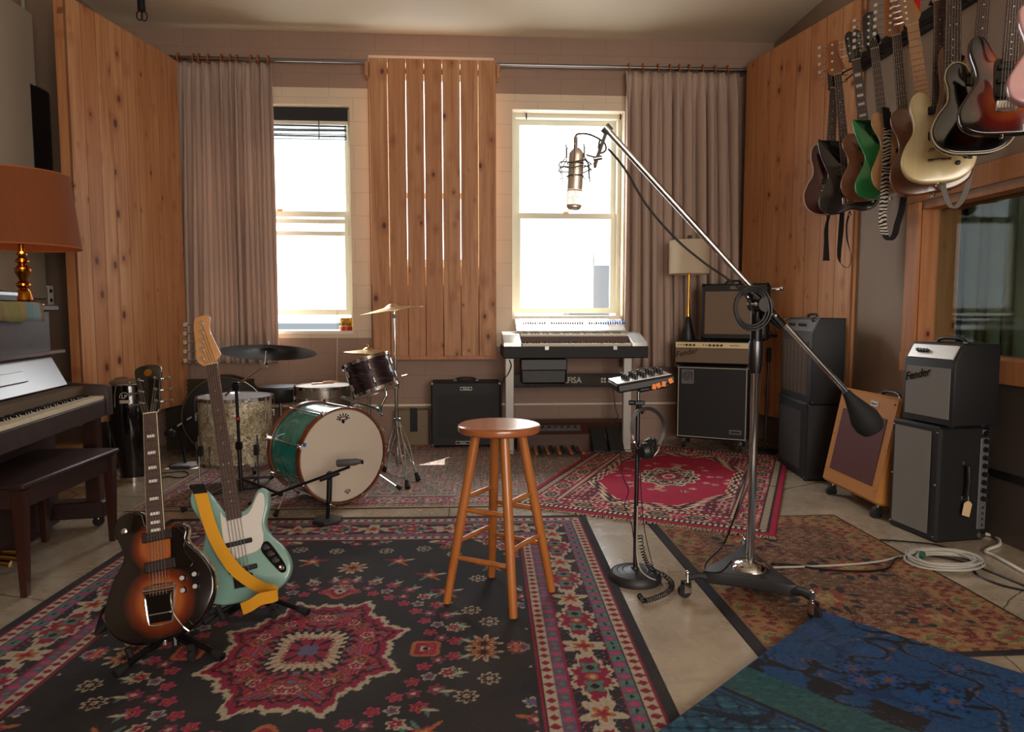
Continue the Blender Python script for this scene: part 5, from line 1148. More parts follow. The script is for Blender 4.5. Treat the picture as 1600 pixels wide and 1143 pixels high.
# floor tom
fc = FL(370, 762, .006); Yf = fc.y + .10; cc = WY(370, 700, Yf); RF = 53 / FPX * Yf; zt_ = WY(370, 620, Yf).z; zb_ = WY(370, 718, Yf).z
r = thing('floor_tom', 'large cream pearl floor tom standing on legs left of the turquoise bass drum', 'drum', (cc.x, Yf, 0))
drum(r, RF, zt_ - zb_, 'pearl_shell', 8, T((0, 0, zb_)), head='drum_head_clear', bottom=True)
for k in range(3):
    a_ = (-2.3, -.75, 1.5)[k]; c_, s_ = math.cos(a_), math.sin(a_); g = G('dark_steel'); g.tube([((RF + .03) * c_, (RF + .03) * s_, zb_ + .20), ((RF + .03) * c_, (RF + .03) * s_, .03), ((RF + .055) * c_, (RF + .055) * s_, .016)], .0055, 8)
    g.box(((RF + .018) * c_, (RF + .018) * s_, zb_ + .10), (.03, .03, .07), ch=.004); g.use('black_rubber').ball(((RF + .06) * c_, (RF + .06) * s_, .018), .014, 8); g.build('leg', r)
# drummer's stool
dc = WY(438, 615, 5.55); zt_ = WY(438, 603, 5.55).z; r = thing('drum_throne', 'round black padded drummer stool behind the snare drum', 'stool', (dc.x, dc.y, .006))
RD = 33 / FPX * 5.55; G('dark_leather').lathe([(0, zt_ - .125), (RD - .01, zt_ - .125), (RD, zt_ - .11), (RD, zt_ - .02), (RD - .015, zt_ - .004), (RD * .6, zt_), (0, zt_)], 36).build('seat', r)
G('chrome').cyl((0, 0, .12), (0, 0, zt_ - .11), .013, n=12).build('post', r)
for k in range(3): a_ = 2 * PI * k / 3; g = G('chrome').tube([(0, 0, .3), (.24 * math.cos(a_), .24 * math.sin(a_), .015)], .009, 8); g.use('black_rubber').ball((.24 * math.cos(a_), .24 * math.sin(a_), .015), .015, 8); g.build('leg', r)
# cymbals
def cymbal(g, c, R_, tx, ty, rise=.03, n=56):
    m = T(c) @ Matrix.Rotation(tx, 4, 'X') @ Matrix.Rotation(ty, 4, 'Y'); b = R_ * .22
    pr = [(.004, rise + .018), (b * .5, rise + .014), (b * .9, rise + .002), (b * 1.05, rise - .004), (R_ * .6, rise * .45), (R_, 0), (R_, -.0015), (R_ * .6, rise * .45 - .0015), (b * 1.05, rise - .0055), (b * .9, rise), (b * .5, rise + .012), (.004, rise + .016)]
    g.lathe(pr, n, mx=m); return m
def cymbal_obj(mat, r, name, c, R_, tx, ty, rise=.03):
    g = G(mat); b = R_ * .22
    pr = [(.004, rise + .018), (b * .5, rise + .014), (b * .9, rise + .002), (b * 1.05, rise - .004), (R_ * .6, rise * .45), (R_, 0), (R_, -.0015), (R_ * .6, rise * .45 - .0015), (b * 1.05, rise - .0055), (b * .9, rise), (b * .5, rise + .012), (.004, rise + .016)]
    g.lathe(pr, 64); o = g.build(name, r); o.location = c; o.rotation_euler = (tx, ty, 0); return o
bs = FL(378, 787, .006); Yr = bs.y; r = thing('cymbal_stand', 'boom cymbal stand holding the large dark ride cymbal left of the drums', 'cymbal stand', (bs.x, bs.y, .006))
def L_(p): return Vector(p) - Vector((bs.x, bs.y, .006))
j = L_(WY(369, 603, Yr)); j.y = 0; p1 = L_(WY(413, 571, Yr)); 
G('dark_steel').cyl((0, 0, .08), (j.x * .5, 0, j.z * .5), .0125, n=12).build('lower_pole', r); G('black_metal').cyl((j.x * .45, 0, j.z * .45), (j.x, 0, j.z), .0095, n=12).build('upper_pole', r)
g = G('chrome'); g.tube([L_(WY(352, 618, Yr)), j + Vector((0, -.02, 0)), p1], .0055, 8); g.build('boom_arm', r); g = G('black_metal'); g.box(j, (.04, .05, .05), ch=.008); g.box((j.x * .5, 0, j.z * .5), (.035, .04, .05), ch=.006); g.use('red_plastic').lathe([(0, j.z * .72), (.0135, j.z * .72), (.0135, j.z * .72 + .012), (0, j.z * .72 + .012)], 14, c=(j.x * .72, 0, 0)); g.build('clamp', r)
g = G('chrome'); g.cyl(p1 + Vector((0, -.015, 0)), p1 + Vector((0, .015, 0)), .018, n=16); g.cyl(p1, p1 + Vector((.012, 0, .09)), .005, n=8); g.build('tilter', r)
for (x, y) in ((283, 797), (440, 772), (425, 745), ):
    e = L_(FL(x, y, .014)); m0 = Vector((j.x * .3, 0, j.z * .22)); g = G('dark_steel')
    g.tube([m0, e], .009, 8); g.tube([Vector((0, 0, .09)), m0.lerp(e, .55)], .006, 6); g.use('black_rubber').tube([e - (e - m0).normalized() * .03, e], [.013, .017], 10); g.build('leg', r)
zc_ = WY(420, 549, Yr); Rr = 71 / FPX * Yr
cymbal_obj('cymbal_dark', r, 'ride_cymbal', L_(WY(420, 551, Yr)), Rr, R(-13), R(-1), .025)
p = L_(WY(420, 541, Yr)); G('steel').cyl(p, p + Vector((0, 0, .03)), .006, n=8).build('wing_nut', r)
# crash
cb = FL(622, 742, .006); Yc = cb.y; r = thing('cymbal_stand', 'straight chrome cymbal stand with thin bright crash cymbal right of the bass drum', 'cymbal stand', (cb.x, cb.y, .006))
def L_(p): return Vector(p) - Vector((cb.x, cb.y, .006))
pt = L_(WY(616, 487, Yc)); pm_ = pt * .55; G('chrome').cyl((0, 0, .06), pm_, .0125, n=12).build('lower_pole', r); G('chrome').cyl(pm_ * .97, pt, .0085, n=12).build('upper_pole', r)
g = G('chrome'); g.cyl(pt + Vector((0, -.015, -.03)), pt + Vector((0, .015, -.03)), .016, n=14); g.box(pm_, (.04, .035, .05), ch=.006); g.cyl(pt, pt + Vector((-.004, 0, .045)), .005, n=8); g.cyl(L_(WY(628, 588, Yc)), L_(WY(632, 588, Yc)) + Vector((.02, 0, .01)), .007, n=8); g.box((0, 0, .40), (.045, .04, .03), ch=.006); g.build('tilter', r)
for (x, y) in ((654, 750), (637, 762), (600, 735)):
    e = L_(FL(x, y, .014)); m0 = Vector((0, 0, .40)); g = G('chrome')
    for o_ in (-.008, .008): g.tube([m0 + Vector((o_, 0, 0)), m0.lerp(e, .45) + Vector((o_ * 2, 0, .02)), e.lerp(m0, .08)], .0055, 8)
    g.tube([Vector((0, 0, .08)), m0.lerp(e, .55)], .005, 6); g.use('black_rubber').tube([e - (e - m0).normalized() * .055, e], [.013, .019], 12); g.build('leg', r)
cymbal_obj('cymbal_bronze', r, 'crash_cymbal', L_(WY(613, 485, Yc)), 49 / FPX * Yc, R(1), R(-8), .03)
# hi-hat
Yh = 5.15; hc = WY(578, 700, Yh); r = thing('hi_hat_stand', 'chrome hi-hat stand with pair of small cymbals behind the tilted tom', 'hi-hat', (hc.x, Yh, .006))
zc_ = WY(578, 551, Yh).z; zr = WY(578, 529, Yh).z
G('chrome').cyl((0, 0, .04), (0, 0, zc_ - .05), .012, n=12).build('lower_pole', r); G('chrome').cyl((0, 0, zc_ - .06), (0, 0, zr), .0035, n=8).build('pull_rod', r)
g = G('brass'); g.lathe([(0, zc_ + .030), (.012, zc_ + .030), (.012, zc_ + .055), (.007, zc_ + .06), (0, zc_ + .06)], 12); g.build('clutch', r)
cymbal_obj('cymbal_bronze', r, 'top_cymbal', (0, 0, zc_), 37 / FPX * Yh, R(0), R(1), .022); o = cymbal_obj('cymbal_bronze', r, 'bottom_cymbal', (0, 0, zc_ - .004), 37 / FPX * Yh, PI, 0, .02)
for k in range(3): a_ = 2 * PI * k / 3 + .2; g = G('chrome').tube([(0, 0, .3), (.22 * math.cos(a_), .22 * math.sin(a_), .02)], .007, 8); g.use('black_rubber').ball((.22 * math.cos(a_), .22 * math.sin(a_), .016), .015, 8); g.build('leg', r)
G('steel').box((0, -.16, .02), (.08, .26, .012), rot=(.15, 0, 0), ch=.004).build('pedal_board', r)
# microphone in front of the bass drum
mb = FL(512, 815, .0085); r = thing('microphone_stand', 'low black microphone stand with grey microphone aimed at the bass drum head', 'microphone stand', (mb.x, mb.y, .0085)); Ym = mb.y
def L_(p): return Vector(p) - Vector((mb.x, mb.y, .0085))
pts = [(.085 * math.cos(PI / 6 + PI / 3 * k), .085 * math.sin(PI / 6 + PI / 3 * k)) for k in range(6)]
G('cast_black').plate(pts, 0, .022, rnd=.006, mx=mzz).build('base_plate', r)
jt = L_(WY(515, 742, Ym)); G('black_metal').cyl((0, 0, .02), jt * .99, .0105, n=12).build('pole', r)
g = G('black_plastic'); g.box(jt, (.03, .045, .04), ch=.006); g.cyl((jt.x * .6, 0, jt.z * .45), (jt.x, 0, jt.z - .01), .015, n=12); g.build('clutch', r)
b0, b1 = L_(WY(400, 777, Ym + .1)), L_(WY(548, 727, Ym)); b0.y, b1.y = -.03, -.03
G('black_metal').cyl(b0, b1, .0075, n=10).build('boom_arm', r); d_ = (b1 - b0).normalized(); G('black_plastic').cyl(jt + Vector((0, -.03, 0)) - d_ * .05, jt + Vector((0, -.03, 0)) + d_ * .06, .013, n=12).build('boom_grip', r)
plain('mic_grey', '#4d4a48', .55); m0, m1 = L_(WY(528, 721, Ym)), L_(WY(566, 718, Ym)); m0.y = m1.y = -.035
g = G('mic_grey').tube([m0, m0.lerp(m1, .1), m0.lerp(m1, .75), m1], [.018, .023, .021, .012], 16); g.use('black_metal').tube([m1, m1 + Vector((.004, 0, .006)), m1 + Vector((.006, 0, -.015))], .007, 8); g.build('microphone_body', r)
# second small boom stand near the drum case
s2 = FL(290, 728, 0); r = thing('microphone_stand', 'low black stand with striped boom behind the floor tom', 'microphone stand', (s2.x, s2.y, 0)); 
def L_(p): return Vector(p) - Vector((s2.x, s2.y, 0))
G('cast_black').lathe([(0, 0), (.12, 0), (.12, .014), (.08, .022), (0, .026)], 6).build('base_plate', r); jt = L_(WY(283, 676, s2.y)); G('black_metal').tube([(0, 0, .02), jt], .010, 10).build('pole', r)
a, b = L_(WY(262, 675, s2.y - .02)), L_(WY(330, 631, s2.y - .02)); d_ = b - a; g = G('piping_white')
for k in range(9): g.use('piping_white' if k % 2 == 0 else 'black_metal').cyl(a + d_ * k / 9, a + d_ * (k + 1) / 9, .006, n=8)
g.build('boom_arm', r); G('black_plastic').box(a + Vector((.02, 0, -.01)), (.08, .05, .05), ch=.012).build('clamp', r)
cable('floor_cable', 'black cable curled on the concrete behind the sunburst guitar neck', [FL(225, 742, .006), FL(262, 738, .006), FL(288, 736, .006), FL(294, 742, .006), FL(280, 746, .006), FL(262, 744, .006), FL(240, 750, .006)], .004, 'cable_black')
# drum case and foam behind
dc = FL(322, 722, 0); r = thing('drum_case', 'round black soft drum case standing on edge behind the floor tom', 'case', (dc.x + .02, dc.y + .40, 0)); RC = .32
plain('olive_trim', '#453f28', .7)
m_ = T((0, 0, RC)) @ Matrix.Rotation(R(14), 4, 'Z') @ Matrix.Rotation(PI / 2, 4, 'X')
G('tolex_black').lathe([(0, -.13), (RC - .02, -.13), (RC - .003, -.12), (RC - .003, .12), (RC - .02, .13), (0, .13)], 44, mx=m_).build('case_body', r); g = G('olive_trim'); ring(g, RC - .004, .12, .008, m_); ring(g, RC - .004, -.12, .008, m_); g.build('zip_piping', r)
plain('foam_brown', '#3a3024', .95)
fo = WY(262, 625, 5.90); r = thing('acoustic_foam', 'dark brown egg-crate foam sheet standing under the left curtain', 'acoustic foam', (WY(330, 640, 5.90).x, 5.90, 0)); zt_ = WY(330, 592, 5.90).z; wF = .72
g = G('foam_brown'); nx, nz = 36, 30; vs = [[g.vert((-wF / 2 + wF * i / nx, -.03 - .022 * math.sin(PI * i) * 0 - (.02 if (i + j) % 2 else 0), zt_ * j / nz)) for i in range(nx + 1)] for j in range(nz + 1)]
for a, b in zip(vs, vs[1:]):
    for i in range(nx): g.face([a[i], a[i + 1], b[i + 1], b[i]])
g.bb(-wF / 2, wF / 2, -.03, .02, 0, zt_); g.build('foam_sheet', r)
# congas
def conga(name, label, x, y, zt, R_, logo=False):
    r = thing(name, label, 'drum', (x, y, 0), group='conga drums'); g = G('black_gloss')
    g.lathe([(0, .0), (R_ * .62, .0), (R_ * .64, .03), (R_ * .86, zt * .32), (R_ * 1.14, zt * .62), (R_ * 1.12, zt * .78), (R_ * .98, zt - .02), (0, zt - .02)], 40); g.build('shell', r)
    G('chrome').lathe([(R_ * .60, 0), (R_ * .66, 0), (R_ * .685, .035), (R_ * .64, .035)], 36).build('bottom_ring', r)
    g = G('chrome'); ring(g, R_ * 1.02, zt - .025, .008); g.build('rim', r); G('drum_skin').lathe([(0, zt), (R_ * .85, zt), (R_ * .98, zt - .01), (R_ * .98, zt - .03), (0, zt - .03)], 36).build('drum_head', r)
    for k in range(6):
        a_ = 2 * PI * k / 6 + .3; c_, s_ = math.cos(a_), math.sin(a_); G('steel').tube([(R_ * 1.05 * c_, R_ * 1.05 * s_, zt - .03), (R_ * 1.17 * c_, R_ * 1.17 * s_, zt - .10), (R_ * 1.19 * c_, R_ * 1.19 * s_, zt - .17)], .005, 6).build('tuning_lug', r)
    return r
plain('drum_skin', '#6d5542', .6)
c1 = FL(204, 757, 0); Yc = c1.y + .13; zt_ = WY(207, 593, Yc).z; RC = .125
r = conga('conga', 'black conga drum with white round logo standing beside the piano', WY(207, 700, Yc).x, Yc, zt_, RC)
Rl = RC * 1.07; mL = T((.0, 0, zt_ - .105)) @ Matrix.Rotation(R(12), 4, 'Z')
g = G('piping_white'); g.box((0, -Rl - .006, -.03), (.062, .002, .022), mx=mL); g.tube([mL @ Vector((.028 * math.cos(q), -Rl - .010, .004 + .028 * math.sin(q))) for q in np.linspace(-.3, PI + .3, 14)], .0025, 5); g.build('logo_badge', r)
text('LP', .034, 'piping_white', 'logo_lettering', r, mL @ T((0, -Rl - .012, .004)), bold=.001)
conga('conga', 'black conga drum with worn brown head tucked behind the one with the logo', WY(172, 700, Yc + .27).x - .0, Yc + .27, WY(172, 588, Yc + .27).z, .135)
# small box of books behind the piano leg
pk = FL(116, 705, 0); r = thing('book_box', 'cardboard box with red lettering on the floor beyond the piano bench', 'box', (-2.80, 4.85, 0)); plain('cardboard', '#a07a50', .8)
G('cardboard').bb(-.08, .10, 0, .12, 0, .25, ch=.004).build('carton', r); G('red_plastic').bb(-.06, -.01, -.002, 0, .19, .22).build('red_mark', r); G('black_plastic').bb(.0, .08, -.002, 0, .195, .215).build('black_mark', r)
# ------------------------------------------------------------------ upright piano: local x runs along the keyboard towards the back wall, y into the room wall
pf = WY(176, 620, 3.86); th_ = R(90 + 7.7)              # cheek front right end
ux = Vector((math.cos(th_), math.sin(th_), 0))          # towards its treble end
orig = Vector((pf.x, pf.y, 0)); LP = 1.46
r = thing('upright_piano', 'dark mahogany upright piano with open keyboard along the left wall', 'piano', (orig.x, orig.y, 0), rz=th_)
# local: x<=0 towards the bass end, y>0 towards the wall (left)
Ft, zk = .60, None
def PLc(p): v = Vector(p) - orig; return Vector((v.x * ux.x + v.y * ux.y, v.x * -ux.y + v.y * ux.x, v.z))
zc1 = pf.z + 20 / FPX * 3.86; zk = FL(157, 617, .70); 
z_ch = WY(176, 600, 3.86).z; z_kb0 = WY(172, 646, 3.86).z; z_key = WY(158, 617, 3.80).z; zt = WY(98, 477, 3.9).z
# print('piano z', z_ch, z_kb0, z_key, zt)
G('mahogany_h').plate([(0, z_kb0), (0, z_ch - .01), (.03, z_ch), (.24, z_ch + .02), (.24, z_kb0)], -.055, 0, rnd=.004, mx=Matrix(((0, 1, 0, 0), (1, 0, 0, 0), (0, 0, 1, 0), (0, 0, 0, 1)))).build('cheek_block', r)
G('mahogany_h').plate([(0, z_kb0), (0, z_ch - .01), (.03, z_ch), (.24, z_ch + .02), (.24, z_kb0)], -LP, -LP + .055, rnd=.004, mx=Matrix(((0, 1, 0, 0), (1, 0, 0, 0), (0, 0, 1, 0), (0, 0, 0, 1)))).build('cheek_block', r)
G('mahogany_h').bb(-LP + .055, -.055, .012, .34, z_kb0, z_key - .022, ch=.003).build('key_bed', r)
YF = .285
G('mahogany_h').bb(-LP + .02, -.02, YF, YF + .32, 0.02, zt - .03, ch=.003).build('case', r)
G('mahogany_h').bb(-LP - .005, .015, YF - .035, YF + .345, zt - .03, zt, ch=.006).build('top_lid', r)
zl = WY(98, 546, 3.95).z
a_ = PLc(WY(118, 597, 3.8))
# sloping fallboard and ledge
zf0, zf1, yf0, yf1 = z_ch + .006, zl - .010, .195, YF - .008; sl = math.atan2(zf1 - zf0, yf1 - yf0)
plain('piano_gloss', '#2a1512', .3, coat=1.0, spec=1.0); MATS['piano_gloss'].node_tree.nodes['Principled BSDF'].inputs['Coat Roughness'].default_value = .22
g = G('piano_gloss'); Ls = math.hypot(zf1 - zf0, yf1 - yf0); msl = T((-LP / 2, (yf0 + yf1) / 2, (zf0 + zf1) / 2)) @ Matrix.Rotation(sl, 4, 'X'); g.box((0, 0, 0), (LP - .15, Ls, .014), mx=msl, ch=.003); g.build('fallboard', r)
g = G('piano_gloss'); g.box((-.12, -.01, .012), (.80, .055, .012), mx=msl, ch=.003); g.build('music_ledge', r)
G('piano_gloss').bb(-LP + .03, .02, YF - .055, YF + .0, zl - .012, zl + .008, ch=.004).build('upper_ledge', r)
plain('key_felt', '#5a4630', .6); G('key_felt').bb(-LP + .055, -.055, .12, .20, z_key - .02, z_ch - .0).build('fallboard_rail', r)
nk = 52; kw = (LP - .14) / nk; bl = {0, 1, 3, 4, 5}
for i in range(nk):
    x1 = -.07 - i * kw; G('ivory').bb(x1 - kw + .0008, x1, .018, .16, z_key - .02, z_key, ch=.0012).build('white_key', r)
for i in range(nk - 1):
    if (i % 7) in (1, 2, 4, 5, 6): x1 = -.07 - (i + 1) * kw; G('ebony').box((x1, .115, z_key + .005), (.0115, .085, .012), taper=(.8, .92), ch=.0015).build('black_key', r)
fo = PLc(FL(150, 800, 0)); 
G('mahogany').bb(-.10, -.03, .05, .12, .14, z_kb0, ch=.004).build('front_leg', r); G('mahogany').bb(-LP + .03, -LP + .10, .05, .12, .14, z_kb0, ch=.004).build('front_leg', r)
for x in (-.065, -LP + .065):
    G('mahogany_h').bb(x - .05, x + .05, .03, YF + .02, .055, .145, ch=.006).build('toe_block', r)
    g = G('brass'); g.cyl((x, .075, .06), (x, .075, .04), .015, n=10); g.use('black_rubber').cyl((x - .012, .075, .028), (x + .012, .075, .028), .027, n=16); g.build('caster', r)
G('mahogany_h').bb(-LP + .10, -.10, YF - .015, YF, .08, z_kb0 - .04, ch=.003).build('lower_panel', r)
for i in range(3): G('brass').tube([(-LP / 2 - .06 + i * .07, YF, .075), (-LP / 2 - .06 + i * .07, YF - .07, .07), (-LP / 2 - .06 + i * .07, YF - .12, .06)], [.008, .012, .016], 8).build('pedal', r)
Mp = r.matrix_basis.copy()
import mathutils
Mp = Matrix.LocRotScale(r.location, r.rotation_euler, None)
# cloth, gadget, lamp on the lid
def on_lid(name, label, cat, x, y): p = Mp @ Vector((x, y, zt)); return thing(name, label, cat, p, rz=th_)
t = NT('patchwork'); o = t.coord(); x, y, z = t.sep(o)[0:3]; n = t.noise(t.mapping(o, (30, 4, 4)), 4, 3); st = t.ramp(t.math('FRACT', t.math('MULTIPLY', x, 2.6)), [(.0, '#8d8a55'), (.4, '#a08c58'), (.55, '#6b96a0'), (.75, '#7f9aa0'), (.9, '#8a7a50')], 'CONSTANT'); t.set('Base Color', t.mix(t.math('MULTIPLY', n, .5), st, '#6e4b2e')); t.set('Roughness', .95); t.bump(t.noise(o, 200, 2), .3, .002)
xe = PLc(WY(62, 480, 3.9)).x
c = on_lid('patterned_cloth', 'folded green and blue patterned cloth draped over the front of the piano lid', 'cloth', -.20, YF - .035)
g = G('patchwork'); nx = 30; prof = [(.20, .004), (.0, .004), (-.006, -.005), (-.012, -.05), (-.014, -.085)]; vs = []
for i in range(nx + 1):
    x = -1.1 * i / nx; vs.append([g.vert((x, yy - .004 * math.sin(i * 1.3) * (k > 1), zz + .004 + .004 * math.sin(i * .9 + k) * (k > 2))) for k, (yy, zz) in enumerate(prof)])
for a, b in zip(vs, vs[1:]):
    for k in range(len(prof) - 1): g.face([a[k], b[k], b[k + 1], a[k + 1]])
o = g.build('cloth_fold', c, recalc=False); md = o.modifiers.new('thickness', 'SOLIDIFY'); md.thickness = .006; md.offset = 1
c = on_lid('turntable_case', 'flat black device with silver front strip lying on the patterned cloth on the piano', 'device', -.62, YF + .09); c.location.z += .016
G('black_plastic').bb(-.33, .28, -.09, .10, 0, .045, ch=.004).build('housing', c); G('steel').bb(-.33, .28, -.093, -.085, .028, .042).build('front_strip', c)
G('black_gloss').plate([(-.32, .045), (.22, .045), (-.2, .075), (-.32, .08)], -.08, .09, rnd=.002).build('raised_top', c)
l = on_lid('table_lamp', 'large orange fabric shade lamp with turned brass base on the piano', 'lamp', 0, 0)
Yl = 3.72; pl = WY(38, 470, Yl); l.location = (pl.x, Yl, zt); l.rotation_euler = (0, 0, 0)
def zl_(y): return WY(38, y, Yl).z - zt
s_ = Yl / FPX
zz = lambda y: zl_(y)
prof = [(0, 0), (26 * s_, 0), (26 * s_, .006), (19 * s_, .014), (12 * s_, .028), (9 * s_, zz(455)), (6 * s_, zz(450)), (9.5 * s_, zz(446)), (9.5 * s_, zz(443)), (5 * s_, zz(438)), (6 * s_, zz(434)), (10.5 * s_, zz(426)), (11 * s_, zz(420)), (7 * s_, zz(416)), (5 * s_, zz(412)), (9 * s_, zz(409)), (9 * s_, zz(407)), (5 * s_, zz(402)), (7 * s_, zz(398)), (7 * s_, zz(396)), (3.4 * s_, zz(392)), (3.4 * s_, zz(384)), (0, zz(384))]
plain('brass_deep', '#b5752a', .2, 1.0); G('brass_deep').lathe(prof, 32).build('turned_base', l)
rb_, rt_ = 77 * s_, 66 * s_; z0_, z1_ = zz(386), zz(272)
t = NT('shade_orange'); o = t.coord(); n = t.noise(t.mapping(o, (1, 1, .2)), 160, 2); t.set('Base Color', t.mix(n, '#7f4320', '#96552c')); t.set('Roughness', .85); trn = t.n.new('ShaderNodeBsdfTranslucent'); trn.inputs[0].default_value = C4('#b0501c'); ms = t.n.new('ShaderNodeMixShader'); ms.inputs[0].default_value = .2
t.l.new(t.b.outputs[0], ms.inputs[1]); t.l.new(trn.outputs[0], ms.inputs[2]); t.l.new(ms.outputs[0], t.out.inputs[0])
g = G('shade_orange'); n = 56; rg = []
for R0, z in ((rb_, z0_), (rt_, z1_), (rt_ - .004, z1_), (rb_ - .004, z0_)): rg.append([g.vert((R0 * math.cos(2 * PI * k / n), R0 * math.sin(2 * PI * k / n), z)) for k in range(n)])
rg.append(rg[0]); g.rings(rg, caps=(False, False)); g.build('lamp_shade', l)
plain('orange_trim', '#a35d30', .8)
for rr, z in ((rb_, z0_), (rt_, z1_)): g = G('orange_trim'); ring(g, rr, z, .004, n=56); g.build('shade_trim', l)
g = G('brass'); g.cyl((0, 0, zz(392)), (0, 0, zz(360)), .014, n=12); g.build('socket', l)
plain('bulb_glass', '#ffd9a0', .4, emit=4.0); G('bulb_glass').ball((0, 0, zz(348)), .03, 12, sc=(1, 1, 1.25)).build('bulb', l)
b = bpy.data.lights.new('lamp_bulb', 'POINT'); b.energy = .8; b.color = (1, .45, .18); b.shadow_soft_size = .04; bo_ = bpy.data.objects.new('lamp_bulb', b); COL.objects.link(bo_); bo_.parent = l; bo_.location = (0, 0, zz(346) - .06)
# piano bench
l1, l2, l3 = FL(37, 931, 0), FL(172, 844, 0), FL(81, 842, 0); zb_ = WY(178, 701, l2.y - .0).z
r = thing('piano_bench', 'dark brown wooden piano bench with tapered legs standing on the concrete', 'bench', ((l1.x + l3.x) / 2, (l1.y + l2.y) / 2, 0)); bx, by = abs(l2.x - l3.x) / 2 + .012, abs(l2.y - l1.y) / 2 + .0
G('mahogany_h').bb(-bx - .035, bx + .035, -by - .035, by + .035, zb_ - .022, zb_, ch=.006).build('seat', r)
g = G('mahogany_h')
for a in ((-bx - .015, bx + .015, -by - .015, -by + .005), (-bx - .015, bx + .015, by - .005, by + .015), (-bx - .015, -bx + .005, -by, by), (bx - .005, bx + .015, -by, by)): g.bb(a[0], a[1], a[2], a[3], zb_ - .105, zb_ - .022)
g.build('apron', r)
for sx in (-1, 1):
    for sy in (-1, 1): G('mahogany').box((sx * bx, sy * by, (zb_ - .03) / 2), (.028, .028, zb_ - .03), taper=(1.75, 1.75), ch=.002).build('leg', r)

# ------------------------------------------------------------------ two-manual combo organ on its chrome-grey stand
Yo = 5.50; A, B = WY(786, 560, Yo), WY(1013, 560, Yo); Wo = B.x - A.x; zo = A.z
r = thing('combo_organ', 'grey and brown two-manual combo organ under the right window', 'keyboard', ((A.x + B.x) / 2, Yo, 0))
h_lo = WY(900, 541, Yo).z
G('tolex_black').bb(-Wo / 2, Wo / 2, 0, .50, zo, h_lo, ch=.006).build('lower_case', r)
yk = .03; zk1 = h_lo + .022; zk2 = zk1 + .075
mX = Matrix(((0, 1, 0, 0), (1, 0, 0, 0), (0, 0, 1, 0), (0, 0, 0, 1)))
for s_ in (-1, 1):
    x0, x1 = (-Wo / 2 + .005, -Wo / 2 + .15) if s_ < 0 else (Wo / 2 - .13, Wo / 2 - .005)
    G('mixer_face').plate([(.012, h_lo), (.012, h_lo + .03), (.10, h_lo + .055), (.26, h_lo + .10), (.46, h_lo + .11), (.46, h_lo)], x0, x1, rnd=.004, mx=mX).build('end_cheek', r)
KX0, KX1 = -Wo / 2 + .15, Wo / 2 - .13
G('organ_wood').bb(KX0, KX1, .15, .46, h_lo, zk2 - .02).build('key_block', r)
for (y0_, y1_, z_) in ((.02, .15, zk1), (.155, .27, zk2)):
    n = 36; kw_ = (KX1 - KX0 - .02) / n
    for i in range(n): G('ivory').bb(KX0 + .01 + i * kw_ + .0006, KX0 + .01 + (i + 1) * kw_, y0_, y1_, z_ - .022, z_, ch=.001).build('white_key', r)
    for i in range(n - 1):
        if (i % 7) in (0, 1, 3, 4, 5): G('ebony').bb(KX0 + .01 + (i + 1) * kw_ - .006, KX0 + .01 + (i + 1) * kw_ + .006, y0_ + .045, y1_, z_, z_ + .011, ch=.0015).build('black_key', r)
mp = T((0, .265, zk2 + .016)) @ Matrix.Rotation(math.atan2(.105, .22), 4, 'X')
g = G('mixer_face'); g.box((0, .115, .0), (KX1 - KX0 + .03, .23, .02), mx=mp, ch=.003); cp = g.build('control_panel', r)
rnd = random.Random(7)
for k in range(44):
    if k in (10, 11, 26, 27): continue
    x = -.40 + k * .0205; blue = x > .24
    G('blue_plastic' if blue else rnd.choice(['black_plastic', 'red_plastic', 'white_plastic', 'black_plastic'])).box((x, .150, .016), (.012, .042, .014), mx=mp, ch=.002).build('tab_switch', cp)
for k in range(10): G('steel').cyl(mp @ Vector((-.46 + k * .028, .09, .009)), mp @ Vector((-.46 + k * .028, .09, .016)), .005, n=8).build('knob', cp)
for x in (-.24, .32): G('steel').box((x, -.003, h_lo - .012), (.035, .008, .035), ch=.002).build('latch', r)
r = thing('organ_stand', 'grey metal stand with black crossbar carrying the combo organ', 'stand', ((A.x + B.x) / 2, Yo, 0))
cx = (A.x + B.x) / 2
for px_ in (796, 979):
    x = WY(px_, 600, Yo + .1).x - cx; G('grey_metal').bb(x - .035, x + .035, .06, .115, .006, zo - .001, ch=.004).build('leg', r); G('grey_metal').bb(x - .03, x + .03, .0, .42, .006, .03, ch=.004).build('foot_rail', r)
xa, xb = WY(801, 600, Yo + .1).x - cx, WY(974, 600, Yo + .1).x - cx; za, zb_ = WY(890, 604, Yo + .1).z, WY(890, 583, Yo + .1).z
G('black_gloss').bb(xa, xb, .072, .10, za, zb_, ch=.002).build('crossbar', r)
text('FARFISA', .070, 'piping_white', 'crossbar_lettering', r, T((WY(887, 594, Yo + .07).x - cx, .0705, (za + zb_) / 2)), width=.92, bold=.0008)
g = G('piping_white'); xq = WY(943, 594, Yo + .07).x - cx; zq = (za + zb_) / 2
for (dx, dz) in ((-.012, .012), (.012, .012), (-.012, -.012), (.012, -.012)): g.box((xq + dx, .0712, zq + dz), (.016, .001, .016)); 
g.build('crossbar_emblem', r)
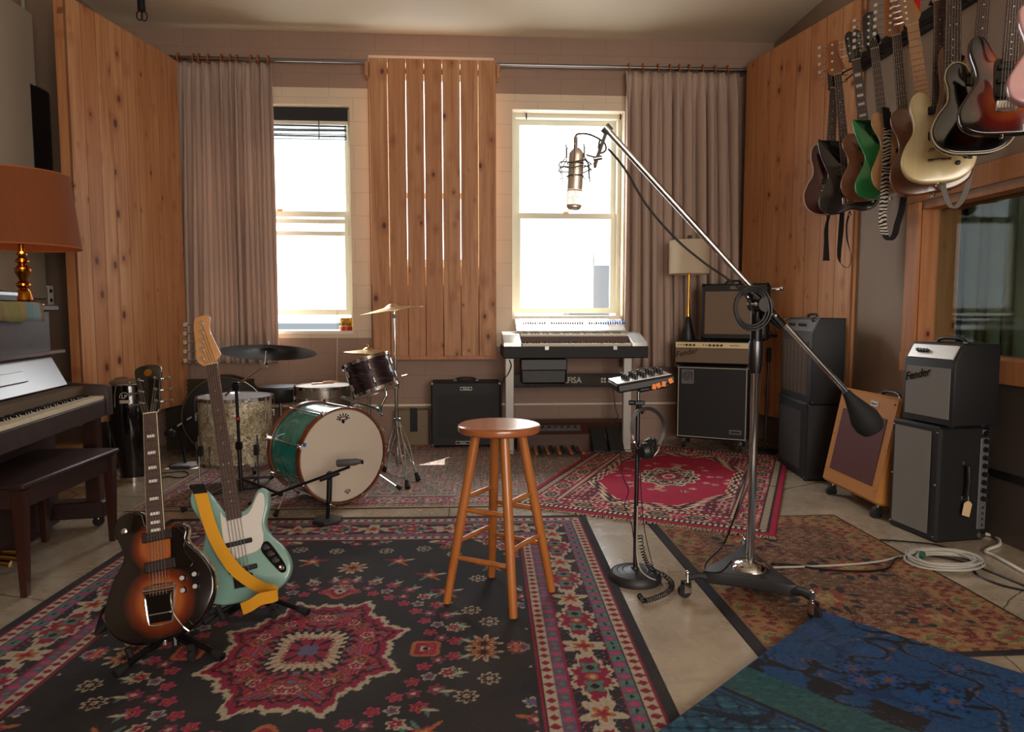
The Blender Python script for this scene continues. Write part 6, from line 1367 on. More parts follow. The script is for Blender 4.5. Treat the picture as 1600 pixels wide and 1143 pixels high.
# black bag hanging under the organ
r = thing('black_bag', 'black vinyl bag hanging under the combo organ in front of the crossbar', 'bag', (WY(850, 580, Yo + .0).x, Yo + .02, 0)); zt_ = zo - .002; zb1 = WY(850, 600, Yo).z
G('dark_leather').box((0, .02, (zt_ + zb1) / 2), (.37, .06, zt_ - zb1), taper=(1.06, 1), ch=.015).build('pouch', r); G('dark_leather').box((0, -.018, zt_ - .05), (.38, .02, .095), rot=(-.12, 0, 0), ch=.008).build('flap', r)
cable('organ_cable', 'thin black cable looping from the organ down past the black combo amplifier', [WY(796, 562, Yo + .05), WY(799, 572, Yo + .03), WY(793, 586, Yo + .03), WY(788, 590, Yo + .03), WY(785, 602, Yo + .05), WY(784, 640, Yo + .06), FL(786, 706, .012)], .004, 'cable_black')
# pedal board
Ypb = 5.62; x0, x1 = WY(808, 690, Ypb).x, WY(985, 690, Ypb).x; r = thing('bass_pedalboard', 'brown wooden organ bass pedal unit with tilted expression pedals under the combo organ', 'pedalboard', ((x0 + x1) / 2, Ypb, .0065)); w_ = x1 - x0; zt_ = WY(900, 664, Ypb).z
wood('walnut_dark', '#3a1f16', '#55301f', .45, 14, axis=0)
g = G('walnut_dark'); g.plate([(0, 0), (0, zt_ * .62), (.10, zt_), (.30, zt_), (.30, 0)], -w_ / 2, w_ / 2, rnd=.005, mx=mX); g.build('housing', r)
for k in range(9): x = -w_ / 2 + .14 + k * .047; G('maple_dark' if k % 2 == 0 else 'black_plastic').box((x, -.12, .035), (.022, .28, .018), rot=(.04, 0, 0), ch=.003).build('bass_pedal', r)
mq = T((0, .05, zt_ * .81)) @ Matrix.Rotation(math.atan2(zt_ * .38, .10), 4, 'X'); G('panel_grey').box((-.12, 0, .006), (.36, .06, .004), mx=mq).build('label_strip', r)
for k in range(6): G('steel').cyl(mq @ Vector((-.26 + k * .055, 0, .008)), mq @ Vector((-.26 + k * .055, 0, .022)), .010, n=10).build('knob', r)
plain('rubber_tread', '#1f1f20', .8)
for k, px_ in enumerate((935, 961)):
    x = WY(px_, 690, Ypb - .08).x - (x0 + x1) / 2; G('rubber_tread').box((x, -.07, .115), (.115, .25, .022), rot=(R(36), 0, 0), ch=.005).build('expression_pedal', r); G('black_plastic').box((x, -.03, .035), (.10, .18, .06), ch=.005).build('pedal_base', r)
# tin can on the left window sill
pc_n = WY(541, 522, WALL_Y + .05); r = thing('tin_can', 'small yellow and red tin can on the left window sill', 'can', (pc_n.x, WALL_Y + .05, W1[2] + .029)); zc = W1[2] + .029
hc_ = WY(541, 496, WALL_Y + .05).z - zc; rc = 9.6 / FPX * (WALL_Y + .05)
plain('can_yellow', '#e0b52a', .4); plain('can_red', '#c2242a', .4)
G('can_red').lathe([(0, 0), (rc, 0), (rc, hc_ * .30), (0, hc_ * .30)], 28).build('red_band', r); G('can_yellow').lathe([(0, hc_ * .30), (rc * .995, hc_ * .30), (rc * .995, hc_ * .96), (0, hc_ * .96)], 28).build('yellow_band', r)
G('steel').lathe([(0, hc_ * .95), (rc * 1.02, hc_ * .95), (rc * 1.02, hc_), (rc * .9, hc_), (0, hc_ * .97)], 28).build('rim', r)
for s_, z, sz in (('CAFE', .76, .042), ('BUSTELO', .50, .034)): text(s_, sz, 'can_red' if z > .6 else 'black_gloss', 'can_lettering', r, T((0, -rc - .001, hc_ * z)), bold=.001, width=.75)
# ------------------------------------------------------------------ guitars: local frame z up the neck from the tail, faces -y
OUT = dict(
 lawsuit=[(0, 0), (.105, .03), (.165, .105), (.176, .18), (.15, .245), (.118, .285), (.095, .315), (.100, .345), (.092, .368), (.060, .378), (.022, .372), (-.03, .385), (-.045, .43), (-.083, .440), (-.125, .425), (-.142, .385), (-.122, .33), (-.115, .28), (-.155, .205), (-.18, .12), (-.165, .055), (-.10, .005)],
 jazz=[(.0, .0), (.08, .002), (.15, .035), (.178, .09), (.16, .16), (.118, .22), (.108, .27), (.130, .33), (.136, .38), (.118, .405), (.092, .395), (.066, .355), (.03, .335), (-.035, .345), (-.058, .385), (-.085, .435), (-.118, .465), (-.148, .45), (-.155, .40), (-.128, .33), (-.12, .275), (-.145, .21), (-.175, .14), (-.165, .06), (-.10, .01)],
 strat=[(.0, .0), (.09, .005), (.145, .04), (.16, .10), (.135, .16), (.108, .205), (.112, .25), (.135, .30), (.132, .345), (.108, .36), (.08, .335), (.05, .305), (.022, .295), (-.03, .30), (-.055, .335), (-.085, .39), (-.115, .405), (-.138, .385), (-.135, .33), (-.115, .27), (-.108, .22), (-.135, .165), (-.160, .105), (-.148, .04), (-.09, .005)],
 single=[(.0, .0), (.08, .006), (.14, .04), (.165, .10), (.148, .165), (.112, .215), (.105, .25), (.125, .285), (.128, .315), (.10, .318), (.075, .30), (.05, .285), (.028, .305), (-.028, .35), (-.05, .385), (-.085, .40), (-.118, .38), (-.128, .335), (-.112, .28), (-.112, .225), (-.148, .165), (-.165, .10), (-.14, .04), (-.08, .006)],
 tele=[(.0, .0), (.08, .004), (.14, .035), (.16, .095), (.142, .155), (.112, .205), (.108, .25), (.13, .30), (.128, .345), (.10, .355), (.072, .325), (.05, .30), (.028, .30), (-.028, .36), (-.06, .395), (-.095, .40), (-.125, .375), (-.128, .33), (-.112, .27), (-.112, .215), (-.145, .155), (-.16, .095), (-.14, .035), (-.08, .004)],
 hollow=[(.0, .0), (.10, .008), (.175, .055), (.20, .13), (.175, .20), (.138, .25), (.135, .30), (.155, .36), (.155, .42), (.125, .45), (.09, .43), (.06, .385), (.028, .365), (-.028, .365), (-.06, .385), (-.09, .43), (-.125, .45), (-.155, .42), (-.155, .36), (-.135, .30), (-.138, .25), (-.175, .20), (-.20, .13), (-.175, .055), (-.10, .008)],
 modern=[(.0, .02), (.08, .0), (.15, .02), (.172, .08), (.145, .15), (.105, .21), (.10, .26), (.125, .32), (.145, .40), (.128, .43), (.10, .385), (.06, .335), (.028, .325), (-.03, .33), (-.06, .38), (-.10, .455), (-.135, .50), (-.15, .48), (-.14, .39), (-.118, .31), (-.108, .25), (-.135, .19), (-.17, .12), (-.165, .05), (-.09, .005)])
def burst(name, inner, mid, edge, cz=(.13, .31), r=(.19, .15), r1=.62, r2=.86, spread=1.0):
    t = NT(name); x, y, z = t.sep(t.coord())[0:3]
    def dd(c, rr): return t.math('SQRT', t.math('ADD', t.math('POWER', t.math('DIVIDE', x, rr), 2), t.math('POWER', t.math('DIVIDE', t.math('SUBTRACT', z, c), rr * 1.02), 2)))
    q = t.math('SMOOTH_MIN', dd(cz[0], r[0]), dd(cz[1], r[1]), .18)
    g_ = t.noise(t.mapping(t.coord(), (1, 1, .06)), 60, 3); q2 = t.math('ADD', q, t.math('MULTIPLY', t.math('SUBTRACT', g_, .5), .08))
    t.set('Base Color', t.ramp(q2, [(.0, inner), (.38, inner), (r1, mid), (r2, edge)])); t.set('Roughness', .14); t.set('Coat Weight', .8); t.set('Coat Roughness', .03); return t.m
burst('sunburst_brown', '#9c5426', '#6a2810', '#0c0707', r1=.52, r2=.72, r=(.165, .125)); burst('sunburst_three', '#b4531f', '#6e170d', '#0c0708', cz=(.14, .30), r=(.155, .125), r1=.62, r2=.92)
plain('surf_green', '#7aa096', .3, coat=.5, var=.05); plain('pearl_guard', '#d6d1cb', .35); plain('body_black', '#060607', .12, coat=1.0); plain('body_wine', '#4a1218', .14, coat=.8); plain('body_grey', '#1e2024', .12, coat=1.0)
plain('body_green', '#109352', .14, .2, coat=1.0); plain('body_pink', '#b98d8d', .2, coat=.6); plain('binding', '#c9bd98', .4); plain('strap_yellow', '#d99a1c', .75, bump=(300, .3, .001)); plain('strap_black', '#121214', .8); plain('strap_grey', '#77736d', .8, bump=(300, .3, .001)); plain('strings', '#9a968e', .35, 1.0)
wood('body_walnut', '#7a4726', '#9c6038', .22, 14, coat=.6); wood('body_natural', '#b98655', '#cb9c6a', .22, 14, coat=.6); wood('body_butter', '#d6c08a', '#e6d6a6', .2, 12, coat=.8); wood('body_brown', '#5d3218', '#7c4826', .22, 14, coat=.6)
def instrument(r, outline, scale, bodym, fret='rosewood', neckm='maple', head='six', nut_z=.77, bridge_z=.12, body_top=.34, width=1.0, th=.042, guard=None, guardm='black_plastic', pickups=(), pkm='black_plastic', knobs=(), inlay='dot', tail='bridge', nstr=6, headm=None, bound=False, nfret=21, binding=False):
    S_ = scale; sp = [(p[0] * width * S_, p[1] * S_) for p in OUT[outline]]; pts = [(p.x, p.y) for p in spline(sp, 6)]
    body = G(bodym).plate(pts, -th / 2, th / 2, rnd=.009, steps=3).build('body', r)
    if bound:
        g = G('binding'); g.tube([(x * 1.0, -th / 2 + .004, z) for x, z in pts], .0032, 6, closed=True); g.build('binding', body)
    yf = -th / 2
    # neck and fretboard
    zt = nut_z; w0, w1 = (.030, .024) if nstr > 4 or outline != 'jazz' else (.031, .022); w0, w1 = w0 * .95, w1 * .92
    zb = body_top - .03
    g = G(neckm); g.tube([(0, yf + .0125, zb), (0, yf + .0125, zt)], [.021, .019], 12); g.bb(-.021, .021, yf - .0065, yf + .008, zb, zt); neck = g.build('neck', r)
    g = G(fret); vs = []
    for z, w_ in ((zb - .02, w0), (zt, w1)):
        for y in (yf - .012, yf - .006): vs.append([g.vert((-w_, y, z)), g.vert((w_, y, z))])
    a, b, c_, d_ = vs
    for q_ in ((a[0], a[1], c_[1], c_[0]), (b[0], b[1], d_[1], d_[0]), (a[0], b[0], d_[0], c_[0]), (a[1], b[1], d_[1], c_[1]), (a[0], a[1], b[1], b[0]), (c_[0], c_[1], d_[1], d_[0])): g.face(list(q_))
    L = zt - bridge_z; g.use('steel')
    def wz(z): return w1 + (w0 - w1) * (zt - z) / (zt - zb + .02)
    fz = [zt - L * (1 - 2 ** (-k / 12)) for k in range(0, nfret + 1)]
    for z in fz[1:]:
        if z > zb - .015: g.cyl((-wz(z), yf - .0125, z), (wz(z), yf - .0125, z), .0012, n=5)
    g.use('binding').box((0, yf - .0125, zt), (w1 * 2, .004, .004))
    if binding:
        for s_ in (-1, 1): g.tube([(s_ * w0, yf - .0105, zb - .02), (s_ * w1, yf - .0105, zt)], .0016, 5)
    g.use('pearl_guard')
    for k in (3, 5, 7, 9, 12, 15, 17, 19, 21):
        if k >= len(fz): continue
        z = (fz[k] + fz[k - 1]) / 2
        if z < zb: continue
        if inlay == 'dot':
            for x in ((0,) if k != 12 else (-.011, .011)): g.cyl((x, yf - .0125, z), (x, yf - .0118, z), .003, n=8)
        elif inlay == 'oval': g.box((0, yf - .0122, z), (wz(z) * 1.15, .0008, .010), ch=.003); 
        elif inlay == 'trap': g.box((0, yf - .0122, z), (wz(z) * 1.3, .0008, (fz[k - 1] - fz[k]) * .55))
    g.build('fretboard', neck)
    # headstock and tuners
    hm = headm or neckm
    if head == 'three':
        hp = [(-.022, -.005), (-.036, .03), (-.040, .10), (-.046, .155), (-.034, .172), (0, .178), (.034, .172), (.046, .155), (.040, .10), (.036, .03), (.022, -.005)]
        tun = [(s_ * .027, .04 + .042 * k, s_) for s_ in (-1, 1) for k in range(3)]
    elif head == 'open':
        hp = [(-.022, -.005), (-.036, .03), (-.042, .10), (-.040, .15), (-.018, .168), (0, .158), (.018, .168), (.040, .15), (.042, .10), (.036, .03), (.022, -.005)]
        tun = [(s_ * .027, .04 + .042 * k, s_) for s_ in (-1, 1) for k in range(3)]
    elif head == 'bass':
        n_ = nstr; hp = [(-.022, -.005), (-.052, .025), (-.050, .10), (-.046, .185), (-.030, .212), (.012, .214), (.022, .195), (.014, .150), (.022, .11), (.040, .045), (.042, .030), (.024, .012), (.022, -.005)]
        tun = [(-.030 + .0045 * k, .030 + (.155 / (n_ - 1)) * k, -1) for k in range(n_)]
    else:
        hp = [(-.021, -.005), (-.030, .02), (-.034, .09), (-.032, .165), (-.012, .185), (.012, .180), (.026, .160), (.020, .140), (.010, .12), (.028, .06), (.036, .035), (.024, .012), (.021, -.005)]
        tun = [(-.020, .025 + .0262 * k, -1) for k in range(6)]
    hpts = [(p.x, p.y + zt) for p in spline(hp, 4)]; yh = yf - .004
    ho = G(hm).plate(hpts, yh - .006, yh + .008, rnd=.003, steps=2).build('headstock', neck)
    big = head == 'bass'; post = []
    for (x, z, s_) in tun:
        g = G('chrome'); g.cyl((x, yh - .006, zt + z), (x, yh - .018, zt + z), .0075 if big else .005, n=10); g.cyl((x, yh + .012, zt + z), (x + s_ * (.060 if big else .042) - (0 if s_ * x > 0 else 0), yh + .012, zt + z + (.01 if big else 0)), .003, n=6)
        e = Vector((x + s_ * (.072 if big else .042), yh + .012, zt + z + (.012 if big else 0)))
        g.box(e, (.020 if big else .014, .007, .024 if big else .013), ch=.003); g.build('tuner', ho); post.append((x, zt + z))
    # strings
    g = G('strings'); sw0, sw1 = .026 if nstr >= 5 else .028, .019
    for k in range(nstr):
        u = (k / (nstr - 1) - .5) * 2; px_, pz_ = post[min(k, len(post) - 1)] if head != 'three' and head != 'open' else post[(k if k < 3 else 3 + (5 - k)) % 6]
        g.tube([(u * sw0, yf - .0155, bridge_z), (u * sw1, yf - .0145, zt), (px_, yh - .014, pz_)], .0009 if nstr == 6 else .0013, 4)
    g.build('strings', r)
    if guard: G(guardm).plate([(p.x * S_, p.y * S_) for p in spline(guard, 5)], yf - .0028, yf + .001, rnd=.0008, steps=1).build('pickguard', r)
    for (x, z, w_, h_, a_) in pickups:
        g = G(pkm); g.box((x * S_, yf - .006, z * S_), (w_, .014, h_), rot=(0, a_, 0), ch=.003); g.build('pickup', r)
    for (x, z, k_) in knobs:
        g = G(k_); g.lathe([(0, 0), (.010, 0), (.0105, .004), (.008, .012), (.0075, .015), (0, .016)], 16, mx=T((x * S_, yf, z * S_)) @ Matrix.Rotation(PI / 2, 4, 'X')); g.build('knob', r)
    if tail == 'bridge':
        g = G('chrome'); g.box((0, yf - .006, bridge_z - .01), (.075, .010, .045), ch=.003)
        for k in range(nstr): g.cyl(((k / (nstr - 1) - .5) * .052, yf - .013, bridge_z - .02), ((k / (nstr - 1) - .5) * .052, yf - .013, bridge_z + .008), .0035, n=6)
        g.build('bridge', r)
    elif tail == 'stop':
        for z in (bridge_z, bridge_z - .045): G('chrome').box((0, yf - .009, z), (.090, .010, .013), ch=.004).build('bridge', r)
    elif tail == 'frame':
        g = G('chrome'); z0, z1 = .055, bridge_z + .012; fr_ = [(-.048, z1), (-.052, z1 + .012), (-.030, z1 + .020), (.030, z1 + .020), (.052, z1 + .012), (.048, z1), (.040, z0 + .02), (.028, z0), (-.028, z0), (-.040, z0 + .02)]
        g.tube([(x, yf - .006, z) for x, z in [(p.x, p.y) for p in spline(fr_, 4)]], .0032, 6, closed=True)
        g.cyl((-.050, yf - .010, z1 + .006), (.050, yf - .010, z1 + .006), .0055, n=8); g.cyl((-.033, yf - .010, z0 + .035), (.033, yf - .010, z0 + .035), .003, n=8)
        g.use('black_gloss').box((0, yf - .003, (z0 + z1) / 2 + .002), (.078, .005, z1 - z0 - .010), taper=(1.12, 1)); g.build('tremolo_tailpiece', r)
        G('chrome').tube(spline([(.040, yf - .012, z1 - .01), (.044, yf - .03, z1 - .03), (.052, yf - .035, z0 + .03), (.078, yf - .035, z0 - .015), (.095, yf - .03, z0 - .035)], 6, False), .0028, 6).build('tremolo_arm', r)
    G('chrome').cyl((0, 0, 0), (0, 0, -.014), .007, .009, n=10).build('strap_button', r)
    return r
def pose(bottom, top, face):
    """rotation with local z from bottom to top and local -y turned towards `face`"""
    z = (Vector(top) - Vector(bottom)).normalized(); f = Vector(face); y = -(f - z * f.dot(z)).normalized(); x = y.cross(z)
    return Matrix((x, y, z)).transposed().to_euler()
def top_at(bottom, px, py, L, back=True):
    """the point at distance L from bottom along the ray through the pixel (the farther or nearer one)"""
    d = ray(px, py).normalized(); oc = EYEV - Vector(bottom); b_ = d.dot(oc); c_ = oc.length_squared - L * L; disc = b_ * b_ - c_
    if disc < 0: t_ = -b_
    else: t_ = -b_ + (math.sqrt(disc) if back else -math.sqrt(disc))
    return EYEV + d * t_
# sunburst guitar on the rug
B1 = FL(258, 1000, .065); L1 = .955; T1 = top_at(B1, 236, 572, L1)
if (T1 - B1).length < .5: T1 = B1 + Vector((0, .25, .9))
r = thing('electric_guitar', 'brown sunburst electric guitar with black headstock and tremolo, leaning on its floor stand', 'guitar', B1, rot=pose(B1, T1, Vector((.08, -1, .1))))
plain('pickup_wood', '#1f1310', .45)
instrument(r, 'lawsuit', 1.0, 'sunburst_brown', head='three', headm='body_black', neckm='mahogany', nut_z=.775, bridge_z=.150, body_top=.385, th=.045, inlay='oval', binding=True, tail='frame', nfret=22,
  guard=[(.048, .365), (.080, .350), (.088, .318), (.085, .285), (.108, .245), (.105, .228), (.080, .225), (.045, .232), (.042, .30)], guardm='body_black',
  pickups=((.0, .345, .092, .034, -.04), (.005, .245, .094, .036, -.06)), pkm='pickup_wood', knobs=((.078, .192, 'black_plastic'), (.118, .198, 'black_plastic'), (.078, .152, 'black_plastic'), (.118, .158, 'black_plastic')))
for (x, z) in ((.078, .192), (.118, .198), (.078, .152), (.118, .158)): G('mixer_face').lathe([(0, 0), (.0082, 0), (.0075, .003), (0, .0035)], 12, mx=T((x, -.0225 - .016, z)) @ Matrix.Rotation(PI / 2, 4, 'X')).build('knob_cap', r)
G('chrome').lathe([(0, 0), (.011, 0), (.010, .003), (.004, .006), (0, .006)], 16, mx=T((-.105, -.0225, .378)) @ Matrix.Rotation(PI / 2, 4, 'X')).build('strap_stud', r)
G('brass').lathe([(0, 0), (.014, 0), (.013, .001), (0, .0012)], 18, mx=T((0, -.0325, .775 + .148)) @ Matrix.Rotation(PI / 2, 4, 'X')).build('headstock_badge', r)
g1 = r
# seafoam five string bass
B2 = FL(389, 938, .072); L2 = 1.155; T2 = top_at(B2, 323, 498, L2)
r = thing('bass_guitar', 'pale surf green five-string bass guitar with white pickguard, leaning on its floor stand', 'bass guitar', B2, rot=pose(B2, T2, Vector((.08, -1, .1))))
instrument(r, 'jazz', 1.0, 'surf_green', head='bass', neckm='maple_dark', headm='maple', nut_z=.945, bridge_z=.085, body_top=.36, th=.044, inlay='dot', nstr=5, nfret=20,
  guard=[(-.05, .345), (-.052, .20), (-.03, .165), (.02, .168), (.06, .172), (.085, .19), (.095, .225), (.095, .27), (.116, .33), (.120, .375), (.104, .388), (.085, .365), (.062, .33), (.035, .315), (-.035, .325)], guardm='pearl_guard',
  pickups=((.0, .218, .105, .018, 0), (.004, .118, .105, .018, 0)), pkm='black_plastic', knobs=())
g = G('body_black'); g.plate([(p.x, p.y) for p in spline([(.082, .185), (.098, .200), (.118, .185), (.155, .105), (.158, .075), (.140, .070), (.12, .095), (.082, .160)], 5)], -.027, -.021, rnd=.001, steps=1); cp = g.build('control_plate', r)
for (x, z) in ((.098, .178), (.112, .150), (.126, .122)): G('black_plastic').lathe([(0, 0), (.0115, 0), (.011, .014), (0, .015)], 16, mx=T((x, -.027, z)) @ Matrix.Rotation(PI / 2, 4, 'X')).build('knob', cp)
G('chrome').lathe([(0, 0), (.010, 0), (.010, .003), (.004, .003), (0, .001)], 14, mx=T((.142, -.027, .090)) @ Matrix.Rotation(PI / 2, 4, 'X')).build('output_jack', cp)
g = G('chrome').box((.012, -.028, .955), (.030, .006, .012), ch=.002); g.build('string_retainer', r)
# floor stands
def floor_stand(name, label, B, T_, pads):
    b0 = Vector((B.x, B.y, 0)); r = thing(name, label, 'guitar stand', (B.x, B.y, .0085)); up = (T_ - B); back = Vector((up.x, up.y, 0)); k_ = B.z - .0085
    bk = Vector((.0, .13, 0)); ax = up.normalized()
    p_ = lambda t_, o_: (B - Vector((B.x, B.y, .0085))) + ax * t_ + Vector((0, o_, 0))
    g = G('black_metal'); g.tube([p_(-.05, .075), p_(.30, .075)], .011, 8); g.build('upright', r)
    for s_ in (-1, 1):
        g = G('black_metal').tube([p_(-.02, .075), p_(-.045, .06) + Vector((s_ * .06, 0, 0)), p_(-.045, -.03) + Vector((s_ * .095, 0, 0)), p_(-.01, -.045) + Vector((s_ * .10, 0, 0))], .009, 8); g.use('black_rubber').tube([p_(-.047, .04) + Vector((s_ * .08, 0, 0)), p_(-.047, -.03) + Vector((s_ * .095, 0, 0)), p_(.0, -.045) + Vector((s_ * .10, 0, 0))], .0125, 8); g.build('padded_arm', r)
    for e in pads:
        q_ = Vector((e[0], e[1], .012)); g = G('black_metal').tube([p_(.0, .075), q_], .010, 8); g.use('black_rubber').tube([q_.lerp(p_(.0, .075), .18), q_], [.013, .016], 10); g.build('leg', r)
    return r
floor_stand('guitar_stand', 'black tubular floor stand holding the brown sunburst guitar', B1, T1, ((-.10, -.13), (.20, -.04), (.02, .30)))
floor_stand('guitar_stand', 'black tubular floor stand holding the pale surf green bass', B2, T2, ((-.15, -.06), (.22, .0), (-.02, .30)))
# straps
def strap(name, label, pts, widths, dirs, mat, group=None, th=.0025, cat='guitar strap', buckle=None):
    P = spline(pts, 6, False); n = len(P); D = []; W_ = []
    for i in range(n):
        t_ = i / (n - 1) * (len(pts) - 1); k = min(int(t_), len(pts) - 2); f = t_ - k; D.append(Vector(dirs[k]).lerp(Vector(dirs[k + 1]), f)); W_.append(widths[k] * (1 - f) + widths[k + 1] * f)
    r = thing(name, label, cat, P[0], group=group); o = Vector(P[0])
    G(mat).ribbon([p - o for p in P], W_, D, th).build('webbing', r); return r, o
def gp(x, y, z): return Matrix.LocRotScale(B2, r2.rotation_euler, None) @ Vector((x, y, z))
r2 = r
xr = Vector((1, 0, 0)); pts = [gp(-.108, -.040, .465), gp(-.100, -.045, .40), gp(-.085, -.052, .31), gp(-.060, -.060, .22), gp(-.010, -.072, .12), gp(.055, -.085, .050), WY(424, 922, B2.y - .13), WY(434, 928, B2.y - .14), WY(424, 932, B2.y - .15), WY(406, 936, B2.y - .16), WY(392, 945, B2.y - .16), WY(378, 951, B2.y - .155)]
w_ = .050; dirs = [(1, 0, 0)] * 3 + [(1, 0, .1), (.85, 0, .5), (.8, -.1, .75), (.5, -.2, .8), (.1, -.4, 1), (-.1, -.3, 1), (-.1, -.3, 1), (-.1, -.3, 1), (-.1, -.3, 1)]
ys, o = strap('guitar_strap', 'yellow webbing strap hanging down the front of the pale green bass onto the rug', pts, [w_] * 12, dirs, 'strap_yellow')
G('dark_leather').ribbon([gp(-.125, -.010, .462) - o, gp(-.120, -.034, .474) - o, gp(-.110, -.044, .462) - o, gp(-.104, -.048, .435) - o], .054, Vector((1, 0, .1)), .004).build('leather_tab', ys)
bs1, o = strap('guitar_strap', 'black and tan leather strap curling on the rug behind the sunburst guitar', [FL(205, 985, .012), FL(178, 978, .012), FL(158, 985, .02), FL(155, 965, .05), FL(170, 945, .08), FL(190, 925, .12), FL(200, 905, .16)], [.05] * 7, [(0, 1, .1), (.2, 1, .2), (.6, .4, .6), (.2, .2, 1), (.3, .8, .8), (.2, 1, .3), (.2, 1, 0)], 'strap_black')

# ------------------------------------------------------------------ guitars hanging on the right wall
XW = WALL_R - .004; ra, rb = WX(1345, 112, XW), WX(1345, 87, XW); yA = ra.y + .12; zlo, zhi = ra.z - .01, ra.z + .115
r = thing('guitar_rail', 'long black wall rail carrying the row of hanging guitars on the right wall', 'wall rail', (WALL_R, 0, zlo))
G('black_metal').bb(-.028, -.001, 1.2, yA, 0, zhi - zlo, ch=.003).build('rail_board', r)
GR = 'guitars hanging on the right wall'
def hang(label, nut, low, X, shape, Lb, face=(-.62, -1, -.05), cat='guitar', name='electric_guitar', **kw):
    """scale the instrument so that nut and tail fall on their pixels at depth X"""
    N = WX(nut[0], nut[1], X); d = ray(*low)  # intersect with the plane through N facing the camera's forward axis
    t_ = (N - EYEV).dot(_f) / d.dot(_f); Bt = EYEV + d * t_; L = (N - Bt).length; k = L / kw['nut_z']
    ax = (N - Bt).normalized(); r = thing(name, label, cat, Bt, rot=pose(Bt, N, Vector(face)), group=GR)
    r.scale = (k, k, k); instrument(r, outline=shape, scale=1.0, **kw)
    y_ = N.y; hz_ = min(max(N.z, zlo + .03), zhi - .02); h = thing('guitar_hanger', 'black wall hook', 'hook', (WALL_R - .029, y_ + .04, hz_), group='hooks on the guitar rail')
    e = N + ax * .012 - Vector((WALL_R - .029, y_ + .04, hz_)); bk = Vector((face[0], face[1], 0)).normalized() * -.035; sd_ = Vector((-bk.y, bk.x, 0)).normalized() * .030
    G('black_metal').tube([(0, 0, 0), e * .6 + bk * .6, e + bk], .005, 8).build('arm', h); f_ = Vector((face[0], face[1], 0)).normalized() * .01
    G('black_rubber').tube([e + sd_ + f_, e + sd_ * 1.05 + bk * .6, e + bk, e - sd_ * 1.05 + bk * .6, e - sd_ + f_], .006, 8).build('yoke', h)
    h['label'] = 'black wall hook holding the ' + label.split(' hanging')[0]
    return r, k
PK2 = lambda a, b, w=.085, h=.035: ((0, a, w, h, 0), (0, b, w, h, 0))
S2 = (-.55, -1, -.05)
hang('dark wine red hollow guitar hanging farthest back on the wall rail', (1303, 140), (1293, 336), 2.42, 'hollow', 0, S2, bodym='body_wine', head='open', headm='body_black', neckm='mahogany', nut_z=.80, bridge_z=.15, body_top=.40, th=.045, tail='stop', bound=True, width=.72, pickups=PK2(.21, .32), inlay='dot')
hang('glossy black bass with orange four-peg headstock hanging in front of the wine red guitar', (1309, 118), (1328, 333), 2.36, 'modern', 0, S2, cat='bass guitar', name='bass_guitar', bodym='body_grey', head='bass', neckm='maple_dark', headm='maple_dark', nstr=4, nut_z=.88, bridge_z=.09, body_top=.36, th=.04, tail='bridge', pickups=PK2(.15, .25, .1, .02), inlay='dot', nfret=20)
hang('walnut brown guitar with black open headstock hanging before the glossy black bass', (1337, 96), (1364, 312), 2.34, 'single', 0, S2, bodym='body_walnut', head='open', headm='body_black', neckm='mahogany', nut_z=.80, bridge_z=.14, body_top=.38, th=.045, tail='stop', width=.95, pickups=PK2(.20, .31), inlay='trap', knobs=((.10, .10, 'black_plastic'), (.11, .15, 'black_plastic')))
hang('bright green modern bass hanging between the walnut guitar and the zebra strapped one', (1366, 78), (1392, 308), 2.30, 'modern', 0, S2, cat='bass guitar', name='bass_guitar', bodym='body_green', head='bass', neckm='maple_dark', headm='body_black', nstr=5, nut_z=.88, bridge_z=.09, body_top=.36, th=.04, tail='bridge', pickups=PK2(.15, .25, .1, .02), inlay=None, nfret=22, width=1.05)
hang('natural wood bass with zebra print strap hanging in the middle of the rail', (1400, 58), (1420, 299), 2.27, 'jazz', 0, S2, cat='bass guitar', name='bass_guitar', bodym='body_natural', head='bass', neckm='maple_dark', headm='maple_dark', nstr=5, nut_z=.86, bridge_z=.09, body_top=.36, th=.044, tail='bridge', pickups=PK2(.14, .23, .1, .02), inlay='dot', nfret=20)
hang('brown slab guitar with pale maple neck and red tag hanging right of the zebra strap', (1425, 42), (1458, 302), 2.24, 'tele', 0, S2, bodym='body_brown', head='six', fret='maple', neckm='maple', nut_z=.745, bridge_z=.12, body_top=.34, th=.044, tail='bridge', pickups=PK2(.17, .29, .08, .022), inlay=None)
hang('pale cream single-cutaway guitar hanging in front of the brown slab one', (1466, 6), (1465, 286), 2.22, 'single', 0, (-.45, -1, -.05), bodym='body_butter', head='six', neckm='maple_dark', nut_z=.78, bridge_z=.14, body_top=.36, th=.046, tail='stop', pickups=PK2(.20, .31), knobs=((.07, .075, 'black_plastic'), (.10, .10, 'black_plastic')), inlay='dot', bound=False, width=.86)
hang('brown guitar with dotted neck hanging hidden between the cream and black ones', (1490, -90), (1484, 236), 2.21, 'tele', 0, S2, bodym='body_brown', head='six', neckm='maple_dark', nut_z=.80, bridge_z=.12, body_top=.34, th=.04, tail='bridge', width=.34, pickups=(), inlay='dot')
hang('glossy black guitar with cream edge binding hanging behind the three-tone sunburst one', (1538, -39), (1516, 242), 2.20, 'single', 0, (-.45, -1, -.05), bodym='body_black', head='open', headm='body_black', neckm='mahogany', nut_z=.78, bridge_z=.14, body_top=.36, th=.046, tail='stop', bound=True, width=.95, pickups=PK2(.20, .31), inlay='dot')
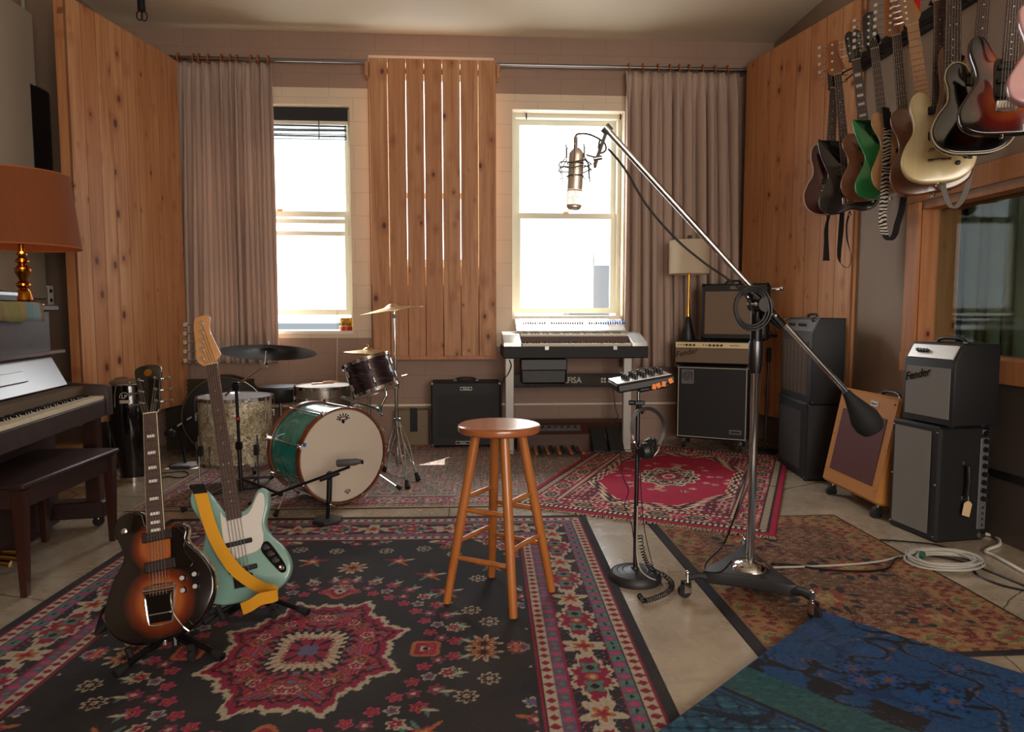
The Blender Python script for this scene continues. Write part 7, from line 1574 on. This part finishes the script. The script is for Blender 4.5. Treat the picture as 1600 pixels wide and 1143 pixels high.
hang('three-tone sunburst guitar with dark pickguard hanging nearest but one to the camera', (1586, -77), (1566, 212), 2.14, 'strat', 0, (-.42, -1, -.08), bodym='sunburst_three', head='six', neckm='maple_dark', nut_z=.745, bridge_z=.12, body_top=.335, th=.046, tail='bridge', width=1.0, inlay='dot',
     guard=[(-.045, .30), (-.05, .22), (-.04, .13), (.0, .125), (.06, .10), (.11, .10), (.10, .17), (.085, .24), (.10, .31), (.09, .32), (.05, .29), (.02, .28)], guardm='pickup_wood', pickups=((0, .15, .08, .02, .1), (0, .21, .08, .02, 0), (0, .265, .08, .02, 0)), pkm='black_plastic')
hang('pale pinkish white guitar hanging nearest the camera, cut by the frame edge', (1665, -130), (1645, 165), 2.02, 'strat', 0, (-.42, -1, -.05), bodym='body_pink', head='six', neckm='maple_dark', nut_z=.745, bridge_z=.12, body_top=.335, th=.046, tail='bridge', pickups=PK2(.17, .26, .08, .02), inlay='dot')
# straps hanging from the wall guitars
def Yp_(x, y, Y): return WY(x, y, Y)
SG = 'straps hanging below the wall guitars'
t = NT('zebra'); o = t.coord(); x, y, z = t.sep(o)[0:3]; n = t.noise(o, 14, 2); wv_ = t.math('SINE', t.math('ADD', t.math('MULTIPLY', z, 330), t.math('ADD', t.math('MULTIPLY', n, 16), t.math('MULTIPLY', t.math('ABSOLUTE', x), 60)))); t.set('Base Color', t.mix(t.math('GREATER_THAN', wv_, 0.0), '#0d0c0d', '#cfc4b2')); t.set('Roughness', .8)
Yz = 3.60
zs_, o = strap('guitar_strap', 'zebra striped strap looping below the natural wood bass on the wall', [Yp_(1386, 172, Yz), Yp_(1387, 205, Yz - .04), Yp_(1385, 250, Yz - .05), Yp_(1382, 300, Yz - .04), Yp_(1379, 345, Yz - .02), Yp_(1383, 368, Yz)], [.050] * 6, [(1, .2, 0)] * 6, 'zebra', SG)
G('strap_black').ribbon([p - o for p in spline([Yp_(1383, 368, Yz), Yp_(1390, 375, Yz + .01), Yp_(1398, 366, Yz + .03), Yp_(1402, 350, Yz + .05), Yp_(1408, 330, Yz + .06), Yp_(1412, 308, Yz + .06)], 5, False)], .045, Vector((1, .3, 0)), .003).build('black_tail', zs_)
G('dark_leather').ribbon([p - o for p in [Yp_(1383, 168, Yz - .01), Yp_(1385, 178, Yz - .03), Yp_(1387, 200, Yz - .04)]], [.045, .052, .05], Vector((1, .2, 0)), .005).build('leather_tab', zs_)
Yb_ = 4.5
b1, o = strap('guitar_strap', 'short black strap with wide end hanging below the wine red guitar', [Yp_(1297, 332, Yb_), Yp_(1293, 345, Yb_ - .01), Yp_(1291, 360, Yb_), Yp_(1291, 380, Yb_), Yp_(1291, 407, Yb_)], [.02, .02, .03, .033, .05], [(1, .1, 0)] * 5, 'strap_black', SG)
b2, o = strap('guitar_strap', 'long black strap looping below the glossy black bass on the wall', [Yp_(1316, 330, Yb_ - .1), Yp_(1314, 360, Yb_ - .1), Yp_(1311, 400, Yb_ - .1), Yp_(1316, 414, Yb_ - .1), Yp_(1326, 417, Yb_ - .1), Yp_(1330, 400, Yb_ - .1), Yp_(1324, 375, Yb_ - .1), Yp_(1323, 350, Yb_ - .1), Yp_(1328, 330, Yb_ - .1)], [.035, .04, .03, .012, .012, .012, .012, .014, .016], [(1, .2, 0)] * 3 + [(.3, 1, 0)] * 3 + [(1, .4, 0)] * 3, 'strap_black', SG)
Yg = 3.28
b3, o = strap('guitar_strap', 'grey webbing strap looping in front of the cream guitar on the wall', [Yp_(1480, 165, Yg + .06), Yp_(1472, 200, Yg + .0), Yp_(1470, 240, Yg - .02), Yp_(1471, 275, Yg - .02), Yp_(1478, 308, Yg), Yp_(1489, 325, Yg + .02), Yp_(1503, 312, Yg + .05), Yp_(1513, 285, Yg + .07), Yp_(1518, 258, Yg + .08)], [.04] * 9, [(1, .3, 0)] * 9, 'strap_grey', SG)
G('dark_leather').box(Yp_(1473, 245, Yg - .03) - o, (.052, .008, .025), ch=.003).build('slider_buckle', b3)
tg = thing('red_tag', 'small red tag hanging on the maple headstock on the wall', 'tag', WY(1433, 14, 3.66)); G('red_plastic').bb(-.016, .016, -.001, .001, -.045, .06).build('card', tg)
# hanging hook assembly near the ceiling on the left
ph = WY(221, 8, 4.2); r = thing('ceiling_hook', 'dark swivel hook with two rings hanging from the ceiling at upper left', 'hook', (ph.x, ph.y, CEIL)); zz_ = ph.z - CEIL
G('rosewood').cyl((0, 0, 0), (0, 0, zz_ + .02), .008, n=8).build('rod', r); G('black_metal').cyl((0, 0, zz_ - .03), (0, 0, zz_ + .03), .022, n=12).build('swivel', r)
for s_ in (-1, 1): G('black_metal').tube([(s_ * .012 + .016 * math.cos(q), .004 * s_, zz_ - .06 + .026 * math.sin(q)) for q in np.linspace(0, 2 * PI, 16, endpoint=False)], .0035, 6, closed=True).build('ring', r)
